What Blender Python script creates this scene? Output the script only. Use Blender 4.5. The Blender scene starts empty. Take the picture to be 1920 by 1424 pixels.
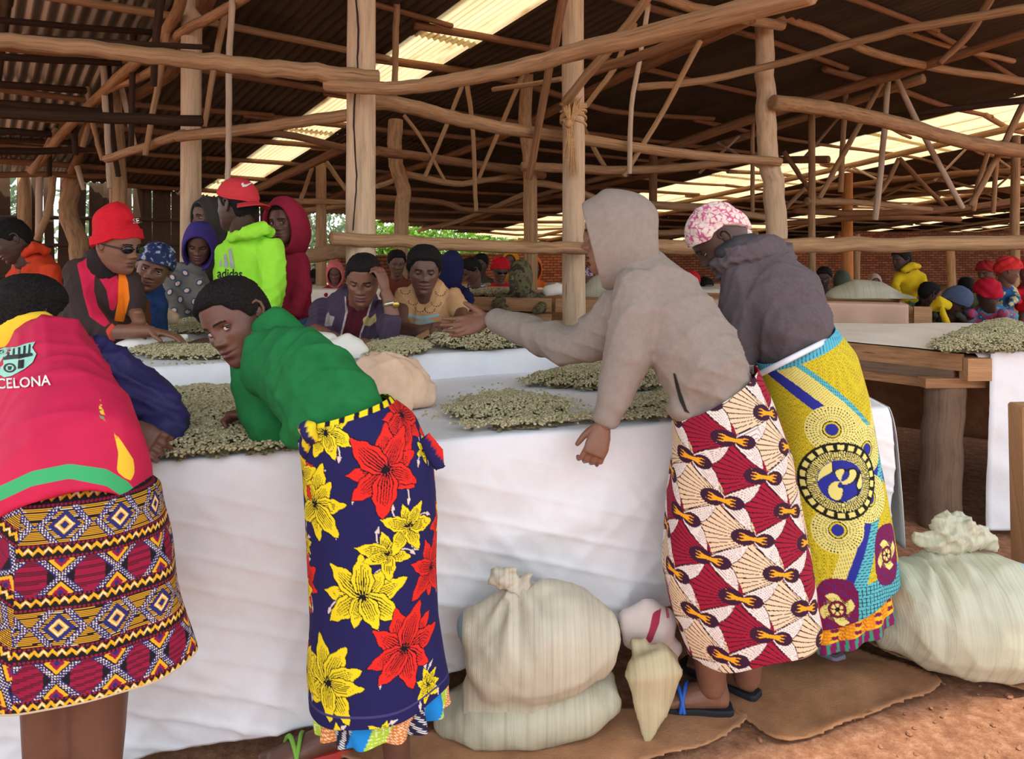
import bpy, bmesh, math, random
import numpy as np
from mathutils import Vector, Matrix, noise as mnoise
from mathutils.bvhtree import BVHTree

random.seed(7)
np.random.seed(7)
sc = bpy.context.scene
COL = sc.collection

# ------------------------------------------------------------------ camera
F, CX, HY, H = 1300.0, 960.0, 465.0, 1.33          # focal length in pixels, principal column, horizon row, eye height
cam_d = bpy.data.cameras.new('camera')
cam = bpy.data.objects.new('camera', cam_d)
COL.objects.link(cam)
cam.location = (0, 0, H)
cam.rotation_euler = (math.radians(90), 0, 0)
cam_d.sensor_width = 36.0
cam_d.lens = F / 1920.0 * 36.0
cam_d.shift_y = -(712.0 - HY) / 1920.0
cam_d.clip_start = 0.05
cam_d.clip_end = 400
sc.camera = cam

# ------------------------------------------------------------------ sky, sun, exposure
w = bpy.data.worlds.new('world')
sc.world = w
w.use_nodes = True
bg = w.node_tree.nodes['Background']
bg.inputs['Color'].default_value = (0.86, 0.93, 1.0, 1)
bg.inputs['Strength'].default_value = 2.35
sun_d = bpy.data.lights.new('sun', 'SUN')
sun_d.energy = 6.5
sun_d.color = (1.0, 0.93, 0.82)
sun_d.angle = math.radians(1.2)
sun = bpy.data.objects.new('sun', sun_d)
COL.objects.link(sun)
SUN_DIR = Vector((-0.15, 0.42, -1.0)).normalized()  # direction the light travels
sun.rotation_euler = SUN_DIR.to_track_quat('-Z', 'Y').to_euler()
sc.view_settings.view_transform = 'Standard'
sc.view_settings.look = 'None'
sc.view_settings.gamma = 1.0
sc.view_settings.use_curve_mapping = False
sc.view_settings.exposure = 0.0
sc.cycles.max_bounces = 6
sc.cycles.diffuse_bounces = 3
sc.cycles.glossy_bounces = 2
sc.cycles.transmission_bounces = 3
sc.cycles.transparent_max_bounces = 6
sc.cycles.use_adaptive_sampling = True
sc.cycles.adaptive_threshold = 0.025
sc.cycles.caustics_reflective = False
sc.cycles.caustics_refractive = False

# ------------------------------------------------------------------ helpers
def P(px, py, Y):
    """a point of the place from where it shows in the frame and how far away it stands"""
    return Vector(((px - CX) * Y / F, Y, H - (py - HY) * Y / F))

def G(px, py, z=0.0):
    """a point at height z"""
    Y = (H - z) * F / (py - HY)
    return Vector(((px - CX) * Y / F, Y, z))

def lin(c):
    c = c / 255.0
    return c / 12.92 if c <= 0.04045 else ((c + 0.055) / 1.055) ** 2.4

def rgb(r, g, b):
    return (lin(r), lin(g), lin(b))

class NT:
    def __init__(s, name):
        s.m = bpy.data.materials.new(name)
        s.m.use_nodes = True
        s.t = s.m.node_tree
        s.b = s.t.nodes['Principled BSDF']
        s.out = s.t.nodes['Material Output']
    def n(s, typ, **kw):
        nd = s.t.nodes.new(typ)
        for k, v in kw.items():
            setattr(nd, k, v)
        return nd
    def l(s, a, b):
        s.t.links.new(a, b)
    def coord(s, which='Object', scale=(1, 1, 1)):
        tc = s.n('ShaderNodeTexCoord')
        mp = s.n('ShaderNodeMapping')
        mp.inputs['Scale'].default_value = scale
        s.l(tc.outputs[which], mp.inputs['Vector'])
        return mp.outputs['Vector']
    def noise(s, vec, scale, detail=4, rough=0.55):
        nd = s.n('ShaderNodeTexNoise')
        nd.inputs['Scale'].default_value = scale
        nd.inputs['Detail'].default_value = detail
        nd.inputs['Roughness'].default_value = rough
        s.l(vec, nd.inputs['Vector'])
        return nd.outputs['Fac']
    def ridged(s, vec, scale, detail=3):
        nd = s.n('ShaderNodeTexNoise', noise_type='RIDGED_MULTIFRACTAL')
        nd.inputs['Scale'].default_value = scale
        nd.inputs['Detail'].default_value = detail
        s.l(vec, nd.inputs['Vector'])
        return nd.outputs['Fac']
    def ramp(s, fac, stops):
        r = s.n('ShaderNodeValToRGB')
        e = r.color_ramp.elements
        while len(e) < len(stops):
            e.new(0.5)
        for i, (p, c) in enumerate(stops):
            e[i].position = p
            e[i].color = (*c, 1)
        s.l(fac, r.inputs['Fac'])
        return r.outputs['Color']
    def bump(s, h, strength=0.3, dist=0.01, normal=None):
        b = s.n('ShaderNodeBump')
        b.inputs['Strength'].default_value = strength
        b.inputs['Distance'].default_value = dist
        s.l(h, b.inputs['Height'])
        if normal is not None:
            s.l(normal, b.inputs['Normal'])
        return b.outputs['Normal']

def mul(c, k):
    return tuple(min(1.0, x * k) for x in c)

_mats = {}
def cloth(name, c, var=0.12, scale=14, bump=0.25, bscale=420, rough=0.9, wr=0.0, which='Object'):
    """woven cloth: slight mottling, fine weave relief, optional crumple relief"""
    if name in _mats:
        return _mats[name]
    t = NT(name)
    v = t.coord(which)
    f = t.noise(v, scale, 3)
    t.l(t.ramp(f, [(0.3, mul(c, 1 - var)), (0.7, mul(c, 1 + var))]), t.b.inputs['Base Color'])
    nb = t.bump(t.noise(v, bscale, 2), bump, 0.002)
    if wr > 0:
        nb = t.bump(t.noise(v, 9, 3, 0.5), wr, 0.03, nb)
    t.l(nb, t.b.inputs['Normal'])
    t.b.inputs['Roughness'].default_value = rough
    t.b.inputs['Specular IOR Level'].default_value = 0.25
    _mats[name] = t.m
    return t.m

def plain(name, c, rough=0.6, metal=0.0, spec=0.4):
    if name in _mats:
        return _mats[name]
    t = NT(name)
    v = t.coord()
    t.l(t.ramp(t.noise(v, 30, 3), [(0.3, mul(c, 0.93)), (0.7, mul(c, 1.06))]), t.b.inputs['Base Color'])
    t.b.inputs['Roughness'].default_value = rough
    t.b.inputs['Metallic'].default_value = metal
    t.b.inputs['Specular IOR Level'].default_value = spec
    _mats[name] = t.m
    return t.m

def wood(name, c, dark=0.45, rough=0.8, around=5.0, along=1.2, cracks=0.5, orange=None):
    """barked-off round wood: long streaks and knots that follow the log (uv = around, along)"""
    if name in _mats:
        return _mats[name]
    t = NT(name)
    v = t.coord('UV', (around, along, 1))
    f1 = t.noise(v, 3.0, 6, 0.65)
    v2 = t.coord('UV', (around * 5, along * 0.35, 1))
    f2 = t.noise(v2, 4.0, 5, 0.6)
    c2 = orange or mul(c, 1.15)
    base = t.ramp(f1, [(0.25, mul(c, dark)), (0.5, c), (0.78, c2)])
    streak = t.ramp(f2, [(0.30, (0.45, 0.40, 0.36)), (0.46, (1, 1, 1))])
    mx = t.n('ShaderNodeMixRGB', blend_type='MULTIPLY')
    mx.inputs['Fac'].default_value = cracks
    t.l(base, mx.inputs['Color1'])
    t.l(streak, mx.inputs['Color2'])
    kn = t.n('ShaderNodeTexVoronoi')
    kn.inputs['Scale'].default_value = 1.7
    t.l(v, kn.inputs['Vector'])
    kr = t.ramp(kn.outputs['Distance'], [(0.04, (0.35, 0.28, 0.22)), (0.13, (1, 1, 1))])
    mx2 = t.n('ShaderNodeMixRGB', blend_type='MULTIPLY')
    mx2.inputs['Fac'].default_value = 0.8
    t.l(mx.outputs['Color'], mx2.inputs['Color1'])
    t.l(kr, mx2.inputs['Color2'])
    t.l(mx2.outputs['Color'], t.b.inputs['Base Color'])
    t.l(t.bump(f2, 0.5, 0.01), t.b.inputs['Normal'])
    t.b.inputs['Roughness'].default_value = rough
    t.b.inputs['Specular IOR Level'].default_value = 0.2
    _mats[name] = t.m
    return t.m

def tag(o, label=None, cat=None, group=None, kind=None):
    if label: o['label'] = label
    if cat: o['category'] = cat
    if group: o['group'] = group
    if kind: o['kind'] = kind
    return o

def empty(name, loc=(0, 0, 0)):
    o = bpy.data.objects.new(name, None)
    o.location = loc
    o.empty_display_size = 0.1
    COL.objects.link(o)
    return o

def link_mesh(name, me, parent=None, loc=None):
    o = bpy.data.objects.new(name, me)
    COL.objects.link(o)
    if parent is not None:
        o.parent = parent
    if loc is not None:
        o.location = loc
    return o

class MB:
    """collects lofts, ellipsoids, boxes and grids into one mesh"""
    def __init__(s):
        s.v, s.f, s.m, s.uv = [], [], [], []
        s.n = 0
    def add(s, verts, faces, mi=0, uv=None):
        verts = np.asarray(verts, dtype=float).reshape(-1, 3)
        off = s.n
        s.v.append(verts)
        s.uv.append(np.asarray(uv, float) if uv is not None else np.zeros((len(verts), 2)))
        for i, f in enumerate(faces):
            s.f.append(tuple(int(k) + off for k in f))
            s.m.append(mi if not hasattr(mi, '__len__') else int(mi[i]))
        s.n += len(verts)
    def rings(s, rings, caps=(True, True), mi=0, vlen=None, closed=True):
        """rings: list of (n,3) arrays"""
        n = len(rings[0])
        V = np.concatenate([np.asarray(r) for r in rings])
        fs = []
        m = n if closed else n - 1
        for i in range(len(rings) - 1):
            for j in range(m):
                a, b = i * n + j, i * n + (j + 1) % n
                fs.append((a, b, b + n, a + n))
        if caps[0]:
            fs.append(tuple(range(n))[::-1])
        if caps[1]:
            fs.append(tuple(range((len(rings) - 1) * n, len(rings) * n)))
        if vlen is None:
            cs = [np.mean(r, axis=0) for r in rings]
            vlen = np.concatenate([[0], np.cumsum([np.linalg.norm(cs[i + 1] - cs[i]) for i in range(len(cs) - 1)])])
        uv = np.array([[j / n, vlen[i]] for i in range(len(rings)) for j in range(n)])
        s.add(V, fs, mi, uv)
    def tube(s, pts, n=12, mi=0, ref=(0, 1, 0), round_ends=True):
        """pts: list of (Vector, r_side, r_depth); r_side is measured across the sight line, r_depth along it"""
        C = [np.array(p[0]) for p in pts]
        R1 = [p[1] for p in pts]
        R2 = [p[2] if len(p) > 2 else p[1] for p in pts]
        rs = []
        k = len(C)
        ang = np.linspace(0, 2 * math.pi, n, endpoint=False)
        refv = np.array(ref, float)
        def frame(t):
            t = t / (np.linalg.norm(t) + 1e-9)
            a = np.cross(t, refv)
            if np.linalg.norm(a) < 1e-3:
                a = np.cross(t, np.array((1.0, 0, 0)))
            a /= np.linalg.norm(a)
            b = np.cross(t, a)
            return t, a, b
        for i in range(k):
            t = C[min(i + 1, k - 1)] - C[max(i - 1, 0)]
            t, a, b = frame(t)
            if round_ends and i == 0:
                for q in (0.35, 0.75):
                    kk = math.sqrt(1 - (1 - q) ** 2)
                    rs.append(C[0] - t * min(R1[0], R2[0]) * 0.8 * (1 - q) + np.outer(np.cos(ang) * R1[0] * kk, a) + np.outer(np.sin(ang) * R2[0] * kk, b))
            rs.append(C[i] + np.outer(np.cos(ang) * R1[i], a) + np.outer(np.sin(ang) * R2[i], b))
            if round_ends and i == k - 1:
                for q in (0.75, 0.35):
                    kk = math.sqrt(1 - (1 - q) ** 2)
                    rs.append(C[i] + t * min(R1[i], R2[i]) * 0.8 * (1 - q) + np.outer(np.cos(ang) * R1[i] * kk, a) + np.outer(np.sin(ang) * R2[i] * kk, b))
        s.rings(rs, (True, True), mi)
    def ball(s, c, r, M=None, nu=20, nv=14, mi=0):
        th = np.linspace(0, math.pi, nv + 1)
        ph = np.linspace(0, 2 * math.pi, nu, endpoint=False)
        rs = []
        for t in th[1:-1]:
            p = np.stack([np.sin(t) * np.cos(ph) * r[0], np.sin(t) * np.sin(ph) * r[1], np.full(nu, np.cos(t) * r[2])], 1)
            if M is not None:
                p = p @ np.array(M.to_3x3()).T
            rs.append(p + np.array(c))
        s.rings(rs, (True, True), mi)
    def box(s, c, size, M=None, mi=0, bev=0.0):
        x, y, z = size[0] / 2, size[1] / 2, size[2] / 2
        v = np.array([(i * x, j * y, k * z) for k in (-1, 1) for j in (-1, 1) for i in (-1, 1)], float)
        if M is not None:
            v = v @ np.array(M.to_3x3()).T
        s.add(v + np.array(c), [(0, 2, 3, 1), (4, 5, 7, 6), (0, 1, 5, 4), (2, 6, 7, 3), (0, 4, 6, 2), (1, 3, 7, 5)], mi,
              [(0, 0), (0, size[0]), (.3, 0), (.3, size[0]), (.5, 0), (.5, size[0]), (.8, 0), (.8, size[0])])
    def grid(s, A, mi=0, uv=None, closed=False):
        """A: (rows, cols, 3)"""
        r, c = A.shape[:2]
        fs = []
        for i in range(r - 1):
            for j in range(c if closed else c - 1):
                a, b = i * c + j, i * c + (j + 1) % c
                fs.append((a, b, b + c, a + c))
        s.add(A.reshape(-1, 3), fs, mi, None if uv is None else uv.reshape(-1, 2))
    def arrays(s):
        return np.concatenate(s.v), s.f
    def mesh(s, name, mats, base=(0, 0, 0), smooth=True):
        V = np.concatenate(s.v) - np.array(base)
        me = bpy.data.meshes.new(name)
        me.from_pydata(V.tolist(), [], s.f)
        for m in (mats if isinstance(mats, (list, tuple)) else [mats]):
            me.materials.append(m)
        me.polygons.foreach_set('material_index', s.m)
        if smooth:
            me.polygons.foreach_set('use_smooth', [True] * len(s.f))
        uvl = me.uv_layers.new(name='UVMap')
        UV = np.concatenate(s.uv)
        li = np.zeros(len(me.loops), dtype=np.int32)
        me.loops.foreach_get('vertex_index', li)
        u = UV[li].copy()
        # close the seam of wrapped uvs
        ls = np.zeros(len(me.polygons), dtype=np.int32); lt = ls.copy()
        me.polygons.foreach_get('loop_start', ls); me.polygons.foreach_get('loop_total', lt)
        q = lt == 4
        if q.any():
            idx = ls[q][:, None] + np.arange(4)
            uu = u[idx, 0]
            hi = (uu.max(1) - uu.min(1) > 0.5) & (uu.max(1) < 1.0001)
            fix = uu[hi]
            fix[fix < 0.5] += 1.0
            uu[hi] = fix
            u[idx.ravel(), 0] = uu.ravel()
        uvl.data.foreach_set('uv', u.astype(np.float32).ravel())
        me.update()
        return me
    def build(s, name, mats, parent=None, base=None, smooth=True):
        b = tuple(base_of(parent)) if (parent is not None and base is None) else (base or (0, 0, 0))
        me = s.mesh(name, mats, b, smooth)
        o = link_mesh(name, me, parent)
        if parent is None and base is not None:
            o.location = base
        return o

def base_of(o):
    """world position of an object's origin (parents are never rotated or scaled here)"""
    v = Vector((0, 0, 0))
    while o is not None:
        v += o.location
        o = o.parent
    return v

def remesh(mb, voxel, smooth=4, fac=0.6):
    """one continuous skin around overlapping lofts"""
    V, Fs = mb.arrays()
    me = bpy.data.meshes.new('tmp')
    me.from_pydata(V.tolist(), [], Fs)
    bm = bmesh.new(); bm.from_mesh(me)
    bmesh.ops.recalc_face_normals(bm, faces=bm.faces)
    bm.to_mesh(me); bm.free()
    o = bpy.data.objects.new('tmp', me)
    COL.objects.link(o)
    r = o.modifiers.new('r', 'REMESH')
    r.mode = 'VOXEL'
    r.voxel_size = voxel
    if smooth:
        sm = o.modifiers.new('s', 'SMOOTH')
        sm.iterations = smooth
        sm.factor = fac
    dg = bpy.context.evaluated_depsgraph_get()
    ev = o.evaluated_get(dg)
    m2 = ev.to_mesh()
    n = len(m2.vertices)
    co = np.zeros(n * 3); m2.vertices.foreach_get('co', co)
    no = np.zeros(n * 3); m2.vertices.foreach_get('normal', no)
    k = len(m2.loops)
    li = np.zeros(k, dtype=np.int32); m2.loops.foreach_get('vertex_index', li)
    ls = np.zeros(len(m2.polygons), dtype=np.int32); m2.polygons.foreach_get('loop_start', ls)
    lt = np.zeros(len(m2.polygons), dtype=np.int32); m2.polygons.foreach_get('loop_total', lt)
    fs = [tuple(li[a:a + b].tolist()) for a, b in zip(ls.tolist(), lt.tolist())]
    ev.to_mesh_clear()
    bpy.data.objects.remove(o)
    bpy.data.meshes.remove(me)
    return co.reshape(-1, 3), no.reshape(-1, 3), fs

_rng = np.random.RandomState(3)
def wrinkle(V, seed, k, amp, stretch=(1, 1, 1), warp=1.2):
    """smooth fold field: warped sums of plane waves"""
    r = np.random.RandomState(seed)
    S = V * np.array(stretch)
    out = np.zeros(len(V))
    for i in range(4):
        d = r.normal(size=3); d /= np.linalg.norm(d)
        e = r.normal(size=3); e /= np.linalg.norm(e)
        kk = k * (0.7 + 0.8 * r.rand())
        ph = S @ d * kk + r.rand() * 6.28 + warp * np.sin(S @ e * kk * 0.55 + r.rand() * 6.28)
        out += np.sin(ph) ** 3 if i % 2 else np.sin(ph)
    return out * amp / 2.2

def folds(V, seed, amp, k=48):
    """cloth creases: broad rolls with sharper ridges on them"""
    a = wrinkle(V, seed, k * .45, 1.0, warp=1.6)
    r = np.random.RandomState(seed + 50)
    out = .55 * a
    for i in range(5):
        d = r.normal(size=3); d /= np.linalg.norm(d)
        e = r.normal(size=3); e /= np.linalg.norm(e)
        kk = k * (.6 + .9 * r.rand())
        ph = V @ d * kk + 6 * r.rand() + 1.5 * np.sin(V @ e * kk * .4 + 6 * r.rand())
        gate = np.clip(.5 + np.sin(V @ r.normal(size=3) * 9 + 6 * r.rand()) * .9, 0, 1)
        out += gate * ((1 - np.abs(np.sin(ph))) ** 2 - .3) * .8
    return out * amp

def catmull(pts, per=6):
    p = [np.array(x, float) for x in pts]
    if len(p) == 2:
        return [p[0] + (p[1] - p[0]) * t for t in np.linspace(0, 1, per + 1)]
    q = [2 * p[0] - p[1]] + p + [2 * p[-1] - p[-2]]
    out = []
    for i in range(1, len(q) - 2):
        for t in np.linspace(0, 1, per, endpoint=False):
            a, b, c, d = q[i - 1], q[i], q[i + 1], q[i + 2]
            out.append(0.5 * ((2 * b) + (-a + c) * t + (2 * a - 5 * b + 4 * c - d) * t * t + (-a + 3 * b - 3 * c + d) * t ** 3))
    out.append(p[-1])
    return out

def log_mb(pts, r0, r1, n=10, wob=0.15, seed=0, per=7):
    r = np.random.RandomState(seed)
    C = catmull(pts, per)
    k = len(C)
    L = np.linalg.norm(C[-1] - C[0])
    rr = np.linspace(r0, r1, k) * (1 + wob * 0.5 * (r.rand(k) - 0.5))
    off = r.normal(size=(k, 3)) * (r0 + r1) * 0.5 * wob * 0.55
    off[0] *= 0.3; off[-1] *= 0.3
    mb = MB()
    ang = np.linspace(0, 2 * math.pi, n, endpoint=False)
    rings = []
    prof = 1 + 0.05 * np.sin(2 * ang + r.rand() * 6) + 0.03 * np.sin(3 * ang + r.rand() * 6)
    ref = np.array((0.31, 0.2, 0.93)) if abs((C[-1] - C[0])[2]) < 0.7 * L else np.array((0.9, 0.3, 0.1))
    for i in range(k):
        t = C[min(i + 1, k - 1)] - C[max(i - 1, 0)]
        t = t / np.linalg.norm(t)
        a = np.cross(t, ref); a /= np.linalg.norm(a)
        b = np.cross(t, a)
        q = rr[i] * prof
        rings.append(C[i] + off[i] + np.outer(np.cos(ang) * q, a) + np.outer(np.sin(ang) * q, b))
    # bevelled ends
    for e, i in ((0, 0), (1, -1)):
        c = rings[i].mean(0)
        t = (C[1] - C[0]) if e == 0 else (C[-2] - C[-1])
        t = t / np.linalg.norm(t)
        cap = c + (rings[i] - c) * 0.86 - t * 0.006
        if e == 0: rings.insert(0, cap)
        else: rings.append(cap)
    vl = np.linspace(0, L, len(rings)) + r.rand() * 10
    mb.rings(rings, (True, True), 0, vl)
    return mb
_seed = [100]
def log(name, pts, r0, r1, m, parent=None, **kw):
    _seed[0] += 1
    b = kw.pop('base', None)
    mb = log_mb(pts, r0, r1, seed=_seed[0], **kw)
    if parent is None:
        return mb.build(name, m, None, base=tuple(pts[0]) if b is None else b)
    return mb.build(name, m, parent, base=tuple(base_of(parent)))

# ------------------------------------------------------------------ the shed: ground, roof, walls
W_POST = wood('wood_post', rgb(204, 174, 142), 0.62, orange=rgb(220, 190, 156), cracks=0.45)
W_LOG = wood('wood_log', rgb(168, 130, 94), 0.42, orange=rgb(196, 158, 118), cracks=0.7)
W_RED = wood('wood_reddish', rgb(138, 98, 68), 0.42, orange=rgb(170, 122, 84), cracks=0.7)
W_DARK = wood('wood_dark', rgb(62, 44, 32), 0.5, orange=rgb(92, 62, 42))  # darker brown wood for some of the roof poles
W_PALE = wood('wood_pale', rgb(196, 172, 148), 0.6)
W_PLANK = wood('wood_plank', rgb(184, 138, 98), 0.6, around=2.0, along=1.0, orange=rgb(204, 160, 118), cracks=0.3)
W_OLD = wood('wood_old_plank', rgb(120, 96, 78), 0.5, around=2.0, along=1.5, cracks=0.7)
W_WALL = wood('wood_wall_plank', rgb(86, 66, 50), 0.5, around=2.0, along=0.6)

U2, V2 = np.array((0.784, 0.621)), np.array((-0.621, 0.784))   # along the purlins, down the roof slope
def rz(x, y):
    return 3.98 - 0.134 * (x * V2[0] + y * V2[1])
def RP(a, s, drop=0.0):
    x, y = a * U2 + s * V2
    return np.array((x, y, rz(x, y) - drop))
def eave(a):
    return 12.16 + (a - 1.72) * 0.4255
def front(a):
    return max(-1.1, -0.47 - 0.421 * (a - 0.536))

# ground
t = NT('dirt')
v = t.coord()
f1 = t.noise(v, 0.9, 5)
f2 = t.noise(v, 26, 8, 0.72)
c1 = t.ramp(f2, [(0.28, rgb(126, 84, 62)), (0.5, rgb(164, 116, 88)), (0.72, rgb(198, 152, 122))])
c2 = t.ramp(f1, [(0.35, (0.78, 0.74, 0.72)), (0.65, (1, 1, 1))])
mx = t.n('ShaderNodeMixRGB', blend_type='MULTIPLY'); mx.inputs['Fac'].default_value = 0.8
t.l(c1, mx.inputs['Color1']); t.l(c2, mx.inputs['Color2'])
t.l(mx.outputs['Color'], t.b.inputs['Base Color'])
t.l(t.bump(f2, 0.8, 0.02), t.b.inputs['Normal'])
t.b.inputs['Roughness'].default_value = 0.97
t.b.inputs['Specular IOR Level'].default_value = 0.1
M_DIRT = t.m
mb = MB()
xs = np.concatenate([np.linspace(-60, -3, 12), np.linspace(-2.6, 4, 90), np.linspace(4.5, 70, 14)])
ys = np.concatenate([np.linspace(-40, 0.5, 8), np.linspace(0.7, 4.4, 60), np.linspace(5, 90, 16)])
A = np.zeros((len(ys), len(xs), 3))
for i, y in enumerate(ys):
    for j, x in enumerate(xs):
        n1 = mnoise.noise(Vector((x * 1.3, y * 1.3, 0))) * 0.012 + mnoise.noise(Vector((x * 7, y * 7, 3))) * 0.005
        A[i, j] = (x, y, n1 - 0.012)
mb.grid(A)
floor = mb.build('floor', M_DIRT)
tag(floor, kind='structure')

# roof sheets
def roof_mat(name, c, hole=True, rough=0.75, metal=0.0):
    t = NT(name)
    v = t.coord('Object')
    f = t.noise(v, 1.1, 6, 0.6)
    t.l(t.ramp(f, [(0.3, mul(c, 0.55)), (0.55, c), (0.75, (c[0] * 1.5, c[1] * 1.25, c[2] * 1.05))]), t.b.inputs['Base Color'])
    t.b.inputs['Roughness'].default_value = rough
    t.b.inputs['Metallic'].default_value = metal
    t.b.inputs['Specular IOR Level'].default_value = 0.3
    if hole:                                   # pin holes that let the sky through
        vo = t.n('ShaderNodeTexVoronoi'); vo.inputs['Scale'].default_value = 1.6
        tc = t.n('ShaderNodeNewGeometry')
        mp = t.n('ShaderNodeMapping'); mp.inputs['Scale'].default_value = (1, 1, 0)
        t.l(tc.outputs['Position'], mp.inputs['Vector']); t.l(mp.outputs['Vector'], vo.inputs['Vector'])
        m1 = t.n('ShaderNodeMath', operation='LESS_THAN'); m1.inputs[1].default_value = 0.017
        t.l(vo.outputs['Distance'], m1.inputs[0])
        tr = t.n('ShaderNodeBsdfTransparent')
        ms = t.n('ShaderNodeMixShader')
        t.l(m1.outputs[0], ms.inputs[0]); t.l(t.b.outputs[0], ms.inputs[1]); t.l(tr.outputs[0], ms.inputs[2])
        t.l(ms.outputs[0], t.out.inputs['Surface'])
    return t.m
M_ROOF = roof_mat('roof_iron', rgb(80, 69, 58))
M_ZINC = roof_mat('roof_zinc', rgb(150, 150, 150), False, 0.35, 0.8)
t = NT('roof_translucent')
v = t.coord('Object')
cl0 = t.ramp(t.noise(v, 2.2, 5, 0.6), [(0.28, rgb(206, 160, 104)), (0.42, rgb(246, 234, 208)), (0.7, rgb(250, 242, 222))])
wv = t.n('ShaderNodeTexWave'); wv.bands_direction = 'X'; wv.inputs['Scale'].default_value = 10 / 1.04 / 2 * 0.6366; wv.inputs['Distortion'].default_value = 0.4
t.l(v, wv.inputs['Vector'])
rib_shade = t.ramp(wv.outputs['Fac'], [(0.1, (0.72, 0.66, 0.56)), (0.4, (1, 1, 1))])  # darker rib stripes in the colour stand in for the corrugation's shading
mxr = t.n('ShaderNodeMixRGB', blend_type='MULTIPLY'); mxr.inputs['Fac'].default_value = 0.8
t.l(cl0, mxr.inputs['Color1']); t.l(rib_shade, mxr.inputs['Color2'])
cl = mxr.outputs['Color']
trn = t.n('ShaderNodeBsdfTranslucent'); t.l(cl, trn.inputs['Color'])
t.l(cl, t.b.inputs['Base Color']); t.b.inputs['Roughness'].default_value = 0.6
ms = t.n('ShaderNodeMixShader'); ms.inputs[0].default_value = 0.66
t.l(t.b.outputs[0], ms.inputs[1]); t.l(trn.outputs[0], ms.inputs[2]); t.l(ms.outputs[0], t.out.inputs['Surface'])
M_SKYL = t.m

SKY_BANDS = [(3.17, 3.80, 1), (11.9, 15.3, 4), (21.4, 23.2, 2), (31.0, 32.2, 1), (38.5, 40.0, 1)]
cols = []
a = -2.6
for (b0, b1, k) in SKY_BANDS + [(48.0, 48.0, 0)]:
    n = max(1, round((b0 - a) / 0.98))
    for i in range(n):
        cols.append((a + (b0 - a) * i / n, a + (b0 - a) * (i + 1) / n, 'iron'))
    for i in range(k):
        cols.append((b0 + (b1 - b0) * i / k, b0 + (b1 - b0) * (i + 1) / k, 'light'))
    a = b1
ceiling = empty('ceiling')
tag(ceiling, kind='structure')
def sheet_mesh(name, m):
    mb = MB()
    nw = 10
    x = np.linspace(-0.52, 0.52, nw * 6 + 1)
    z = 0.016 * np.cos(x / 1.04 * 2 * math.pi * nw)
    A = np.zeros((2, len(x), 3))
    A[0, :, 0] = x; A[1, :, 0] = x; A[0, :, 2] = z; A[1, :, 2] = z
    A[0, :, 1] = 0; A[1, :, 1] = 1.0
    mb.grid(A)
    A2 = A[:, ::-1].copy(); A2[:, :, 2] += 0.0025
    mb.grid(A2)
    return mb.mesh(name, m)
SH = {'iron': sheet_mesh('roof_sheet', M_ROOF), 'light': sheet_mesh('skylight_sheet', M_SKYL), 'zinc': sheet_mesh('zinc_sheet', M_ZINC)}
pitch = math.atan(0.134)
for (a0, a1, kd) in cols:
    am = (a0 + a1) / 2
    s1, s0 = eave(am), front(am)
    L = 3.2 if am < 26 else 5.5
    s = s0
    if kd == 'iron' and 0.25 < am < 1.1: kd = 'zinc'
    k = 0
    while s < s1 - 0.01:
        e = min(s + L, s1)
        if k == 0:                              # first sheets are trimmed along the front edge
            mb = MB()
            aa = np.linspace(a0 - .02, a1 + .02, 41)
            zz = 0.016 * np.cos((aa - am) / (a1 - a0 + .04) * 2 * math.pi * 10)
            A = np.zeros((2, 41, 3))
            for j in range(41):
                A[0, j] = RP(aa[j], front(aa[j])) + np.array((0, 0, zz[j]))
                A[1, j] = RP(aa[j], e + .1) + np.array((0, 0, zz[j]))
            mb.grid(A)
            mb.build('skylight_sheet' if kd == 'light' else 'roof_sheet', M_SKYL if kd == 'light' else M_ROOF, ceiling)
            s = e; k += 1
            continue
        p = RP(am, s, 0.012 * (k % 2) + 0.002)
        o = link_mesh({'iron': 'roof_sheet', 'light': 'skylight_sheet', 'zinc': 'roof_sheet'}[kd], SH[kd], ceiling)
        ex = Vector((U2[0], U2[1], 0)); 
        ey = Vector((V2[0], V2[1], -0.134)).normalized()
        ez = ex.cross(ey)
        R = Matrix((ex, ey, ez)).transposed().to_4x4()
        o.matrix_basis = Matrix.Translation(Vector(p)) @ R @ Matrix.Diagonal(((a1 - a0) / 1.0, (e - s + 0.12) * math.sqrt(1 + 0.134 ** 2), 1, 1))
        s = e
        k += 1
# purlins under the sheets
r = np.random.RandomState(5)
s = -2.2
while s < 26:
    a_lo = max(-2.4, 1.72 + (s - 12.0) / 0.4255)
    a = a_lo + r.rand() * 1.0 if s < 12 else a_lo
    while a < 44:
        L = 4.2 + 1.5 * r.rand() if a < 20 else 8.0
        if front(a) < s and a + L > a_lo:
            rad = 0.03 + 0.016 * r.rand()
            p = [RP(a, s + 0.08 * r.randn(), 0.055 + 0.02 * r.rand()), RP(a + L * .35, s + 0.09 * r.randn(), 0.06 + 0.03 * r.rand()),
                 RP(a + L * .7, s + 0.09 * r.randn(), 0.06 + 0.03 * r.rand()), RP(a + L + .3, s + 0.07 * r.randn(), 0.055)]
            log('purlin', p, rad, rad * 0.8, W_RED if r.rand() < .7 else W_LOG, ceiling, n=7, per=3)
        a += L
    s += 1.02
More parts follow.
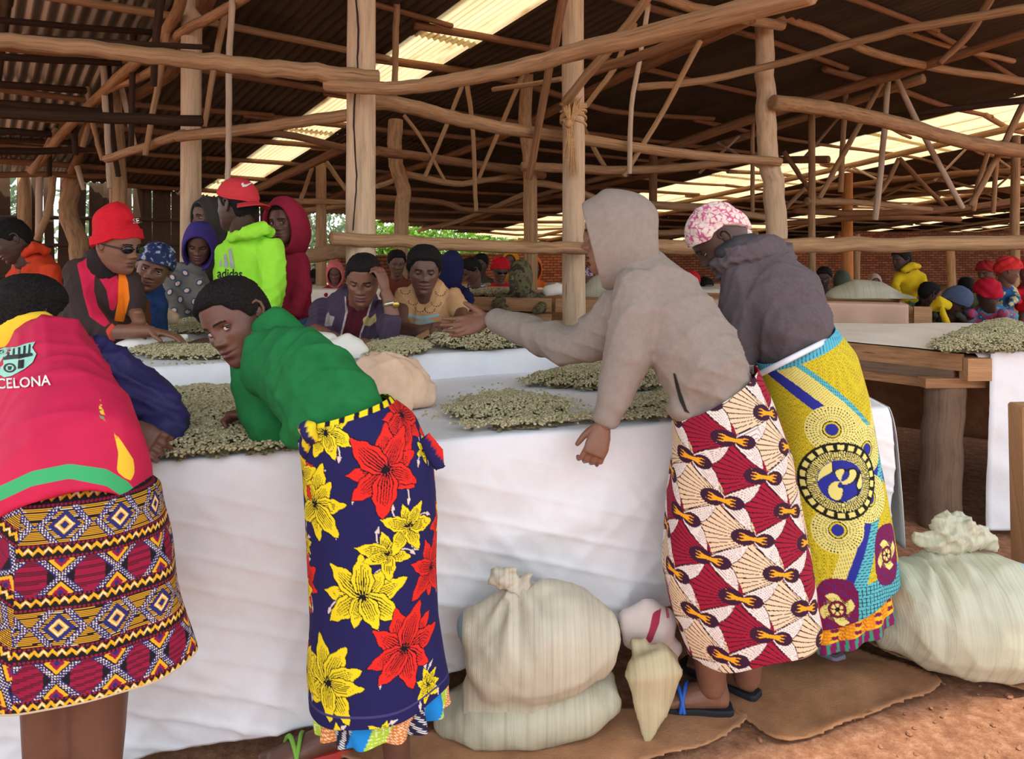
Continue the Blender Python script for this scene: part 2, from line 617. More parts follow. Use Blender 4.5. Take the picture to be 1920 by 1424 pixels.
# rafters and light trusses further back
for a, dz in ((1.2, .16), (5.4, .16), (9.0, .18), (13.2, .2), (17.5, .2), (22.0, .2), (27.0, .2), (33.0, .2), (39.0, .2)):
    s0, s1 = max(front(a) + .3, 3.4 if a < 12 else -1), eave(a) - .2
    k = 3 + int((s1 - s0) / 4)
    pts = [RP(a + 0.12 * r.randn(), s0 + (s1 - s0) * i / k, dz + 0.05 * r.rand()) for i in range(k + 1)]
    log('rafter', pts, 0.06, 0.045, W_LOG if a > 6 else W_RED, ceiling, n=8, per=4)
    if a > 6:
        zt = 2.55
        pts = [RP(a, s0 + 1.2 + (s1 - s0 - 3) * i / k) for i in range(k + 1)]
        pts = [np.array((q[0], q[1], min(zt, q[2] - .35) + 0.05 * r.randn())) for q in pts]
        log('tie_beam', pts, 0.055, 0.04, W_RED, ceiling, n=8, per=4)
        for i in range(k * 2):
            s = s0 + 1.4 + (s1 - s0 - 3.4) * i / (k * 2)
            top = RP(a, s + (0.7 if i % 2 else -0.5), 0.2)
            b = RP(a, s + (0.0 if i % 2 else 0.2))
            bot = np.array((b[0], b[1], min(zt, b[2] - .35) - 0.05))
            if top[2] - bot[2] > .3:
                log('strut', [bot, top], 0.025, 0.02, W_PALE if r.rand() < .4 else W_LOG, ceiling, n=6, per=3)

# hand-set poles of the roof frame: (points as column, row, distance), radii in pixels, wood
def pl(pts):
    return [np.array(P(*p)) for p in pts]
def pole(name, pts, r0, r1, m, parent=None, **kw):
    q = pl(pts)
    return log(name, q, r0 * pts[0][2] / F, r1 * pts[-1][2] / F, m, parent, **kw)
roof_poles = [
    ('tie_beam', [(-60, 66, 3.0), (180, 78, 3.6), (390, 89, 4.3)], 7, 5, W_DARK),
    ('tie_beam', [(-60, 208, 3.7), (150, 219, 4.1), (378, 227, 4.55)], 11, 10, W_DARK),
    ('tie_beam', [(-40, 35, 4.4), (140, 50, 5.0), (300, 62, 5.6)], 7, 6, W_DARK),
    ('tie_beam', [(-40, 103, 5.0), (60, 110, 5.3), (225, 118, 5.9)], 7, 6, W_DARK),
    ('tie_beam', [(-40, 155, 5.6), (160, 170, 6.2)], 7, 6, W_DARK),
    ('tie_beam', [(-40, 190, 6.0), (110, 203, 6.3), (235, 213, 6.6)], 8, 7, W_DARK),
    ('tie_beam', [(-40, 243, 6.5), (95, 252, 7.0)], 7, 6, W_DARK),
    ('tie_beam', [(-40, 285, 6.6), (100, 283, 7.2), (235, 277, 7.5)], 8, 6, W_DARK),
    ('tie_beam', [(-40, 262, 8.0), (150, 268, 8.4)], 6, 5, W_DARK),
    ('tie_beam', [(-40, 329, 8.6), (80, 327, 9), (200, 330, 9.4)], 6, 5, W_RED),
    ('tie_beam', [(333, 257, 4.75), (430, 247, 4.5), (540, 232, 4.2), (655, 216, 3.9)], 10, 11, W_LOG),
    ('tie_beam', [(200, 298, 5.6), (265, 278, 5.2), (345, 250, 4.85)], 8, 9, W_LOG),
    ('tie_beam', [(375, 250, 6.0), (520, 250, 6.5), (655, 280, 7.0)], 8, 7, W_RED),
    ('rafter', [(350, -40, 4.4), (325, 40, 4.9), (262, 110, 5.4), (180, 185, 6.4), (110, 260, 7.4), (60, 320, 8.6)], 11, 8, W_LOG),
    ('rafter', [(470, -12, 4.2), (400, 30, 4.6), (335, 65, 5.0), (290, 130, 5.5), (205, 166, 6.1)], 10, 8, W_LOG),
    ('strut', [(305, -20, 4.6), (292, 70, 4.7), (288, 160, 4.8)], 8, 6, W_DARK),
    ('strut', [(318, 40, 5.0), (300, 140, 5.0), (273, 290, 5.0)], 7, 5, W_LOG),
    ('strut', [(424, 8, 5.0), (405, 110, 5.0), (383, 236, 5.0)], 7, 5, W_LOG),
    ('strut', [(437, -15, 4.3), (430, 120, 4.3), (429, 250, 4.3), (427, 345, 4.3)], 6, 5, W_PALE),
    ('strut', [(193, 118, 6.2), (200, 230, 6.2), (206, 352, 6.2)], 6, 5, W_PALE),
    ('strut', [(203, 110, 6.3), (212, 260, 6.3), (222, 330, 6.3)], 5, 5, W_DARK),
    ('strut', [(165, 164, 6.6), (176, 240, 6.6), (192, 300, 6.6)], 5, 4, W_LOG),
    ('strut', [(224, 140, 6.4), (236, 200, 6.4), (254, 275, 6.4)], 5, 4, W_PALE),
    ('strut', [(250, 55, 5.6), (248, 160, 5.6), (246, 285, 5.6)], 6, 5, W_DARK),
    ('strut', [(138, 225, 7.2), (142, 290, 7.2)], 7, 5, W_DARK),
    ('strut', [(168, 225, 7.0), (155, 275, 7.0)], 5, 5, W_LOG),
    ('strut', [(90, 245, 8.0), (92, 330, 8.0)], 6, 5, W_DARK),
    ('strut', [(145, 312, 8.2), (157, 355, 8.2)], 5, 4, W_PALE),
    ('strut', [(106, 240, 7.7), (60, 325, 7.7)], 5, 4, W_LOG),
    ('strut', [(100, 330, 8.5), (92, 390, 8.5), (70, 450, 8.5)], 6, 6, W_LOG),
    ('strut', [(75, 330, 9.0), (72, 450, 9.0)], 6, 6, W_PALE),
    ('tie_beam', [(1060, 190, 4.72), (1140, 95, 4.3), (1222, -15, 3.9)], 9, 10, W_LOG),
    ('tie_beam', [(992, 335, 4.9), (1020, 180, 4.7), (1040, 80, 4.5), (1062, -20, 4.3)], 7, 10, W_RED),
    ('tie_beam', [(1090, 140, 4.95), (1200, 105, 4.6), (1310, 62, 4.3), (1400, 20, 4.0)], 9, 10, W_RED),
    ('strut', [(1216, 8, 5.4), (1200, 110, 5.4), (1184, 200, 5.4), (1180, 325, 5.4)], 5, 5, W_PALE),
    ('strut', [(1312, 78, 5.6), (1245, 205, 5.6), (1170, 330, 5.6)], 6, 5, W_LOG),
    ('strut', [(1190, 45, 5.7), (1150, 130, 5.7), (1098, 200, 5.7)], 6, 5, W_LOG),
    ('strut', [(925, 168, 6.0), (980, 160, 5.8), (1052, 148, 5.5)], 5, 5, W_LOG),
    ('strut', [(980, 140, 7.0), (940, 235, 7.0), (898, 335, 7.0)], 5, 4, W_LOG),
    ('strut', [(866, 163, 6.6), (835, 240, 6.6), (797, 332, 6.6)], 4, 4, W_LOG),
    ('strut', [(876, 160, 6.8), (886, 230, 6.8), (891, 355, 6.8), (893, 395, 6.8)], 5, 4, W_LOG),
    ('strut', [(758, 217, 6.6), (790, 260, 6.6), (834, 338, 6.6)], 4, 3, W_LOG),
    ('tie_beam', [(707, 283, 6.0), (830, 300, 6.8), (1020, 330, 8.0)], 9, 7, W_RED),
    ('tie_beam', [(757, 326, 7.1), (850, 345, 7.4), (910, 338, 7.6), (985, 328, 7.9)], 7, 5, W_LOG),
    ('tie_beam', [(707, 350, 6.8), (740, 338, 7.0)], 5, 5, W_LOG),
    ('tie_beam', [(978, 312, 7.2), (1100, 318, 7.4), (1250, 316, 7.8), (1440, 293, 8.2)], 9, 7, W_LOG),
    ('tie_beam', [(990, 340, 7.6), (1060, 352, 7.9), (1130, 378, 8.2)], 7, 6, W_LOG),
    ('tie_beam', [(1200, 382, 8.6), (1330, 392, 8.6), (1460, 412, 8.6)], 8, 6, W_LOG),
    ('strut', [(1095, 242, 7.7), (1120, 290, 7.7), (1145, 328, 7.7)], 5, 4, W_LOG),
    ('tie_beam', [(1197, 163, 5.9), (1290, 156, 6.1), (1440, 125, 6.1), (1620, 75, 5.6), (1750, 45, 5.2), (1960, 10, 4.7)], 7, 9, W_LOG),
    ('tie_beam', [(1215, -12, 5.2), (1330, 22, 5.7), (1466, 48, 6.3)], 10, 10, W_LOG),
    ('tie_beam', [(1455, 28, 6.5), (1560, 65, 6.8), (1640, 100, 7.0), (1760, 128, 7.4), (1960, 158, 8.2)], 8, 7, W_LOG),
    ('tie_beam', [(1495, 3, 6.4), (1600, 25, 6.8), (1760, 82, 7.4), (1900, 115, 8)], 6, 5, W_LOG),
    ('rafter', [(1245, 280, 9.4), (1420, 220, 8.6), (1600, 165, 7.9), (1760, 115, 7.2), (1960, 50, 6.4)], 9, 9, W_RED),
    ('tie_beam', [(1660, 220, 8.4), (1780, 205, 8.0), (1960, 182, 7.6)], 6, 7, W_DARK),
    ('strut', [(1862, -15, 5.8), (1820, 60, 5.8), (1762, 118, 5.8)], 8, 6, W_RED),
    ('strut', [(1656, 150, 8.2), (1600, 255, 8.2), (1536, 372, 8.2)], 5, 5, W_LOG),
    ('strut', [(1666, 146, 8.0), (1655, 280, 8.0), (1641, 412, 8.0)], 5, 5, W_PALE),
    ('strut', [(1680, 145, 8.1), (1730, 250, 8.1), (1805, 390, 8.1)], 5, 5, W_PALE),
    ('strut', [(1922, 190, 8.2), (1872, 290, 8.2), (1820, 385, 8.2)], 6, 5, W_LOG),
    ('strut', [(1586, 175, 9.0), (1580, 270, 9.0), (1576, 360, 9.0)], 5, 5, W_LOG),
    ('strut', [(1412, 228, 9.2), (1411, 310, 9.2), (1411, 398, 9.2)], 4, 4, W_LOG),
    ('strut', [(1685, 298, 10.5), (1662, 345, 10.5), (1632, 382, 10.5)], 4, 4, W_LOG),
    ('strut', [(1686, 298, 10.5), (1730, 345, 10.5), (1775, 390, 10.5)], 5, 4, W_RED),
    ('strut', [(1470, 285, 9.5), (1500, 330, 9.5), (1530, 372, 9.5)], 5, 4, W_RED),
    ('strut', [(1510, 352, 10), (1490, 372, 10), (1472, 392, 10)], 4, 4, W_LOG),
    ('tie_beam', [(1512, 378, 9.0), (1600, 380, 9.2), (1745, 393, 9.6)], 8, 5, W_LOG),
    ('tie_beam', [(1490, 395, 9.5), (1620, 400, 9.8), (1760, 395, 10.0), (1960, 370, 10)], 6, 6, W_RED),
    ('tie_beam', [(1210, 437, 10), (1330, 435, 10), (1420, 440, 10)], 6, 5, W_LOG),
    ('tie_beam', [(1460, 420, 10.5), (1640, 408, 10.5), (1800, 412, 11)], 5, 5, W_RED),
    ('strut', [(1855, 280, 9), (1835, 340, 9), (1825, 395, 9)], 4, 4, W_LOG),
    ('strut', [(1870, 285, 9.4), (1862, 400, 9.4)], 4, 4, W_LOG),
    ('tie_beam', [(480, 355, 8.0), (560, 318, 7.6), (650, 275, 7.2)], 7, 8, W_RED),
    ('strut', [(612, 305, 8.0), (630, 330, 8.0), (648, 356, 8.0)], 5, 4, W_LOG),
    ('strut', [(585, 315, 8.2), (575, 345, 8.2), (564, 374, 8.2)], 4, 4, W_LOG),
    ('tie_beam', [(520, 378, 8.3), (600, 378, 8.4), (650, 380, 8.6)], 6, 5, W_LOG),
    ('tie_beam', [(560, 396, 9), (650, 385, 9)], 5, 4, W_LOG),
    ('tie_beam', [(707, 370, 8.6), (830, 380, 9.2), (890, 395, 9.6), (1050, 392, 10.5)], 6, 5, W_RED),
    ('tie_beam', [(830, 425, 11), (900, 400, 10.5), (980, 365, 10)], 4, 5, W_LOG),
]
for (nm, pts, r0, r1, m) in roof_poles:
    pole(nm, pts, r0, r1, m, ceiling, n=8, per=4)

# posts: each stands on the ground
def post(px0, px1, ytop, Y, r0, r1, m, label, mid=None, zb=0.0, grp=None):
    base = Vector(((px1 - CX) * Y / F, Y, -0.05))
    top = P(px0, ytop, Y)
    pts = [np.array(base)]
    for q in (mid or []):
        pts.append(np.array(P(*q, Y)))
    pts.append(np.array(top))
    o = log('wooden_post', pts, r1 * Y / F, r0 * Y / F, m, n=14, wob=0.08, base=tuple(base))
    tag(o, label, 'post', grp)
    return o
post(677, 680, -230, 3.9, 26, 30, W_POST, 'thickest pale timber post with a long crack, behind the purple jacket')
post(1075, 1076, -140, 4.9, 19.5, 22, W_POST, 'pale round timber post with rope tied around it')
post(1432, 1452, 42, 6.48, 17, 21, W_POST, 'bent brownish timber post behind the pink headscarf', mid=[(1454, 400), (1440, 290), (1434, 180)])
post(360, 355, -120, 5.0, 19, 19, W_POST, 'straight pale timber post behind the red cap')
post(212, 226, 165, 6.5, 14, 17, W_LOG, 'brown timber post just above the red beanie', mid=[(222, 340)])
post(602, 603, 307, 8.5, 10, 11, W_LOG, 'thin timber post right of the maroon hood')
post(742, 747, 225, 7.0, 13, 13, W_LOG, 'crooked kinked timber post right of the thickest post', mid=[(752, 420), (757, 360), (741, 300)])
post(992, 996, 95, 7.5, 11, 13, W_LOG, 'slim timber post left of the roped post', mid=[(994, 340), (985, 225)])
post(1225, 1224, 290, 11.0, 8, 8, W_RED, 'dark thin timber post right of the grey hood')
post(1522, 1523, 215, 9.0, 6.5, 7, W_LOG, 'slender timber pole right of the bent post')
post(1590, 1588, 325, 11.0, 8, 12, wood('wood_orange', rgb(206, 132, 72), 0.7, orange=rgb(222, 150, 88)), 'orange tapered timber post beyond the large sack')
post(1606, 1606, 440, 11.6, 6, 7, W_LOG, 'short brown post right beside the orange tapered post')
post(1782, 1786, 470, 15, 7, 8, W_LOG, 'far timber post right of the yellow hoodie')
post(1905, 1900, 255, 9.5, 7, 9, W_LOG, 'timber post at the right edge above the red headwraps')
post(138, 146, 330, 9.4, 14, 17, W_LOG, 'crooked forked timber post left of the red beanie', mid=[(150, 470), (128, 400)])
post(46, 48, 318, 9.8, 11, 14, W_LOG, 'grey timber post beside the opening at the left')
# pale stick hanging above the kinked post
o = pole('hanging_pole', [(745, -20, 5.6), (742, 80, 5.6), (739, 184, 5.6)], 7, 6, W_LOG, ceiling, n=8)

# main tie logs and rails
def beam(name, pts, r0, r1, m, label, cat='beam', **kw):
    o = pole(name, pts, r0, r1, m, None, n=14, per=8, **kw)
    tag(o, label, cat)
    return o
beam('log_beam', [(-90, 66, 2.75), (120, 88, 3.05), (330, 110, 3.35), (520, 130, 3.62), (708, 150, 3.8)], 14, 19, W_LOG, 'long log beam crossing the upper left to the thickest post')
beam('log_beam', [(612, 160, 3.72), (740, 166, 3.62), (870, 148, 3.5), (1000, 120, 3.3), (1100, 92, 3.15), (1280, 50, 2.8), (1520, -14, 2.35)], 12, 24, W_LOG, 'curved log beam rising to the top right across the roped post', wob=.06)
beam('log_beam', [(668, 186, 4.1), (770, 200, 4.25), (900, 232, 4.6), (1050, 256, 5.05), (1280, 288, 5.9), (1462, 304, 6.35)], 15, 8, W_LOG, 'log beam sloping from the thickest post to the bent post', wob=.08)
beam('log_beam', [(1450, 192, 6.3), (1560, 205, 6.6), (1690, 235, 7.1), (1830, 270, 7.7), (1980, 292, 8.4)], 14, 12, W_LOG, 'log beam running right from the bent post', wob=.08)
beam('log_rail', [(622, 447, 3.72), (800, 456, 4.05), (960, 463, 4.4), (1100, 466, 4.72)], 13, 12, W_LOG, 'horizontal log rail behind the two seated sorters', 'rail')
beam('log_rail', [(1185, 461, 4.6), (1330, 463, 4.65), (1600, 459, 4.75), (1960, 454, 4.9)], 14, 15, W_LOG, 'horizontal log rail on the right above the sacks', 'rail')
beam('log_rail', [(560, 486, 4.7), (620, 474, 4.3), (668, 468, 4.05)], 13, 15, W_LOG, 'short log rail stub left of the thickest post', 'rail')

crk = log('crack', [np.array(P(666, -20, 3.795)), np.array(P(672, 90, 3.79)), np.array(P(663, 220, 3.79)), np.array(P(668, 330, 3.79)), np.array(P(662, 430, 3.79))], .006, .004, plain('crack_dark', rgb(46, 32, 24), .95), bpy.data.objects['wooden_post'], n=6, wob=.6)
# rope tied round the post
M_ROPE = cloth('sisal', rgb(190, 150, 104), 0.2, 60, 0.6, 300)
rope = empty('sisal_rope', P(1075, 225, 4.8))
tag(rope, 'frayed sisal rope knotted round the pale post', 'rope')
r = np.random.RandomState(11)
mb = MB()
for k in range(5):
    yy = 196 + 9 * k
    ang = np.linspace(0, 2 * math.pi, 20)
    c = P(1075, yy, 4.9)
    pts = [(Vector((c.x + 0.088 * math.cos(q), c.y + 0.088 * math.sin(q), c.z + 0.02 * math.sin(q + k))), 0.011) for q in ang]
    mb.tube(pts, 6)
mb.build('coil', M_ROPE, rope)
mb = MB()
for k in range(34):
    x = 1060 + r.rand() * 30
    l = 50 + r.rand() * 60
    y0 = 225 + r.rand() * 10
    pts = [(P(1066 + r.randn() * 4, y0, 4.79), 0.006), (P((x + 1066) / 2, y0 + l * .4, 4.77), 0.005), (P(x - 6, y0 + l, 4.79), 0.002)]
    mb.tube(pts, 5)
for k in range(16):
    x = 1056 + r.rand() * 34
    pts = [(P(1068 + r.randn() * 3, 232, 4.79), 0.006), (P(x, 205, 4.77), 0.008), (P(x + r.randn() * 3, 180 + r.rand() * 16, 4.8), 0.003)]
    mb.tube(pts, 5)
mb.build('frayed_end', M_ROPE, rope)
mb = MB(); mb.ball(P(1066, 232, 4.77), (0.028, 0.028, 0.03), None, 10, 8)
mb.build('knot', M_ROPE, rope)

# plank wall at the left end, each plank its own piece
wall = empty('wall_left')
tag(wall, kind='structure')
A0, A1 = np.array((-7.35, 9.35)), np.array((-4.35, 13.6))
d = A1 - A0; Lw = np.linalg.norm(d); d /= Lw
x = 0.0
r = np.random.RandomState(21)
while x < Lw:
    wd = 0.09 + 0.10 * r.rand()
    gap = 0.006 + (0.035 * r.rand() if r.rand() < .3 else 0)
    if x < Lw * 0.28: gap += 0.07 * r.rand()
    c = A0 + d * (x + wd / 2)
    zt = rz(c[0], c[1]) + 0.06 - 0.06 * r.rand()
    mb = MB()
    M = Matrix.Rotation(math.atan2(d[1], d[0]), 4, 'Z') @ Matrix.Rotation(0.02 * r.randn(), 4, 'Y')
    mb.box((c[0], c[1], zt / 2), (wd, 0.02, zt), M)
    mb.build('plank', W_WALL, wall, smooth=False)
    x += wd + gap
for z in (0.9, 1.35, 1.75):
    p0 = A0 + np.array((d[1], -d[0])) * 0.06
    p1 = A1 + np.array((d[1], -d[0])) * 0.06
    log('batten', [np.array((*p0, z)), np.array((*((p0 + p1) / 2), z + .04)), np.array((*p1, z))], 0.03, 0.03, W_WALL, wall, n=7)

# low brick wall at the far end
t = NT('brick_wall')
br = t.n('ShaderNodeTexBrick')
br.inputs['Color1'].default_value = (*rgb(168, 96, 58), 1); br.inputs['Color2'].default_value = (*rgb(122, 66, 40), 1)
br.inputs['Mortar'].default_value = (*rgb(70, 45, 32), 1)
br.inputs['Scale'].default_value = 1.0; br.inputs['Mortar Size'].default_value = 0.012
br.inputs['Brick Width'].default_value = 0.24; br.inputs['Row Height'].default_value = 0.085
uvc = t.coord('UV')
t.l(uvc, br.inputs['Vector']); t.l(br.outputs['Color'], t.b.inputs['Base Color'])
t.l(t.bump(br.outputs['Fac'], -0.6, 0.02), t.b.inputs['Normal'])
t.b.inputs['Roughness'].default_value = 0.95
M_BRICK = t.m
def brick_wall(name, pts, h, th=0.22):
    mb = MB()
    x = 0.0
    for (p, q) in zip(pts[:-1], pts[1:]):
        p, q = np.array(p, float), np.array(q, float)
        L = np.linalg.norm(q - p); d = (q - p) / L; n = np.array((d[1], -d[0])) * th / 2
        vs = [(*(p + n), 0), (*(q + n), 0), (*(q + n), h), (*(p + n), h), (*(p - n), 0), (*(q - n), 0), (*(q - n), h), (*(p - n), h)]
        uv = [(x, 0), (x + L, 0), (x + L, h), (x, h), (x, 0), (x + L, 0), (x + L, h), (x, h)]
        mb.add(vs, [(0, 1, 2, 3), (5, 4, 7, 6), (3, 2, 6, 7), (1, 5, 6, 2), (4, 0, 3, 7)], 0, uv)
        x += L
    o = mb.build(name, M_BRICK, smooth=False)
    tag(o, kind='structure')
    return o
brick_wall('wall_back', [(-3.9, 15.2), (0.6, 22.0), (6.5, 24.0)], 1.16)
brick_wall('wall_right', [(6.5, 24.0), (11.5, 24.6)], 1.16)
brick_wall('wall_far', [(11.5, 24.6), (36, 27.5)], 1.9)

# greenery outside
def leaf_mat(name, c):
    t = NT(name)
    v = t.coord()
    cc = t.ramp(t.noise(v, 3.5, 3), [(0.3, mul(c, 0.5)), (0.6, c), (0.8, mul(c, 1.5))])
    t.l(cc, t.b.inputs['Base Color'])
    tr = t.n('ShaderNodeBsdfTranslucent'); t.l(cc, tr.inputs['Color'])
    ms = t.n('ShaderNodeMixShader'); ms.inputs[0].default_value = 0.45
    t.l(t.b.outputs[0], ms.inputs[1]); t.l(tr.outputs[0], ms.inputs[2]); t.l(ms.outputs[0], t.out.inputs['Surface'])
    t.b.inputs['Roughness'].default_value = 0.6
    return t.m
LEAF = [leaf_mat('leaf_bright', rgb(120, 160, 50)), leaf_mat('leaf_mid', rgb(86, 124, 46)), leaf_mat('leaf_grey', rgb(120, 140, 104))]
M_BARK = plain('bark', rgb(96, 78, 60), 0.95)
def shrub(x, y, rx, rzz, zc, n, leaf, mi, label, seed, cat='shrub'):
    r = np.random.RandomState(seed)
    root = empty('shrub' if cat == 'shrub' else 'tree', (x, y, 0))
    tag(root, label, cat)
    d = r.normal(size=(n, 3)); d /= np.linalg.norm(d, axis=1)[:, None]
    rad = r.rand(n) ** 0.45
    lump = 1 + 0.25 * np.sin(d[:, 0] * 5 + seed) * np.sin(d[:, 2] * 4 + seed) + .2 * np.sin(d[:, 1] * 7)
    C = d * (rad * lump)[:, None] * np.array((rx, rx, rzz)) + np.array((x, y, zc))
    a = r.normal(size=(n, 3)); a /= np.linalg.norm(a, axis=1)[:, None]
    b = np.cross(a, r.normal(size=(n, 3))); b /= np.linalg.norm(b, axis=1)[:, None]
    s = leaf * (0.6 + 0.8 * r.rand(n))[:, None]
    V = np.stack([C - a * s, C + b * s * .38, C + a * s, C - b * s * .38], 1).reshape(-1, 3)
    mb = MB()
    mb.add(V, [(4 * i, 4 * i + 1, 4 * i + 2, 4 * i + 3) for i in range(n)])
    mb.build('foliage', LEAF[mi], root, smooth=False)
    mb = MB()
    for k in range(4):
        e = C[r.randint(n)]
        mb.tube([(Vector((x + .1 * r.randn(), y, -.05)), .06), (Vector((x, y, zc * .6)) + Vector(r.randn(3) * .1), .045), (Vector(e), .012)], 6)
    mb.build('stem', M_BARK, root)
shrub(-9.8, 12.0, 1.5, 1.6, 1.9, 2600, 0.12, 2, 'pale leafy tree seen through the opening at the far left', 1, 'tree')
shrub(-8.0, 16.0, 2.2, 1.7, 1.6, 2600, 0.13, 2, 'hazy tree behind the gaps of the plank wall', 2, 'tree')
shrub(-6.2, 22.0, 2.3, 2.0, 1.6, 2800, 0.12, 2, 'hazy grey-green tree left of the thickest post', 3, 'tree')
shrub(-3.2, 20.5, 1.5, 1.1, 1.3, 3200, 0.12, 0, 'bright green shrub right of the thickest post', 4)
shrub(-1.0, 23.5, 1.7, 1.0, 1.2, 3200, 0.12, 0, 'bright green shrub above the tan blouse and navy hood', 5)
shrub(1.6, 26.0, 1.6, 0.8, 1.1, 2600, 0.12, 1, 'green shrub seen under the eave left of the roped post', 6)
shrub(6.6, 27.5, 1.6, 0.6, 1.1, 2000, 0.12, 1, 'green shrub glimpsed below the right log rail', 7)

# ------------------------------------------------------------------ tables, sheets, beans, sacks
def sheet_mat(name, c, weave=0.25, wr=0.35, rough=0.55):
    t = NT(name)
    v = t.coord()
    f = t.noise(v, 5, 5, 0.6)
    t.l(t.ramp(f, [(0.25, mul(c, 0.88)), (0.6, c)]), t.b.inputs['Base Color'])
    nb = t.bump(t.noise(v, 9, 3, 0.6), wr * .6, 0.015)
    nb = t.bump(t.ridged(t.coord('Object', (0.6, 0.6, 1.5)), 3.2, 3), min(1.0, wr * 1.8), 0.05, nb)
    nb = t.bump(t.noise(v, 500, 2), weave, 0.001, nb)
    t.l(nb, t.b.inputs['Normal'])
    t.b.inputs['Roughness'].default_value = rough
    t.b.inputs['Specular IOR Level'].default_value = 0.3
    return t.m
M_TARP = sheet_mat('white_tarpaulin', rgb(236, 236, 240), wr=0.45)
M_CREAM = sheet_mat('cream_sheet', rgb(246, 236, 222))
M_PINKCLOTH = sheet_mat('pinkish_sheet', rgb(214, 172, 148))
M_HESS = cloth('hessian', rgb(150, 106, 74), 0.22, 9, 0.9, 240, 0.97, 0.3)
M_HESS2 = cloth('hessian_pale', rgb(164, 118, 84), 0.2, 9, 0.9, 240, 0.97, 0.3)
M_BEAN = None
t = NT('green_coffee')
inf = t.n('ShaderNodeObjectInfo')
v = t.coord('Object')
t.l(t.ramp(inf.outputs['Random'], [(0.0, rgb(150, 140, 104)), (0.45, rgb(182, 172, 134)), (0.8, rgb(202, 194, 158)), (1.0, rgb(166, 152, 112))]), t.b.inputs['Base Color'])
t.b.inputs['Roughness'].default_value = 0.7
t.b.inputs['Specular IOR Level'].default_value = 0.25
M_BEAN = t.m
t = NT('coffee_bed')
v = t.coord()
vo = t.n('ShaderNodeTexVoronoi'); vo.inputs['Scale'].default_value = 110
t.l(v, vo.inputs['Vector'])
t.l(t.ramp(vo.outputs['Distance'], [(0.2, rgb(180, 170, 130)), (0.55, rgb(134, 122, 86)), (0.8, rgb(80, 70, 48))]), t.b.inputs['Base Color'])
t.l(t.bump(vo.outputs['Distance'], -0.8, 0.006), t.b.inputs['Normal'])
t.b.inputs['Roughness'].default_value = 0.9
M_BED = t.m

def inside(poly, X, Y):
    n = len(poly); c = np.zeros(X.shape, bool)
    j = n - 1
    for i in range(n):
        xi, yi = poly[i]; xj, yj = poly[j]
        cond = ((yi > Y) != (yj > Y)) & (X < (xj - xi) * (Y - yi) / (yj - yi + 1e-12) + xi)
        c ^= cond
        j = i
    return c
def edge_dist(poly, X, Y):
    d = np.full(X.shape, 1e9)
    n = len(poly)
    for i in range(n):
        a = np.array(poly[i]); b = np.array(poly[(i + 1) % n])
        ab = b - a
        t = np.clip(((X - a[0]) * ab[0] + (Y - a[1]) * ab[1]) / (ab @ ab + 1e-12), 0, 1)
        d = np.minimum(d, np.hypot(X - a[0] - t * ab[0], Y - a[1] - t * ab[1]))
    return d
def smooth_poly(pts, per=5):
    p = pts + pts[:1]
    q = [pts[-1]] + p + [pts[1]]
    out = []
    for i in range(1, len(q) - 2):
        for t in np.linspace(0, 1, per, endpoint=False):
            a, b, c, d = [np.array(k, float) for k in (q[i - 1], q[i], q[i + 1], q[i + 2])]
            out.append(0.5 * ((2 * b) + (-a + c) * t + (2 * a - 5 * b + 4 * c - d) * t * t + (-a + 3 * b - 3 * c + d) * t ** 3))
    return [tuple(o) for o in out]

# node group that lays a bean on every marked vertex
bm_ = MB()
bm_.ball((0, 0, 0), (0.0056, 0.0042, 0.0030), None, 8, 5)
bean_o = bm_.build('coffee_bean', M_BEAN, base=(0, 0, -0.02))
bean_me = bean_o.data
bpy.data.objects.remove(bean_o)
BEAN_SRC = bpy.data.objects.new('coffee_bean', bean_me)
ng = bpy.data.node_groups.new('lay_beans', 'GeometryNodeTree')
ng.interface.new_socket('Geometry', in_out='INPUT', socket_type='NodeSocketGeometry')
ng.interface.new_socket('Geometry', in_out='OUTPUT', socket_type='NodeSocketGeometry')
gi = ng.nodes.new('NodeGroupInput'); go = ng.nodes.new('NodeGroupOutput')
na = ng.nodes.new('GeometryNodeInputNamedAttribute'); na.data_type = 'BOOLEAN'; na.inputs['Name'].default_value = 'bean'
oi = ng.nodes.new('GeometryNodeObjectInfo'); oi.inputs['Object'].default_value = BEAN_SRC; oi.inputs['As Instance'].default_value = True
rv = ng.nodes.new('FunctionNodeRandomValue'); rv.data_type = 'FLOAT_VECTOR'
rv.inputs[0].default_value = (-0.7, -0.7, 0); rv.inputs[1].default_value = (0.7, 0.7, 6.283)
iop = ng.nodes.new('GeometryNodeInstanceOnPoints')
jn = ng.nodes.new('GeometryNodeJoinGeometry')
L_ = ng.links.new
L_(gi.outputs[0], iop.inputs['Points']); L_(na.outputs['Attribute'], iop.inputs['Selection'])
L_(oi.outputs['Geometry'], iop.inputs['Instance']); L_(rv.outputs[0], iop.inputs['Rotation'])
L_(iop.outputs[0], jn.inputs[0]); L_(gi.outputs[0], jn.inputs[0]); L_(jn.outputs[0], go.inputs[0])

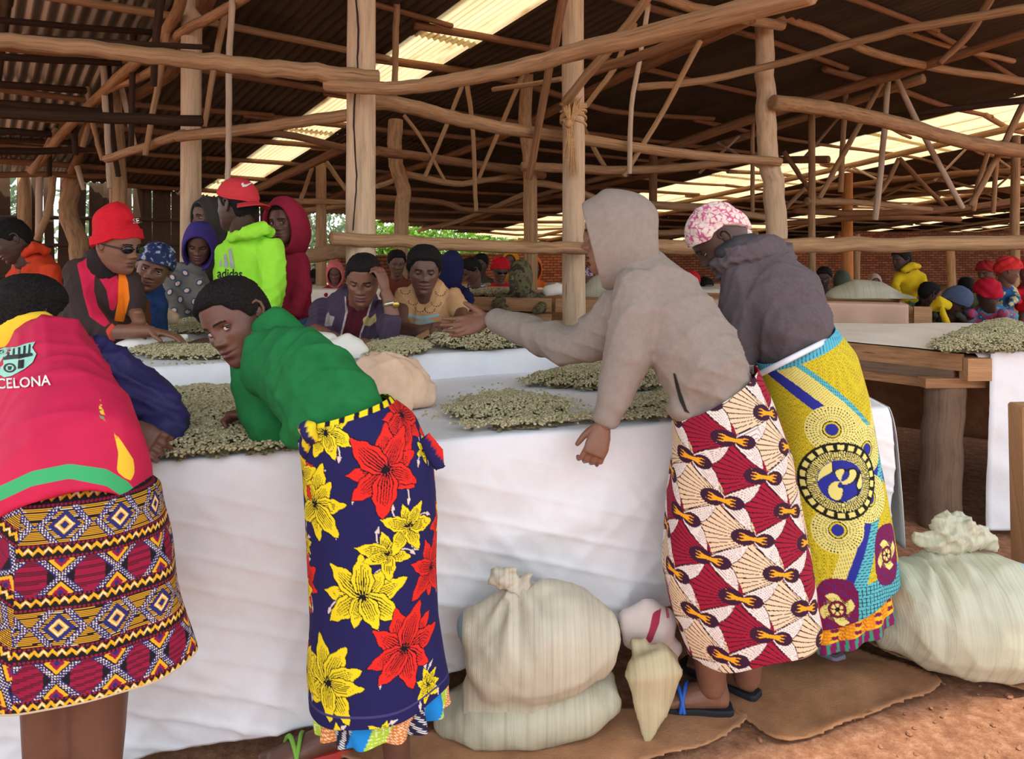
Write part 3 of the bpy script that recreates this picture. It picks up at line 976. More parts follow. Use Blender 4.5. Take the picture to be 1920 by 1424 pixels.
_pile = [0]
def beans(poly_px, z, hmax, label, dens=26000, slope=0.12, sparse=0.05, ring=0.03, bed=True, res=0.014, group=None):
    """a heap of green coffee: a lumpy bed with single beans laid over it and strewn round its rim"""
    _pile[0] += 1
    r = np.random.RandomState(500 + _pile[0])
    poly = smooth_poly([tuple(G(x, y, z).xy) for x, y in poly_px])
    pa = np.array(poly)
    cx, cy = pa.mean(0)
    (x0, y0), (x1, y1) = pa.min(0) - ring * 2, pa.max(0) + ring * 2
    def height(X, Y):
        d = edge_dist(poly, X, Y) * np.where(inside(poly, X, Y), 1, -1)
        d = d + 0.012 * np.sin(X * 61 + Y * 23) + 0.010 * np.sin(Y * 83 - X * 31) + .006 * np.sin(X * 170 + 2 * np.sin(Y * 140))
        lump = 1 + 0.25 * np.sin(X * 13 + 1.3 * np.sin(Y * 9 + _pile[0])) * np.sin(Y * 15 + _pile[0])
        return d, hmax * (1 - np.exp(-np.maximum(d, 0) / slope)) * lump
    mb = MB()
    if bed:
        gx, gy = np.meshgrid(np.arange(x0, x1, res), np.arange(y0, y1, res))
        d, h = height(gx, gy)
        ok = d > 0.002
        idx = -np.ones(gx.shape, int)
        keep = np.zeros(gx.shape, bool)
        cell = ok[:-1, :-1] & ok[1:, :-1] & ok[:-1, 1:] & ok[1:, 1:]
        for (a, b) in ((0, 0), (0, 1), (1, 0), (1, 1)):
            keep[a:keep.shape[0] - 1 + a, b:keep.shape[1] - 1 + b] |= cell
        idx[keep] = np.arange(keep.sum())
        V = np.stack([gx[keep], gy[keep], z + 0.001 + h[keep]], 1)
        ci = np.argwhere(cell)
        fs = [(idx[i, j], idx[i, j + 1], idx[i + 1, j + 1], idx[i + 1, j]) for i, j in ci]
        mb.add(V, fs)
    nbed = mb.n
    N = int((x1 - x0) * (y1 - y0) * dens)
    X = x0 + (x1 - x0) * r.rand(N); Y = y0 + (y1 - y0) * r.rand(N)
    d, h = height(X, Y)
    p = np.where(d > 0, 1.0 if bed else sparse * 6, np.where(d > -ring, sparse * (1 + d / ring) * 2.5, 0))
    k = r.rand(N) < p
    V = np.stack([X[k], Y[k], z + 0.0035 + h[k] + 0.003 * r.rand(k.sum())], 1)
    mb.add(V, [])
    o = mb.build('coffee_bean_pile', M_BED, base=(cx, cy, z))
    at = o.data.attributes.new('bean', 'BOOLEAN', 'POINT')
    fl = np.zeros(len(o.data.vertices), bool); fl[nbed:] = True
    at.data.foreach_set('value', fl)
    md = o.modifiers.new('beans', 'NODES'); md.node_group = ng
    tag(o, label, 'coffee beans', group, 'stuff')
    return o

def quadpt(q, u, v):
    a, b, c, d = [np.array(k, float) for k in q]
    return (a * (1 - u) + b * u) * (1 - v) + (d * (1 - u) + c * u) * v

def table_frame(name, q, z, label, leg=0.06, m=W_OLD, board=0.12, legs=None):
    """plank-sided sorting table: four boards round a slatted bed, on round legs; q = front-left, front-right, back-right, back-left"""
    q = [np.array(k, float) for k in q]
    c = sum(q) / 4
    root = empty(name, (c[0], c[1], 0))
    tag(root, label, 'table')
    def brd(nm, p0, p1, z0, h, th, mm):
        d = p1 - p0; L = np.linalg.norm(d)
        mb = MB(); mb.box(((p0 + p1)[0] / 2, (p0 + p1)[1] / 2, z0), (L, th, h), Matrix.Rotation(math.atan2(d[1], d[0]), 4, 'Z'))
        return mb.build(nm, mm, root, smooth=False)
    for i in range(4):
        brd('side_board', q[i] + (c - q[i]) * .06, q[(i + 1) % 4] + (c - q[(i + 1) % 4]) * .06, z - board / 2 - 0.012, board, 0.028, m)
    n = 5
    for i in range(n):
        v0, v1 = i / n + 0.01, (i + 1) / n - 0.01
        A, B = quadpt(q, 0.02, v0), quadpt(q, 0.98, v0)
        C, D = quadpt(q, 0.98, v1), quadpt(q, 0.02, v1)
        mb = MB()
        zt, zb = z - 0.03, z - 0.055
        vs = [(*A, zb), (*B, zb), (*C, zb), (*D, zb), (*A, zt), (*B, zt), (*C, zt), (*D, zt)]
        mb.add(vs, [(3, 2, 1, 0), (4, 5, 6, 7), (0, 1, 5, 4), (1, 2, 6, 5), (2, 3, 7, 6), (3, 0, 4, 7)])
        mb.build('bed_plank', m, root, smooth=False)
    for (u, v) in (legs or ((0.06, 0.14), (0.94, 0.14), (0.94, 0.88), (0.06, 0.88), (0.5, 0.14), (0.5, 0.88))):
        p = quadpt(q, u, v)
        log('leg', [np.array((*p, -0.03)), np.array((*p, z - 0.06))], leg, leg, W_OLD, root, n=10)
    return root

def crease(X, Z, seed, k=1.0):
    """sharp-ish diagonal creases of a hanging sheet"""
    r = np.random.RandomState(seed)
    out = np.zeros_like(X)
    for i in range(7):
        a = r.uniform(-0.7, 0.7); f = r.uniform(2.5, 9) * k
        ph = (X * math.cos(a) * .55 + Z * math.sin(a) * 1.6 + Z * .5) * f + r.rand() * 6 + 0.8 * np.sin(X * 3 * r.rand() + Z * 4)
        out += (1 - np.abs(np.sin(ph))) ** 3 * r.uniform(.3, 1.0) + .5 * np.sin(ph * .5)
    return out / 4

def table_sheet(name, q, z, zb, label, m, nu=180, ntop=44, nf=70, over=0.02, amp=0.034, seed=1, push=None, lip=0.0, right=True, group=None):
    """one sheet laid over a table and hanging down its front (and right) side; zb(u) = height of its lower edge"""
    root = empty(name, (*((np.array(q[0]) + np.array(q[1])) / 2), 0))
    tag(root, label, 'sheet', group)
    u = np.linspace(0, 1, nu)
    fd = np.array(q[1], float) - np.array(q[0], float); fd /= np.linalg.norm(fd)
    nrm = np.array((fd[1], -fd[0]))
    A = np.zeros((ntop + nf, nu, 3))
    for i in range(ntop):
        v = 1 - i / (ntop - 1)
        p = np.array([quadpt(q, uu, v) for uu in u])
        A[i, :, :2] = p
        zz = z + 0.0025 * np.sin(p[:, 0] * 9 + 1.7 * np.sin(p[:, 1] * 7)) + 0.003 * crease(p[:, 0], p[:, 1] * 1.3, seed + 5, 1.6)
        edge = min(v, 1) 
        zz += lip * np.exp(-(v / 0.05) ** 2)
        A[i, :, 2] = zz - 0.004
    front = np.array([quadpt(q, uu, 0.0) for uu in u])
    for i in range(nf):
        s = (i + 1) / nf
        bz = np.array([zb(uu) for uu in u])
        ztop = A[ntop - 1, :, 2]
        zz = ztop + (bz - ztop) * s
        hang = (1 - np.exp(-s * 14)) 
        off = over * hang + amp * (0.35 + 0.8 * s) * crease(front[:, 0] * 1.2, zz * 1.1, seed, 3.6) * hang
        if push is not None:
            off = off + push(front[:, 0], zz)
        A[ntop + i, :, :2] = front + nrm * off[:, None]
        A[ntop + i, :, 2] = zz
    mb = MB()
    mb.grid(A)
    o = mb.build('spread_cloth', m, root)
    so = o.modifiers.new('t', 'SOLIDIFY'); so.thickness = 0.002
    if right:
        mb = MB()
        k = 30
        B = np.zeros((k, 40, 3))
        for i in range(k):
            s = i / (k - 1)
            for j in range(40):
                v = j / 39
                p = quadpt(q, 1.0, v)
                out = np.array(fd) * (0.006 + 0.03 * (1 - math.exp(-s * 9)) + 0.02 * s * math.sin(v * 17 + s * 2))
                B[i, j] = (*(p + out + nrm * 0.02 * s * (1 - v)), z - 0.004 + (zb(1.0) - z) * s)
        mb.grid(B)
        o = mb.build('hanging_end', m, root)
        so = o.modifiers.new('t', 'SOLIDIFY'); so.thickness = 0.002
    return root

# --- table in front
Q1 = [(-1.95, 2.023 - .278 * 1.95), (1.29, 2.023 + .278 * 1.29), (1.42, 3.05 + .40 * 1.42), (-2.3, 3.05 - .40 * 2.3)]
table_frame('sorting_table', Q1, 0.78, 'long front sorting table under the white tarpaulin')
def zb1(u):
    return float(np.interp(u, [0, .3, .43, .52, .66, .8, 1], [.03, .04, .06, .10, .19, .24, .30]))
def push1(X, Z):
    return -0.05 * np.exp(-((X - 0.05) / 0.3) ** 2) * np.clip((0.5 - Z) / 0.3, 0, 1)
table_sheet('tarpaulin', Q1, 0.785, zb1, 'white tarpaulin spread over the front table and hanging to the ground', M_TARP, nu=260, nf=110, push=push1, seed=4)

ey = MB()
c_ = P(502, 1345, 1.835)
ey.tube([(c_ + Vector((.011 * math.cos(a), 0, .013 * math.sin(a))), .0035) for a in np.linspace(0, 6.2832, 16)], 6)
ey.build('eyelet', plain('eyelet_metal', rgb(60, 62, 64), .35, .7), bpy.data.objects['tarpaulin'])
# --- second table, a little higher
Q2 = [(-2.7, 3.03 - .32 * 2.7), (0.36, 3.03 + .32 * .36), (0.5, 4.05), (-2.6, 2.72)]
table_frame('sorting_table', Q2, 0.88, 'second sorting table where the two seated sorters lean', m=W_PLANK)
table_sheet('tarpaulin', Q2, 0.885, lambda u: 0.56, 'white tarpaulin over the second table, below the seated sorters', M_TARP, nf=30, amp=0.008, seed=9)
# --- third table at the left, behind
Q6 = [(-2.2, 3.82), (-1.0, 4.05), (-1.15, 5.0), (-2.5, 4.7)]
table_frame('sorting_table', Q6, 0.86, 'third sorting table at the left, before the patterned wrap', m=W_PLANK)
table_sheet('tarpaulin', Q6, 0.865, lambda u: 0.62, 'white tarpaulin over the third table at the left', M_TARP, nf=16, nu=70, amp=0.006, seed=19)

# --- right-hand table with open plank side
Q3 = [(2.19, 3.28), (4.3, 3.36), (4.6, 4.58), (0.92, 4.58)]
tb = table_frame('plank_table', Q3, 0.825, 'plank-sided table with round log leg at the right', m=W_OLD, board=0.085, legs=((0.9, .1), (.9, .9), (.1, .9)))
p = P(1772, 712, 3.36)
log('leg', [np.array((p.x - .03, 3.36, -.03)), np.array((p.x - .02, 3.36, .3)), np.array((p.x, 3.36, .70))], 0.09, 0.084, W_OLD, tb, n=16, wob=.05)
def brd3(nm, p0, p1, zc, h, th, m, off=0):
    p0, p1 = np.array(p0), np.array(p1); d = p1 - p0; L = np.linalg.norm(d)
    n = np.array((d[1], -d[0])) / L * off
    mb = MB(); mb.box(((p0 + p1)[0] / 2 + n[0], (p0 + p1)[1] / 2 + n[1], zc), (L, th, h), Matrix.Rotation(math.atan2(d[1], d[0]), 4, 'Z'))
    return mb.build(nm, m, tb, smooth=False)
a, dd = np.array((2.15, 3.29)), np.array((0.92, 4.58))
W_WORN = wood('wood_worn_plank', rgb(166, 122, 86), 0.45, around=2.0, along=1.6, cracks=0.8, orange=rgb(190, 146, 106))
brd3('side_board', a, dd, 0.79, 0.08, 0.03, W_WORN, -.035)
brd3('side_board', a + (dd - a) * .02, a + (dd - a) * .28, 0.725, 0.05, 0.045, W_OLD, -.03)
brd3('side_board', a + (dd - a) * .22, a + (dd - a) * .9, 0.728, 0.04, 0.03, W_WORN, -.03)
brd3('side_board', a + (dd - a) * .05, a + (dd - a) * .95, 0.675, 0.05, 0.05, W_WORN, -.01)
brd3('corner_block', (2.12, 3.255), (2.235, 3.26), 0.762, 0.105, 0.06, W_PLANK, 0)
brd3('crossbeam', (1.95, 3.30), (2.24, 3.31), 0.69, 0.045, 0.06, W_WORN, 0)
table_sheet('sheet', Q3, 0.835, lambda u: 0.10 if u > .06 else 0.78, 'cream sheet spread on the plank-sided table at the right', M_CREAM, nu=90, nf=4, amp=0.0, seed=23, right=False)
# white tarpaulin hanging at its front
mb = MB()
nu, nv = 60, 70
A = np.zeros((nv, nu, 3))
for i in range(nv):
    for j in range(nu):
        u, v = j / (nu - 1), i / (nv - 1)
        x = 2.235 + u * 1.6 - 0.03 * v * (1 - u)
        A[i, j] = (x, 3.245 + .03 * u - 0.03 * v + 0.012 * math.sin(x * 14 + v * 3) * v, 0.845 - v * (0.80 - .03 * math.sin(x * 5)))
cr = crease(A[:, :, 0] * 2, A[:, :, 2] * 1.5, 77)
A[:, :, 1] -= cr * 0.02
top = np.zeros((4, nu, 3)); 
for i in range(4):
    top[i] = A[0]; top[i, :, 1] = A[0, :, 1] + 0.12 * (1 - i / 4); top[i, :, 2] = 0.846
mb.grid(np.concatenate([top, A]))
o = mb.build('tarpaulin', M_TARP, base=(2.6, 3.25, 0.4))
o.modifiers.new('t', 'SOLIDIFY').thickness = 0.002
tag(o, 'white tarpaulin hanging at the front of the right table', 'sheet')
# hessian hung under the right table
mb = MB()
A = np.zeros((20, 60, 3))
for i in range(20):
    for j in range(60):
        u, v = j / 59, i / 19
        A[i, j] = (1.0 + u * 2.6, 4.42 - .02 * u + 0.03 * math.sin(u * 23 + v * 2), 0.78 - v * (0.64 + .05 * math.sin(u * 9)))
mb.grid(A)
o = mb.build('hessian_curtain', M_HESS, base=(2, 4.4, .5)); o.modifiers.new('t', 'SOLIDIFY').thickness = 0.003
tag(o, 'brown hessian hanging in the shade under the right table', 'sheet')
# squared timber at the right edge
mb = MB()
mb.box((1.945, 2.62, 0.36), (0.075, 0.09, 0.76), Matrix.Rotation(-0.02, 4, 'Y'))
o = mb.build('timber_post', W_PLANK, base=(1.945, 2.62, 0), smooth=False)
o.modifiers.new('b', 'BEVEL').width = 0.008
tag(o, 'squared orange timber post at the right edge beside the sack', 'post')

# --- long plank table in the middle distance
Q4 = [(-0.6, 6.2), (3.03, 5.02), (3.6, 6.3), (-0.1, 7.5)]
t4 = table_frame('plank_table', Q4, 0.90, 'long orange plank table behind the roped post', m=W_PLANK, board=0.12)
p0, p1 = np.array(Q4[0]), np.array(Q4[1])
d = (p1 - p0) / np.linalg.norm(p1 - p0); nn = np.array((d[1], -d[0]))
for (u0, u1, zc, h) in ((0, .26, .845, .115), (.0, .26, .72, .10), (.27, .31, .845, .115), (.265, .285, .62, .2), (.32, .62, .845, .11), (.97, 1.0, .845, .12), (.955, .975, .62, .3)):
    a, b = p0 + (p1 - p0) * u0 + nn * .03, p0 + (p1 - p0) * u1 + nn * .03
    mb = MB(); mb.box(((a + b)[0] / 2, (a + b)[1] / 2, zc), (np.linalg.norm(b - a), .03, h), Matrix.Rotation(math.atan2(d[1], d[0]), 4, 'Z'))
    mb.build('side_board', W_PLANK, t4, smooth=False)
mb = MB()
A = np.zeros((16, 70, 3))
for i in range(16):
    for j in range(70):
        u, v = .56 + .40 * j / 69, i / 15
        p = p0 + (p1 - p0) * u + nn * (0.055 + 0.012 * math.sin(j * .5) * v)
        if i < 4: p = p - nn * (0.25 * (3 - i) / 3); zz = .915
        else: zz = .915 - (i - 3) / 12 * .155
        A[i, j] = (p[0], p[1], zz)
mb.grid(A)
o = mb.build('sheet', M_PINKCLOTH, base=tuple(A[8, 35])); o.modifiers.new('t', 'SOLIDIFY').thickness = 0.003
tag(o, 'pinkish cloth hung over the front of the middle plank table', 'sheet')
# --- rows further back
for i, (q, lab) in enumerate((
        ([(-3.4, 7.6), (-.2, 8.0), (-.3, 9.0), (-3.6, 8.6)], 'far sorting table behind the maroon hoodie'),
        ([(-.6, 8.2), (3.4, 7.6), (3.8, 8.8), (-.3, 9.4)], 'far sorting table behind the camouflage hood'),
        )):
    table_frame('sorting_table', q, 0.86, lab, m=W_PLANK)
    table_sheet('sheet', q, 0.868, lambda u: 0.66, 'pale sheet on the ' + lab, M_CREAM, nu=40, ntop=12, nf=8, amp=0.01, seed=40 + i, right=False)

# --- coffee
beans([(215, 775), (330, 742), (440, 735), (560, 745), (660, 790), (575, 846), (430, 858), (282, 868), (240, 850), (205, 820)], .787, .038, 'wide heap of green coffee beans before the green sweater')
beans([(845, 782), (875, 758), (955, 745), (1040, 760), (1058, 775), (990, 790), (905, 792)], .787, .026, 'small heap of green coffee beans in the middle of the front tarpaulin', ring=.06)
beans([(980, 724), (1055, 702), (1125, 685), (1230, 680), (1290, 700), (1260, 728), (1150, 738), (1050, 730)], .787, .05, 'heap of green coffee beans behind the hoodie sleeve')
beans([(855, 808), (1000, 794), (1130, 786), (1262, 780), (1268, 788), (1110, 798), (960, 810)], .787, .008, 'thin strip of coffee beans along the front table edge', slope=.03, ring=.03)
beans([(1172, 768), (1225, 748), (1290, 752), (1300, 770), (1230, 778)], .787, .014, 'small patch of coffee beans between the hoodie arm and skirt', slope=.05)
beans([(800, 790), (900, 735), (1000, 745), (1100, 760), (1150, 790), (950, 812), (820, 806)], .787, .0, 'loose coffee beans strewn thinly on the front tarpaulin', dens=2600, bed=False, ring=.04)
beans([(808, 652), (822, 636), (862, 621), (930, 622), (990, 634), (1010, 650), (905, 660)], .887, .085, 'heap of green coffee beans under the reaching hand')
beans([(688, 672), (700, 650), (735, 640), (800, 650), (795, 664), (740, 676)], .887, .025, 'low heap of coffee beans beside the white bundle')
beans([(255, 668), (290, 652), (345, 648), (430, 655), (450, 670), (330, 676)], .887, .018, 'small heap of coffee beans under the fingers at the left', ring=.06)
beans([(230, 690), (330, 680), (420, 680), (410, 690), (300, 697)], .887, .0, 'few loose coffee beans on the edge of the second table', dens=3000, bed=False)
beans([(318, 618), (345, 606), (400, 603), (440, 612), (420, 626), (340, 630)], .867, .03, 'dark heap of coffee beans beside the small cream sack', dens=16000)
beans([(300, 604), (345, 592), (400, 590), (430, 598), (380, 604)], .867, .02, 'thin ridge of coffee beans before the patterned wrap', dens=12000)
beans([(1748, 660), (1790, 634), (1850, 616), (1920, 620), (1975, 640), (1960, 662), (1830, 665)], .838, .07, 'large heap of coffee beans on the right table')
beans([(868, 553), (900, 546), (960, 546), (1010, 552), (930, 556)], .905, .03, 'coffee beans on the middle plank table', dens=5000, res=.03)
beans([(880, 545), (915, 538), (930, 540), (925, 546)], .87, .05, 'far coffee beans beside the striped shirt', dens=3000, res=.04)

# --- sheets of sacking on the ground
def snap(poly, X, Y):
    best = np.full(X.shape, 1e9); ox, oy = X.copy(), Y.copy()
    for i in range(len(poly)):
        a = np.array(poly[i]); b = np.array(poly[(i + 1) % len(poly)]); ab = b - a
        t = np.clip(((X - a[0]) * ab[0] + (Y - a[1]) * ab[1]) / (ab @ ab + 1e-12), 0, 1)
        qx, qy = a[0] + t * ab[0], a[1] + t * ab[1]
        d = np.hypot(X - qx, Y - qy); k = d < best
        best[k] = d[k]; ox[k] = qx[k]; oy[k] = qy[k]
    return ox, oy
def ground_sheet(poly_px, label, m, seed, z=0.004, res=0.016):
    r = np.random.RandomState(seed)
    poly = smooth_poly([tuple(G(x, y, 0).xy) for x, y in poly_px], 4)
    pa = np.array(poly)
    (x0, y0), (x1, y1) = pa.min(0), pa.max(0)
    gx, gy = np.meshgrid(np.arange(x0 - res, x1 + res * 2, res), np.arange(y0 - res, y1 + res * 2, res))
    V0 = np.stack([gx.ravel(), gy.ravel(), np.zeros(gx.size)], 1)
    h = wrinkle(V0, seed, 14, 0.010, warp=2).reshape(gx.shape)
    d = edge_dist(poly, gx, gy)
    ok = inside(poly, gx, gy)
    hh = z + np.maximum(h, -0.002) * np.clip(d / .03, 0, 1) + 0.008 * np.exp(-(d / 0.02) ** 2) * (0.5 + 0.5 * np.sin(gx * 21 + gy * 17))
    sx_, sy_ = snap(poly, gx, gy)
    gx, gy = np.where(ok, gx, sx_), np.where(ok, gy, sy_)
    cell = ok[:-1, :-1] | ok[1:, :-1] | ok[:-1, 1:] | ok[1:, 1:]
    ok = np.zeros(gx.shape, bool)
    for (a, b) in ((0, 0), (0, 1), (1, 0), (1, 1)):
        ok[a:ok.shape[0] - 1 + a, b:ok.shape[1] - 1 + b] |= cell
    idx = -np.ones(gx.shape, int); idx[ok] = np.arange(ok.sum())
    mb = MB()
    mb.add(np.stack([gx[ok], gy[ok], hh[ok]], 1), [(idx[i, j], idx[i, j + 1], idx[i + 1, j + 1], idx[i + 1, j]) for i, j in np.argwhere(cell)])
    o = mb.build('sacking', m, base=(*pa.mean(0), 0))
    so = o.modifiers.new('t', 'SOLIDIFY'); so.thickness = 0.005; so.offset = 1
    tag(o, label, 'sacking')
ground_sheet([(640, 1424), (700, 1400), (830, 1375), (1000, 1352), (1180, 1335), (1280, 1322), (1400, 1345), (1345, 1392), (1245, 1424), (1100, 1450), (800, 1460)], 'brown hessian sacking under the pale stacked sacks', M_HESS2, 61)
ground_sheet([(1310, 1270), (1420, 1235), (1560, 1215), (1660, 1240), (1765, 1285), (1640, 1340), (1480, 1396), (1405, 1360), (1350, 1320)], 'brown hessian sacking under the sandalled feet', M_HESS, 62)
ground_sheet([(1580, 1180), (1660, 1160), (1990, 1200), (1990, 1310), (1890, 1295), (1760, 1262), (1690, 1245), (1640, 1222)], 'brown hessian sacking under the right-hand sack', M_HESS, 63, z=.012)
# pebbles and crumbs of earth
r = np.random.RandomState(9)
mb = MB()
for i in range(260):
    x, y = 0.4 + r.rand() * 1.9, 1.6 + r.rand() * 0.75
    s = 0.004 + 0.008 * r.rand() ** 3
    mb.ball((x, y, s * .4 - .008), (s, s * (0.6 + .5 * r.rand()), s * .7), Matrix.Rotation(r.rand() * 6, 4, 'Z'), 6, 4)
o = mb.build('pebbles', M_DIRT, base=(1.2, 1.9, 0), smooth=False)
tag(o, 'small pebbles and earth crumbs strewn on the sunny ground', 'pebbles', None, 'stuff')

# --- sacks
def sack_mat(name, c, stripe, axis=0, k=150, band=None, spec=0.45):
    t = NT(name)
    tc = t.n('ShaderNodeTexCoord')
    sx = t.n('ShaderNodeSeparateXYZ'); t.l(tc.outputs['Object'], sx.inputs[0])
    v = t.coord('Object', tuple((40 if i == axis else 1.2) for i in range(3)))
    f = t.noise(v, 3.0, 4, 0.6)
    base = t.ramp(f, [(0.3, mul(c, 0.80)), (0.5, c), (0.7, mul(c, 1.08))])
    if band:
        lo, hi, bc = band
        def win(a, b):
            m1 = t.n('ShaderNodeMath', operation='GREATER_THAN'); m1.inputs[1].default_value = a
            m2 = t.n('ShaderNodeMath', operation='LESS_THAN'); m2.inputs[1].default_value = b
            t.l(sx.outputs[axis], m1.inputs[0]); t.l(sx.outputs[axis], m2.inputs[0])
            m3 = t.n('ShaderNodeMath', operation='MULTIPLY'); t.l(m1.outputs[0], m3.inputs[0]); t.l(m2.outputs[0], m3.inputs[1])
            return m3.outputs[0]
        mx = t.n('ShaderNodeMixRGB'); mx.inputs['Color2'].default_value = (*bc, 1)
        m4 = t.n('ShaderNodeMath', operation='MULTIPLY'); m4.inputs[1].default_value = 0.75
        t.l(win(lo, hi), m4.inputs[0]); t.l(m4.outputs[0], mx.inputs['Fac']); t.l(base, mx.inputs['Color1'])
        base = mx.outputs['Color']
    t.l(base, t.b.inputs['Base Color'])
    wv = t.n('ShaderNodeTexWave'); wv.inputs['Scale'].default_value = 60; wv.bands_direction = 'XYZ'[axis]
    t.l(tc.outputs['Object'], wv.inputs['Vector'])
    nb = t.bump(wv.outputs['Fac'], 0.12, 0.002)
    nb = t.bump(t.noise(t.coord(), 14, 4), 0.2, 0.02, nb)
    t.l(nb, t.b.inputs['Normal'])
    t.b.inputs['Roughness'].default_value = 0.5
    t.b.inputs['Specular IOR Level'].default_value = spec
    return t.m
M_SACK = sack_mat('woven_sack', rgb(190, 181, 160), None, 0, band=(-0.232, -0.19, rgb(110, 138, 160)))
M_SACK2 = sack_mat('woven_sack_green', rgb(190, 188, 164), None, 0, band=(0.16, 0.20, rgb(150, 186, 204)))
M_SACK3 = sack_mat('woven_sack_plain', rgb(176, 170, 146), None, 0)
M_SACKPINK = cloth('woven_sack_pink', rgb(232, 196, 166), 0.1, 20, 0.8, 260, 0.85, 0.2)
M_SACKRED = cloth('woven_sack_white_red', rgb(222, 206, 200), 0.1, 20, 0.6, 260, 0.8, 0.3)
M_BUNDLE = sheet_mat('white_bundle', rgb(240, 234, 224))
def T(px, py, Y, r, flat=1.0):
    """a station of a loft: place in the frame, distance, radius across in frame pixels, depth ratio"""
    return (P(px, py, Y), r * Y / F, r * Y / F * flat)
def soft(name, tubes, m, parent, voxel=0.012, smooth=6, amp=0.004, k=40, seed=1, n=16, stretch=(1, 1, 1), floor_z=None, warp=None, flat_start=()):
    mb = MB()
    for i, tb in enumerate(tubes):
        mb.tube(tb, n, round_ends=i not in flat_start)
    V, N, Fs = remesh(mb, voxel, smooth)
    if amp and k < 0:
        V = V + N * folds(V, seed, amp, -k)[:, None]
    elif amp:
        V = V + N * wrinkle(V, seed, k, amp, stretch)[:, None]
    if warp is not None:
        V = warp(V)
    if floor_z is not None:
        V[:, 2] = np.maximum(V[:, 2], floor_z)
    ob = MB(); ob.add(V, Fs)
    if isinstance(parent, tuple):
        return ob.build(name, m, None, base=parent)
    return ob.build(name, m, parent)
def sack(label, tubes, neck, m, base, seed, tuft=None, voxel=0.012, amp=0.006, floor_z=None, k=-30):
    root = empty('sack', base)
    tag(root, label, 'sack')
    b = soft('body', tubes, m, root, voxel, 6, amp, k, seed, floor_z=floor_z)
    if tuft:
        soft('tied_neck', tuft, m, root, voxel * .55, 1, amp * 1.3, -75, seed + 1)
    return root
# pleats towards the neck are cut into the body after meshing
def pleat(o, c, reach, amp, n, ax):
    me = o.data
    co = np.zeros(len(me.vertices) * 3); me.vertices.foreach_get('co', co); co = co.reshape(-1, 3)
    c = np.array(c) - np.array(base_of(o))
    d = co - c
    rr = np.linalg.norm(d, axis=1)
    ang = np.arctan2(d[:, ax[1]], d[:, ax[0]])
    no = np.zeros(len(me.vertices) * 3); me.vertices.foreach_get('normal', no); no = no.reshape(-1, 3)
    w = np.exp(-(rr / reach) ** 2) * np.clip(rr / (reach * .25), 0, 1)
    co += no * (amp * w * np.sin(ang * n + 2 * np.sin(ang * 3)))[:, None]
    me.vertices.foreach_set('co', co.ravel()); me.update()

s = sack('large pale woven sack with tied neck, on top of the pair', [
    [T(925, 1255, 1.88, 72, .9), T(960, 1225, 1.88, 98, .85), T(1010, 1205, 1.89, 108, .85), T(1075, 1195, 1.9, 98, .85), T(1120, 1200, 1.91, 70, .85)],
    [T(930, 1265, 1.88, 60, .8), T(900, 1310, 1.87, 45, .6), T(872, 1352, 1.86, 14, .7)],
    [T(930, 1320, 1.87, 40, .8), T(1010, 1300, 1.87, 40, 1)],
    [T(890, 1190, 1.88, 42, 1), T(940, 1140, 1.88, 34, 1), T(962, 1108, 1.87, 20, 1)],
    [T(1010, 1150, 1.89, 60, .9), T(965, 1112, 1.87, 22, 1)], [T(1080, 1140, 1.91, 40, 1), T(1040, 1105, 1.9, 18, 1), T(968, 1105, 1.87, 13, 1)]],
    None, M_SACK, (0.058, 1.88, 0.0), 31,
    tuft=[[T(970, 1106, 1.87, 17, 1), T(985, 1092, 1.87, 12, 1), T(990, 1078, 1.87, 8, 1)], [T(965, 1102, 1.87, 16, 1), T(942, 1088, 1.87, 20, .9), T(930, 1072, 1.87, 11, .8)],
          [T(930, 1080, 1.87, 9, 1), T(950, 1068, 1.87, 9, 1), T(968, 1070, 1.87, 8, 1)], [T(920, 1090, 1.87, 7, 1), T(945, 1100, 1.86, 8, 1)]])
pleat(s.children[0], P(965, 1108, 1.80), .17, .011, 11, (0, 2))
s = sack('flattened pale sack pressed under the large tied sack', [
    [T(830, 1345, 1.93, 30, 1.4), T(890, 1335, 1.93, 50, 1.6), T(990, 1320, 1.93, 62, 1.5), T(1090, 1305, 1.94, 58, 1.5), T(1135, 1297, 1.95, 40, 1.5)]],
    None, M_SACK3, (0.05, 1.93, 0), 33, floor_z=0.008)
s = sack('small limp sack corner drooping beside the blue sandal', [
    [T(1215, 1235, 1.9, 48, .5), T(1225, 1260, 1.89, 58, .55), T(1222, 1310, 1.88, 42, .5), T(1216, 1360, 1.86, 24, .5), T(1214, 1392, 1.85, 12, .6)],
    [T(1230, 1225, 1.92, 24, .6), T(1265, 1245, 1.92, 18, .6)], [T(1190, 1215, 1.94, 22, .6), T(1215, 1205, 1.94, 14, .6)]],
    None, sack_mat('woven_sack_tan', rgb(186, 170, 134), None, 0), (0.37, 1.88, 0), 35, amp=.006, floor_z=.012, voxel=.009)
s = RED_SACK = sack('white sack with red stripe slumped behind the limp sack', [
    [T(1175, 1180, 2.02, 40, .6), T(1215, 1170, 2.02, 50, .6), T(1250, 1185, 2.02, 42, .6)], [T(1220, 1200, 2.02, 40, .6), T(1255, 1230, 2.02, 34, .6)]],
    None, M_SACKRED, (0.4, 2.02, 0), 36, amp=.006)
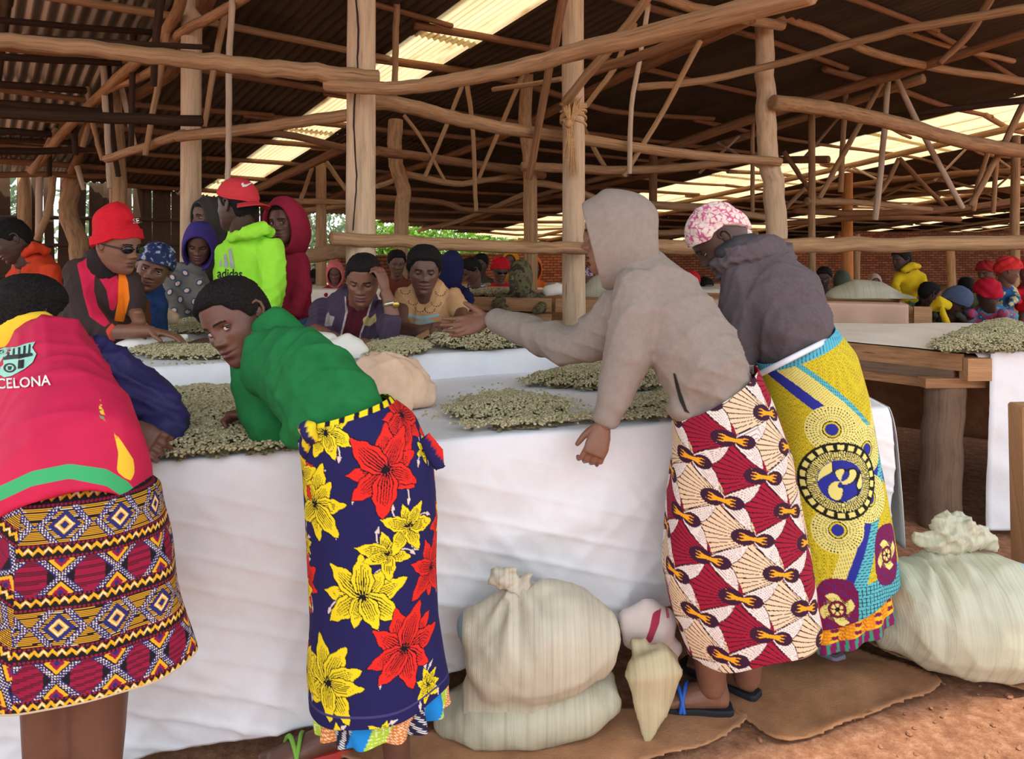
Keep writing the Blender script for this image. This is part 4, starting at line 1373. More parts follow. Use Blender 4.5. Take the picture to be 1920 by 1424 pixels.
s = sack('large pale green sack with knotted top at the right', [
    [T(1650, 1165, 2.24, 48, 1.2), T(1700, 1150, 2.22, 92, 1.1), T(1790, 1150, 2.2, 112, 1.0), T(1880, 1155, 2.18, 112, 1.0), T(1930, 1165, 2.16, 98, .9)],
    [T(1860, 1235, 2.14, 50, .9), T(1930, 1245, 2.13, 46, .8)],
    [T(1740, 1110, 2.22, 70, .9), T(1770, 1050, 2.22, 36, .8), T(1778, 1028, 2.22, 20, .8)],
    [T(1860, 1100, 2.2, 64, .8), T(1810, 1058, 2.22, 26, .8), T(1780, 1030, 2.22, 16, .8)]],
    None, M_SACK2, (1.42, 2.2, 0), 37, floor_z=.03,
    tuft=[[T(1778, 1034, 2.22, 22, .8), T(1784, 1005, 2.21, 40, .7), T(1796, 982, 2.22, 32, .7), T(1800, 968, 2.22, 18, .6)], [T(1770, 1022, 2.20, 16, .8), T(1738, 1014, 2.21, 20, .7), T(1714, 1006, 2.22, 12, .6)],
          [T(1795, 1008, 2.20, 26, .8), T(1835, 1008, 2.22, 24, .6), T(1866, 1020, 2.23, 12, .6)], [T(1764, 985, 2.22, 20, .7), T(1780, 968, 2.22, 14, .7)], [T(1810, 985, 2.19, 16, .7), T(1830, 1000, 2.2, 14, .7)]])
pleat(s.children[0], P(1778, 1030, 2.12), .2, .011, 12, (0, 2))
# sacks and bundles on the tables
s = sack('pink cream woven sack lying behind the green sweater', [
    [T(680, 715, 2.35, 44, .9), T(715, 715, 2.35, 54, .9), T(755, 725, 2.35, 48, .9), T(785, 735, 2.36, 34, .9), T(804, 735, 2.36, 22, .9)],
    [T(700, 680, 2.4, 22, .8), T(735, 672, 2.4, 14, .8), T(775, 690, 2.4, 18, .8), T(798, 712, 2.38, 14, .8)], [T(700, 758, 2.30, 24, .8), T(765, 764, 2.30, 16, .8)]],
    None, M_SACKPINK, (-.41, 2.35, .787), 38, amp=.008, k=-40, floor_z=.79, voxel=.009)
s = sack('white cloth bundle between the green sweater and purple jacket', [
    [T(625, 672, 2.8, 36, .8), T(655, 658, 2.8, 36, .8), T(678, 668, 2.8, 24, .8)], [T(580, 628, 2.95, 12, .8), T(620, 645, 2.9, 24, .8)]],
    None, M_BUNDLE, (-.68, 2.85, .887), 39, amp=.006, floor_z=.89)
s['category'] = 'cloth bundle'
s = sack('small cream and pink sack before the blue headscarf', [
    [T(290, 595, 3.75, 16, 1), T(310, 593, 3.75, 19, 1), T(328, 597, 3.75, 12, 1)]], None, M_SACKPINK, (-1.9, 3.75, .867), 41, amp=.004, floor_z=.87)
s = sack('crumpled white cloth under the hand at the left', [
    [T(225, 655, 2.98, 14, 1), T(250, 645, 3.0, 16, 1), T(300, 640, 3.02, 11, 1), T(350, 632, 3.05, 8, 1)], [T(240, 665, 2.95, 10, 1), T(262, 680, 2.9, 6, 1)]],
    None, M_BUNDLE, (-1.6, 3.0, .887), 42, amp=.005, k=-60, floor_z=.885)
s['category'] = 'cloth'
s = sack('large olive-cream sack lying on the middle plank table', [
    [T(1565, 565, 5.9, 22, 1), T(1600, 555, 5.9, 32, 1), T(1650, 558, 5.9, 30, 1), T(1690, 567, 5.9, 20, 1)], [T(1690, 562, 5.85, 16, 1), T(1722, 574, 5.8, 12, 1)]],
    None, M_SACK3, (3.0, 5.9, .9), 43, voxel=.025, amp=.012, floor_z=.905, k=20)
s = sack('cream sack slumped on the middle plank table left of the roped post', [
    [T(1025, 548, 6.2, 14, 1), T(1045, 542, 6.2, 14, 1), T(1062, 550, 6.2, 10, 1)]], None, M_BUNDLE, (.4, 6.2, .9), 44, voxel=.025, amp=.01, floor_z=.9, k=20)
s = sack('grey green sack beyond the hooded face', [
    [T(1105, 555, 6.6, 20, 1), T(1125, 535, 6.6, 24, 1), T(1140, 515, 6.6, 14, 1)]], None, M_SACK3, (.8, 6.6, .9), 45, voxel=.025, amp=.012, k=20)
s = sack('grey green sack behind the blue cap', [
    [T(1825, 565, 6.9, 16, 1), T(1838, 555, 6.9, 22, 1), T(1848, 570, 6.9, 16, 1)]], None, cloth('sack_grey', rgb(120, 132, 110)), (4.6, 6.9, .87), 46, voxel=.025, amp=.01, k=20)

# ------------------------------------------------------------------ people: tools
def skin_mat(name, c):
    t = NT(name)
    v = t.coord()
    t.l(t.ramp(t.noise(v, 16, 4), [(0.3, mul(c, 0.85)), (0.7, mul(c, 1.12))]), t.b.inputs['Base Color'])
    t.l(t.bump(t.noise(v, 350, 2), 0.12, 0.001), t.b.inputs['Normal'])
    t.b.inputs['Roughness'].default_value = 0.48
    t.b.inputs['Specular IOR Level'].default_value = 0.45
    return t.m
SKIN = {'dark': skin_mat('skin_dark', rgb(104, 69, 55)), 'mid': skin_mat('skin_mid', rgb(126, 84, 64)), 'deep': skin_mat('skin_deep', rgb(74, 51, 43)),
        'warm': skin_mat('skin_warm', rgb(150, 92, 66))}
M_LIP = plain('lip', rgb(104, 62, 58), 0.45)
M_SCL = plain('eye_white', rgb(214, 204, 196), 0.25)
M_IRIS = plain('eye_dark', rgb(26, 15, 10), 0.12, 0, 0.6)
M_BROW = plain('eyebrow', rgb(30, 20, 16), 0.9)
M_NAIL = plain('nail', rgb(190, 140, 120), 0.35)
t = NT('hair')
v = t.coord()
vo = t.n('ShaderNodeTexVoronoi'); vo.inputs['Scale'].default_value = 190
t.l(v, vo.inputs['Vector'])
t.l(t.ramp(vo.outputs['Distance'], [(0.2, rgb(34, 28, 26)), (0.7, rgb(14, 11, 11))]), t.b.inputs['Base Color'])
t.l(t.bump(vo.outputs['Distance'], -1.0, 0.01), t.b.inputs['Normal'])
t.b.inputs['Roughness'].default_value = 0.85
t.b.inputs['Specular IOR Level'].default_value = 0.25
M_HAIR = t.m

_zt = np.array([-.118, -.1165, -.110, -.095, -.075, -.05, -.02, .01, .04, .07, .095, .108, .115, .119, .120])
_wt = np.array([0, .018, .030, .045, .058, .067, .073, .0755, .075, .069, .055, .040, .026, .011, 0])
_ft = np.array([.052, .064, .076, .083, .085, .085, .086, .087, .086, .077, .059, .041, .024, .006, -.006])
_bt = np.array([.05, .035, .012, -.020, -.048, -.072, -.091, -.099, -.098, -.089, -.070, -.050, -.034, -.016, -.006])
_zz = np.linspace(-.118, .120, 400)
def _sm(t):
    y = np.interp(_zz, _zt, t)
    k = np.hanning(19); k /= k.sum()
    yp = np.pad(y, 9, mode='reflect', reflect_type='odd')
    return np.convolve(yp, k, 'valid')
_W, _FR, _BK = np.maximum(_sm(_wt), 0), _sm(_ft), _sm(_bt)
def head_surf(phi, z):
    w = np.interp(z, _zz, _W); f = np.interp(z, _zz, _FR); b = np.interp(z, _zz, _BK)
    yc = (f + b) / 2 * .5 - 0.003
    s, c = np.sin(phi), np.cos(phi)
    x = w * np.sign(s) * np.abs(s) ** 0.88
    y = np.where(c >= 0, yc + (f - yc) * np.abs(c) ** .9, yc - (yc - b) * np.abs(c) ** .95)
    return np.stack([x, y, z + 0 * x], -1)
def g2(x, x0, sx, z, z0, sz):
    return np.exp(-((x - x0) / sx) ** 2 - ((z - z0) / sz) ** 2)
def face_push(p, front):
    x, z = p[..., 0], p[..., 2]
    ax = np.abs(x)
    d = (0.004 * g2(ax, .024, .022, z, .024, .009) - 0.0165 * g2(ax, .031, .0165, z, .004, .0125)
         + 0.010 * g2(x, 0, .009, z, .002, .020) + 0.019 * g2(x, 0, .0115, z, -.026, .0115) + 0.009 * g2(ax, .0150, .0075, z, -.0305, .0075)
         - 0.003 * g2(x, 0, .016, z, -.041, .004)
         + 0.0085 * g2(x, 0, .021, z, -.0535, .0058) + 0.0085 * g2(x, 0, .018, z, -.0675, .0065) - 0.0055 * g2(x, 0, .022, z, -.0605, .0024)
         - 0.004 * g2(x, 0, .02, z, -.081, .006) + 0.004 * g2(x, 0, .02, z, -.100, .012) + 0.005 * g2(ax, .050, .016, z, -.018, .018)
         - 0.003 * g2(ax, .045, .014, z, -.060, .02))
    q = p.copy()
    q[..., 1] += d * front
    return q
EX, EZ = 0.031, 0.0055
def build_head(mb, M, s=1.0, det=1.0, eyes=0.55, gaze=(0, 1, 0), smile=0.0):
    """adds a head (skin 0, lips 1, eye white 2, iris 3, brows 4) to mb; M places head-local (x, y forward, z up) in the place"""
    nph, nz = int(100 * det), int(84 * det)
    tt = np.linspace(0, 2 * math.pi, nph, endpoint=False)
    phi = tt - 0.45 * np.sin(tt)
    z = np.concatenate([np.linspace(.1197, .05, max(4, nz // 5)), np.linspace(.05, -.09, int(nz * .62))[1:], np.linspace(-.09, -.1178, max(4, nz // 6))[1:]])
    PH, Z = np.meshgrid(phi, z)
    p = head_surf(PH, Z)
    fr = np.clip(np.cos(PH) * 1.6, 0, 1)
    if det > .3:
        p = face_push(p, fr)
    if smile:
        ax = np.abs(p[..., 0])
        p[..., 2] += smile * .006 * g2(ax, .024, .010, p[..., 2], -.060, .010) * fr
    r, c = p.shape[:2]
    fs, mi = [], []
    for i in range(r - 1):
        for j in range(c):
            a, b = i * c + j, i * c + (j + 1) % c
            fs.append((a, a + c, b + c, b))
            q = p[i, j]
            k = 0
            if fr[i, j] > .5 and det > .6:
                ax = abs(q[0])
                if -.0735 < q[2] < -.0475 and ax < .0245 - abs(q[2] + .0605) * .55: k = 1
                elif .0125 < ax < .047 and abs(q[2] - (.0265 - ((ax - .028) / .02) ** 2 * .0045)) < .0032: k = 4
            mi.append(k)
    fs.append(tuple(range(c))); mi.append(0)
    fs.append(tuple(range((r - 1) * c, r * c))[::-1]); mi.append(0)
    A = np.array(M.to_3x3()) * s
    t0 = np.array(M.translation)
    def put(v): return v.reshape(-1, 3) @ A.T + t0
    mb.add(put(p), fs, mi)
    if det > .45:
        R = 0.0140
        ey = 0.0612
        g = np.array(gaze, float); g /= np.linalg.norm(g)
        n1, n2 = (18, 16) if det > .8 else (10, 8)
        for sx in (-1, 1):
            cc = np.array((sx * EX, ey, EZ))
            def slice_(e0, e1, rad, na, nb):
                e = np.radians(np.linspace(e0, e1, na)); b = np.radians(np.linspace(-84, 84, nb))
                E, B = np.meshgrid(e, b, indexing='ij')
                return np.stack([rad * np.sin(B), rad * np.cos(B) * np.cos(E), rad * np.cos(B) * np.sin(E)], -1)
            S = slice_(-88, 88, R, n1, n2)
            dd = S / R
            ok = (dd @ g) > math.cos(math.radians(31))
            fsx, mm = [], []
            for i in range(n1 - 1):
                for j in range(n2 - 1):
                    a = i * n2 + j
                    fsx.append((a, a + 1, a + n2 + 1, a + n2))
                    mm.append(3 if ok[i:i + 2, j:j + 2].sum() >= 2 else 2)
            mb.add(put(S + cc), fsx, mm)
            up, lo = -14 + 46 * eyes, -16 - 14 * eyes
            for (e0, e1) in ((up, 105), (-105, lo)):
                S = slice_(e0, e1, R * 1.10, 8, n2)
                mb.add(put(S + cc), [(i * n2 + j, i * n2 + j + 1, (i + 1) * n2 + j + 1, (i + 1) * n2 + j) for i in range(7) for j in range(n2 - 1)], 0)
                if e0 == up:
                    lash = [(Vector(q), .0014 * s) for q in put(slice_(up, up + 1, R * 1.11, 2, n2)[0][1:-1] + cc)]
                    mb.tube(lash, 5, 4)
    if det > .3:
        for sx in (-1, 1):
            h = [(.000, .004, .004), (.004, .012, .020), (.010, .006, .031), (.013, -.008, .033), (.014, -.019, .022), (.013, -.020, .004), (.009, -.012, -.014), (.004, -.004, -.026), (.0, .003, -.022)]
            pts = []
            for (ox, oy, oz) in h:
                q = np.array((sx * (.0725 + ox), -.008 + oy, .000 + oz)) @ A.T + t0
                pts.append((Vector(q), .0048 * s))
            mb.tube(pts, 7)
            cpt = np.array((sx * .078, -.012, .004)) @ A.T + t0
            Mx = M.to_3x3() @ Matrix.Rotation(sx * 0.25, 3, 'Z')
            mb.ball(cpt, (.0045 * s, .014 * s, .024 * s), Mx, 10, 8)

def cover(M, s, line, off, nphi=72, nz=36, stretch=0.0, seed=0, rough=0.0, ztop=.1199, back=0.0):
    """cap of hair, cloth or felt that follows the skull: line(phi deg 0..180) = lower edge height, off(a, phi, z) = thickness, a runs 0 top..1 edge"""
    tt = np.linspace(0, 2 * math.pi, nphi, endpoint=False)
    ad = np.degrees(np.abs((tt + math.pi) % (2 * math.pi) - math.pi))
    lo = np.array([line(a) for a in ad])
    a = np.concatenate([np.linspace(0, 1, nz) ** 0.8, [1.0]])
    A_, PH = np.meshgrid(a, tt, indexing='ij')
    Z = ztop - (ztop - lo[None, :]) * A_
    p = head_surf(PH, Z)
    n = np.stack([p[..., 0] / .075 ** 2, (p[..., 1] + .005) / .092 ** 2, (p[..., 2] - .01) / .11 ** 2], -1)
    n /= np.linalg.norm(n, axis=-1)[..., None] + 1e-9
    th = off(A_, np.degrees(np.abs((PH + math.pi) % (2 * math.pi) - math.pi)), Z)
    th[-1] = -0.002
    if rough:
        r = np.random.RandomState(seed)
        th[1:-1] += rough * (r.rand(*th[1:-1].shape) - .5)
    q = p + n * th[..., None]
    if stretch:
        q[..., 2] += np.maximum(q[..., 2] - .05, 0) * stretch
    if back:
        q[..., 1] -= back * np.clip((q[..., 2] - .02) / .1, 0, 1)
    Am = np.array(M.to_3x3()) * s
    q = q.reshape(-1, 3) @ Am.T + np.array(M.translation)
    mb = MB()
    r_, c_ = A_.shape
    fs = []
    for i in range(r_ - 1):
        for j in range(c_):
            x, y = i * c_ + j, i * c_ + (j + 1) % c_
            fs.append((x, x + c_, y + c_, y))
    fs.append(tuple(range(c_)))
    mb.add(q, fs)
    return mb
HAIRLINE = lambda a: float(np.interp(a, [0, 22, 40, 54, 66, 78, 90, 104, 125, 160, 180], [.074, .074, .066, .040, .032, .000, .000, .006, -.045, -.062, -.064]))
WRAPLINE = lambda a: float(np.interp(a, [0, 40, 75, 100, 140, 180], [.047, .044, .020, .006, -.040, -.05]))

def hood_mb(M, s=1.0, w=.108, top=.15, backy=-.145, face=.074, ow=.080, drop=.19, peak=0.0, lean=0.0, fall=.16, seed=0, rt=.12):
    """hood shell: rim ring round the face, arches back over the skull and down to the shoulders"""
    n = 40
    ang = np.linspace(0, 2 * math.pi, n, endpoint=False)
    def ring(y, ww, zt, zb, tilt=0.0, sq=0.9, dx=0.0):
        zc, hz = (zt + zb) / 2, (zt - zb) / 2
        x = ww * np.sign(np.sin(ang)) * np.abs(np.sin(ang)) ** sq
        z = zc + hz * np.cos(ang)
        return np.stack([x + dx, y + tilt * (z - zc) + 0 * x, z], 1)
    R = [ring(face - .045, ow * .93, top - .050, -.128, rt), ring(face - .012, ow * .97, top - .048, -.14, rt), ring(face + .004, ow, top - .044, -.15, rt), ring(face + .004, ow + .010, top - .032, -.158, rt), ring(face - .006, ow + .014, top - .024, -.165, rt),
         ring(face - .04, w * .97, top - .008, -.175, rt * .8), ring(.0, w, top + .006 + peak * .4, -.185, .06), ring(-.05, w * 1.0, top - .004 + peak, -drop, .0), ring(-.095, w * .90, top - .030 + peak, -drop, -.05),
         ring(-.125, w * .68, top - .075 + peak, -fall, -.08), ring(backy + .003, w * .40, top - .120 + peak, -.12, -.08), ring(backy, w * .12, top - .17 + peak, -.07, -.05)]
    Am = np.array(M.to_3x3()) * s
    rs = []
    for i, q in enumerate(R):
        if i > 4:
            q = q + wrinkle(q, seed + 3, 40, .004)[:, None] * np.array((1, .5, .5))
        rs.append(q @ Am.T + np.array(M.translation))
    # smooth in between
    P_ = []
    for i in range(len(rs) - 1):
        a, b, c, d = rs[max(i - 1, 0)], rs[i], rs[i + 1], rs[min(i + 2, len(rs) - 1)]
        for t in (0, .34, .67):
            P_.append(.5 * ((2 * b) + (-a + c) * t + (2 * a - 5 * b + 4 * c - d) * t * t + (-a + 3 * b - 3 * c + d) * t ** 3))
    P_.append(rs[-1])
    mb = MB()
    mb.rings(P_, (False, True))
    return mb

def head_matrix(px, py, Y, yaw, pitch, roll):
    """yaw 0 looks at the camera, + to the frame's right; pitch + looks down; roll + leans clockwise in the frame"""
    y_, p_, r_ = map(math.radians, (yaw, pitch, roll))
    f = Vector((math.sin(y_) * math.cos(p_), -math.cos(y_) * math.cos(p_), -math.sin(p_)))
    u = Vector((math.sin(y_) * math.sin(p_), -math.cos(y_) * math.sin(p_), math.cos(p_)))
    x = f.cross(u)
    M = Matrix((x, f, u)).transposed()
    M = Matrix.Rotation(r_, 3, 'Y') @ M
    M = M.to_4x4(); M.translation = P(px, py, Y)
    return M

def hand_mb(wrist, fdir, pnorm, thumb=1, curl=(.3, .3, .35, .4), s=1.0, spread=.06, thumb_in=0.3, voxel=.0036):
    f = Vector(fdir).normalized(); pn = Vector(pnorm); pn = (pn - f * pn.dot(f)).normalized()
    l = f.cross(pn) * thumb
    w = Vector(wrist)
    mb = MB()
    mb.tube([(w - f * .035 * s, .024 * s, .019 * s), (w, .025 * s, .018 * s), (w + f * .035 * s, .036 * s, .016 * s), (w + f * .07 * s, .040 * s, .014 * s), (w + f * .092 * s, .036 * s, .010 * s)], 14, ref=tuple(pn))
    for i, (o, L) in enumerate(zip((.029, .0095, -.010, -.028), (.074, .082, .077, .060))):
        p = w + (f * .086 + l * o) * s
        d = (f + l * spread * (1.5 - i)).normalized()
        pts = [(p - d * .012 * s, .0092 * s)]
        for k, (q, bend) in enumerate(((.44, .8), (.31, 1.2), (.25, .9))):
            ax = d.cross(pn)
            if ax.length > 1e-4:
                d = Matrix.Rotation(curl[i] * bend, 3, ax.normalized()) @ d
            p = p + d * L * q * s
            pts.append((p.copy(), (.0086, .0078, .0066)[k] * s))
        mb.tube(pts, 9, ref=tuple(l))
    p = w + (f * .022 + l * .026 + pn * .006) * s
    d = (f * .72 + l * (.75 - thumb_in) + pn * .32).normalized()
    pts = [(p - d * .012 * s, .013 * s), (p + d * .02 * s, .0125 * s)]
    p = p + d * .034 * s
    d2 = (d + f * .25 - l * thumb_in * .5).normalized()
    pts += [(p.copy(), .0105 * s), (p + d2 * .022 * s, .0092 * s), (p + d2 * .036 * s, .007 * s)]
    mb.tube(pts, 9)
    return remesh(mb, voxel * s, 2, .5)

def foot_mb(heel, fdir, s=1.0, up=None, ankle=None):
    f = Vector(fdir).normalized(); u = Vector((0, 0, 1)); l = f.cross(u)
    h = Vector(heel)
    mb = MB()
    mb.tube([(h + f * .015 * s + u * .032 * s, .028 * s, .030 * s), (h + f * .06 * s + u * .034 * s, .031 * s, .036 * s), (h + f * .12 * s + u * .026 * s, .038 * s, .028 * s), (h + f * .17 * s + u * .018 * s, .043 * s, .019 * s), (h + f * .195 * s + u * .015 * s, .040 * s, .014 * s)], 14, ref=(0, 0, 1))
    for i, o in enumerate((.030, .012, -.003, -.017, -.030)):
        r = .012 if i == 0 else .0085
        p = h + f * (.195 - abs(i - .7) * .006) * s + l * o * s + u * .012 * s
        mb.tube([(p - f * .02 * s, r * s), (p + f * .018 * s, r * s), (p + f * .032 * s - u * .002, r * .8 * s)], 8, ref=(0, 0, 1))
    if ankle is not None:
        a = Vector(ankle)
        mb.tube([(h + f * .028 * s + u * .03 * s, .030 * s, .034 * s), (h + f * .032 * s + u * .075 * s, .028 * s, .032 * s), (a, .036 * s, .040 * s)], 12)
    return remesh(mb, .0045 * s, 3, .5)

def cloth_print(name, rough=.85, bump=.2, var=.06):
    """cloth whose printed colours are carried by the mesh"""
    if name in _mats: return _mats[name]
    t = NT(name)
    at = t.n('ShaderNodeAttribute'); at.attribute_name = 'print'
    v = t.coord()
    f = t.ramp(t.noise(v, 12, 3), [(.3, (1 - var,) * 3), (.7, (1.0,) * 3)])
    mx = t.n('ShaderNodeMixRGB', blend_type='MULTIPLY'); mx.inputs['Fac'].default_value = 1
    t.l(at.outputs['Color'], mx.inputs['Color1']); t.l(f, mx.inputs['Color2'])
    t.l(mx.outputs['Color'], t.b.inputs['Base Color'])
    nb = t.bump(t.noise(v, 480, 2), bump, .0015)
    t.l(nb, t.b.inputs['Normal'])
    t.b.inputs['Roughness'].default_value = rough
    t.b.inputs['Specular IOR Level'].default_value = .25
    _mats[name] = t.m
    return t.m
def set_print(o, colr):
    at = o.data.color_attributes.new('print', 'FLOAT_COLOR', 'POINT')
    c = np.ones((len(colr), 4), np.float32); c[:, :3] = colr
    at.data.foreach_set('color', c.ravel())

def panels(o, base, plist, name, rough=.85, bump=.25, bscale=420, var=.08):
    """sewn-in colour panels: each is an outline given as it shows in the frame, kept on the cloth as a signed distance so that its edge stays sharp"""
    me = o.data
    co = np.zeros(len(me.vertices) * 3); me.vertices.foreach_get('co', co); co = co.reshape(-1, 3) + np.array(base_of(o))
    px = CX + co[:, 0] / co[:, 1] * F; py = HY - (co[:, 2] - H) / co[:, 1] * F
    t = NT(name)
    v = t.coord()
    f = t.noise(v, 12, 3)
    cur = t.ramp(f, [(.3, mul(base, 1 - var)), (.7, mul(base, 1 + var))])
    for i, (poly, colr) in enumerate(plist):
        d = edge_dist(poly, px, py) * np.where(inside(poly, px, py), 1, -1)
        at = me.attributes.new('panel%d' % i, 'FLOAT', 'POINT')
        at.data.foreach_set('value', np.clip(d, -30, 30).astype(np.float32))
        an = t.n('ShaderNodeAttribute'); an.attribute_name = 'panel%d' % i
        gt = t.n('ShaderNodeMapRange'); gt.inputs['From Min'].default_value = -.6; gt.inputs['From Max'].default_value = .6
        t.l(an.outputs['Fac'], gt.inputs['Value'])
        mx = t.n('ShaderNodeMixRGB')
        t.l(gt.outputs[0], mx.inputs['Fac']); t.l(cur, mx.inputs['Color1']); mx.inputs['Color2'].default_value = (*colr, 1)
        cur = mx.outputs['Color']
    t.l(cur, t.b.inputs['Base Color'])
    t.l(t.bump(t.noise(v, bscale, 2), bump, .002), t.b.inputs['Normal'])
    t.b.inputs['Roughness'].default_value = rough
    t.b.inputs['Specular IOR Level'].default_value = .25
    me.materials.clear(); me.materials.append(t.m)

def bvh_of(o):
    me = o.data
    b = base_of(o)
    return BVHTree.FromPolygons([v.co + b for v in me.vertices], [tuple(p.vertices) for p in me.polygons])
def project(name, V2, Fs, o, m, lift=.0025, sub=True):
    """lays flat artwork (given as it shows in the frame) on the cloth it is printed on"""
    bm2 = bmesh.new()
    vs_ = [bm2.verts.new((x, y, 0)) for (x, y) in V2]
    for f_ in Fs:
        try: bm2.faces.new([vs_[i] for i in f_])
        except ValueError: pass
    bmesh.ops.triangulate(bm2, faces=bm2.faces)
    for _ in range(3):
        lg = [e for e in bm2.edges if e.calc_length() > 7]
        if not lg: break
        bmesh.ops.subdivide_edges(bm2, edges=lg, cuts=1)
        bmesh.ops.triangulate(bm2, faces=bm2.faces)
    bm2.verts.index_update()
    V2 = [(v.co.x, v.co.y) for v in bm2.verts]; Fs = [tuple(v.index for v in f_.verts) for f_ in bm2.faces]
    bm2.free()
    bv = bvh_of(o)
    out = []
    org = Vector((0, 0, H))
    last = None
    for (x, y) in V2:
        d = (P(x, y, 1.0) - org).normalized()
        hit = bv.ray_cast(org, d)
        if hit[0] is not None:
            last = (hit[0] - org).length
        q = org + d * ((last or 2.0) - lift)
        out.append(tuple(q))
    mb = MB(); mb.add(out, Fs)
    return mb.build(name, m, o, smooth=False)
def fill2d(polys, maxlen=7.0):
    """triangulate outlines (first fills, holes allowed) into vertices and faces"""
    cu = bpy.data.curves.new('tmp', 'CURVE'); cu.dimensions = '2D'; cu.fill_mode = 'BOTH'
    for pl_ in polys:
        pts = []
        n = len(pl_)
        for i in range(n):
            a, b = np.array(pl_[i], float), np.array(pl_[(i + 1) % n], float)
            k = max(1, int(np.linalg.norm(b - a) / maxlen))
            for j in range(k):
                pts.append(a + (b - a) * j / k)
        sp = cu.splines.new('POLY'); sp.use_cyclic_u = True
        sp.points.add(len(pts) - 1)
        for q, c in zip(sp.points, pts): q.co = (c[0], -c[1], 0, 1)
    o = bpy.data.objects.new('tmp', cu); COL.objects.link(o)
    dg = bpy.context.evaluated_depsgraph_get()
    me = o.evaluated_get(dg).to_mesh()
    V = [(v.co.x, -v.co.y) for v in me.vertices]; Fs = [tuple(p.vertices) for p in me.polygons]
    o.evaluated_get(dg).to_mesh_clear()
    bpy.data.objects.remove(o); bpy.data.curves.remove(cu)
    return V, Fs
def text2d(s, cx, cy, size, rot=0.0, arc=0.0, xs=1.0):
    """letters as flat outlines round (cx, cy) in frame pixels; arc bends the baseline"""
    cu = bpy.data.curves.new('tmp', 'FONT'); cu.body = s; cu.size = 1.0; cu.align_x = 'CENTER'; cu.align_y = 'CENTER'; cu.resolution_u = 3; cu.offset = .016
    o = bpy.data.objects.new('tmp', cu); COL.objects.link(o)
    dg = bpy.context.evaluated_depsgraph_get()
    me = o.evaluated_get(dg).to_mesh()
    V = []
    for v in me.vertices:
        x, y = v.co.x * size * xs, -v.co.y * size
        if arc: y += arc * (x / size) ** 2
        c, s_ = math.cos(rot), math.sin(rot)
        V.append((cx + x * c - y * s_, cy + x * s_ + y * c))
    Fs = [tuple(p.vertices) for p in me.polygons]
    o.evaluated_get(dg).to_mesh_clear()
    bpy.data.objects.remove(o); bpy.data.curves.remove(cu)
    return V, Fs

class Person:
    def __init__(s, label, base, tone='dark', group=None):
        s.root = empty('person', base)
        tag(s.root, label, 'person', group)
        s.mb = MB()
        s.tone = tone
    def head(s, px, py, Y, yaw=0, pitch=0, roll=0, k=1.0, det=1.0, eyes=.55, gaze=(0, 1, 0), smile=0):
        s.M = head_matrix(px, py, Y, yaw, pitch, roll); s.k = k; s.det = det
        if gaze == 'cam':
            gaze = tuple((s.M.inverted() @ Vector((0, 0, H))).normalized())
        build_head(s.mb, s.M, k, det, eyes, gaze, smile)
        s.neck_top = s.M @ (Vector((0, -.018, -.05)) * k)
        return s
    def flesh(s, tubes, voxel=.010, smooth=4, n=12):
        mb = MB()
        for tb in tubes: mb.tube(tb, n)
        V, N, Fs = remesh(mb, voxel, smooth)
        s.mb.add(V, Fs, 0)
    def neck(s, px, py, Y, r=.052, k=None):
        k = k or s.k
        s.mb.tube([(s.neck_top + (s.M.to_3x3() @ Vector((0, -.012, .03))) * k, r * k * 1.0), (s.neck_top, r * k), (P(px, py, Y), r * k * 1.15)], 16)
    def hand(self, *a, **kw):
        V, N, Fs = hand_mb(*a, **kw)
        self.mb.add(V, Fs, 0)
    def foot(self, *a, **kw):
        V, N, Fs = foot_mb(*a, **kw)
        self.mb.add(V, Fs, 0)
    def wear(s, name, tubes, m, voxel=.010, smooth=5, amp=.006, k=-48, seed=1, stretch=(1, 1, 1), n=16, **kw):
        return soft(name, tubes, m, s.root, voxel, smooth, amp, k, seed, n, stretch, **kw)
    def cap(s, name, line, off, m, **kw):
        return cover(s.M, s.k, line, off, **kw).build(name, m, s.root)
    def hair(s, th=.012, line=HAIRLINE, rough=.004, det=1.0):
        f = lambda a, ph, z: th * np.clip((1 - a) * 6, .15, 1) ** .5 * (1 + .25 * (z > .06))
        return s.cap('hair', line, f, M_HAIR, nphi=int(90 * det), nz=int(44 * det), rough=rough, seed=3)
    def hood(s, m, name='hood', **kw):
        o = hood_mb(s.M, s.k, **kw).build(name, m, s.root)
        return o
    def done(s):
        return s.mb.build('body', [SKIN[s.tone], M_LIP, M_SCL, M_IRIS, M_BROW], s.root)

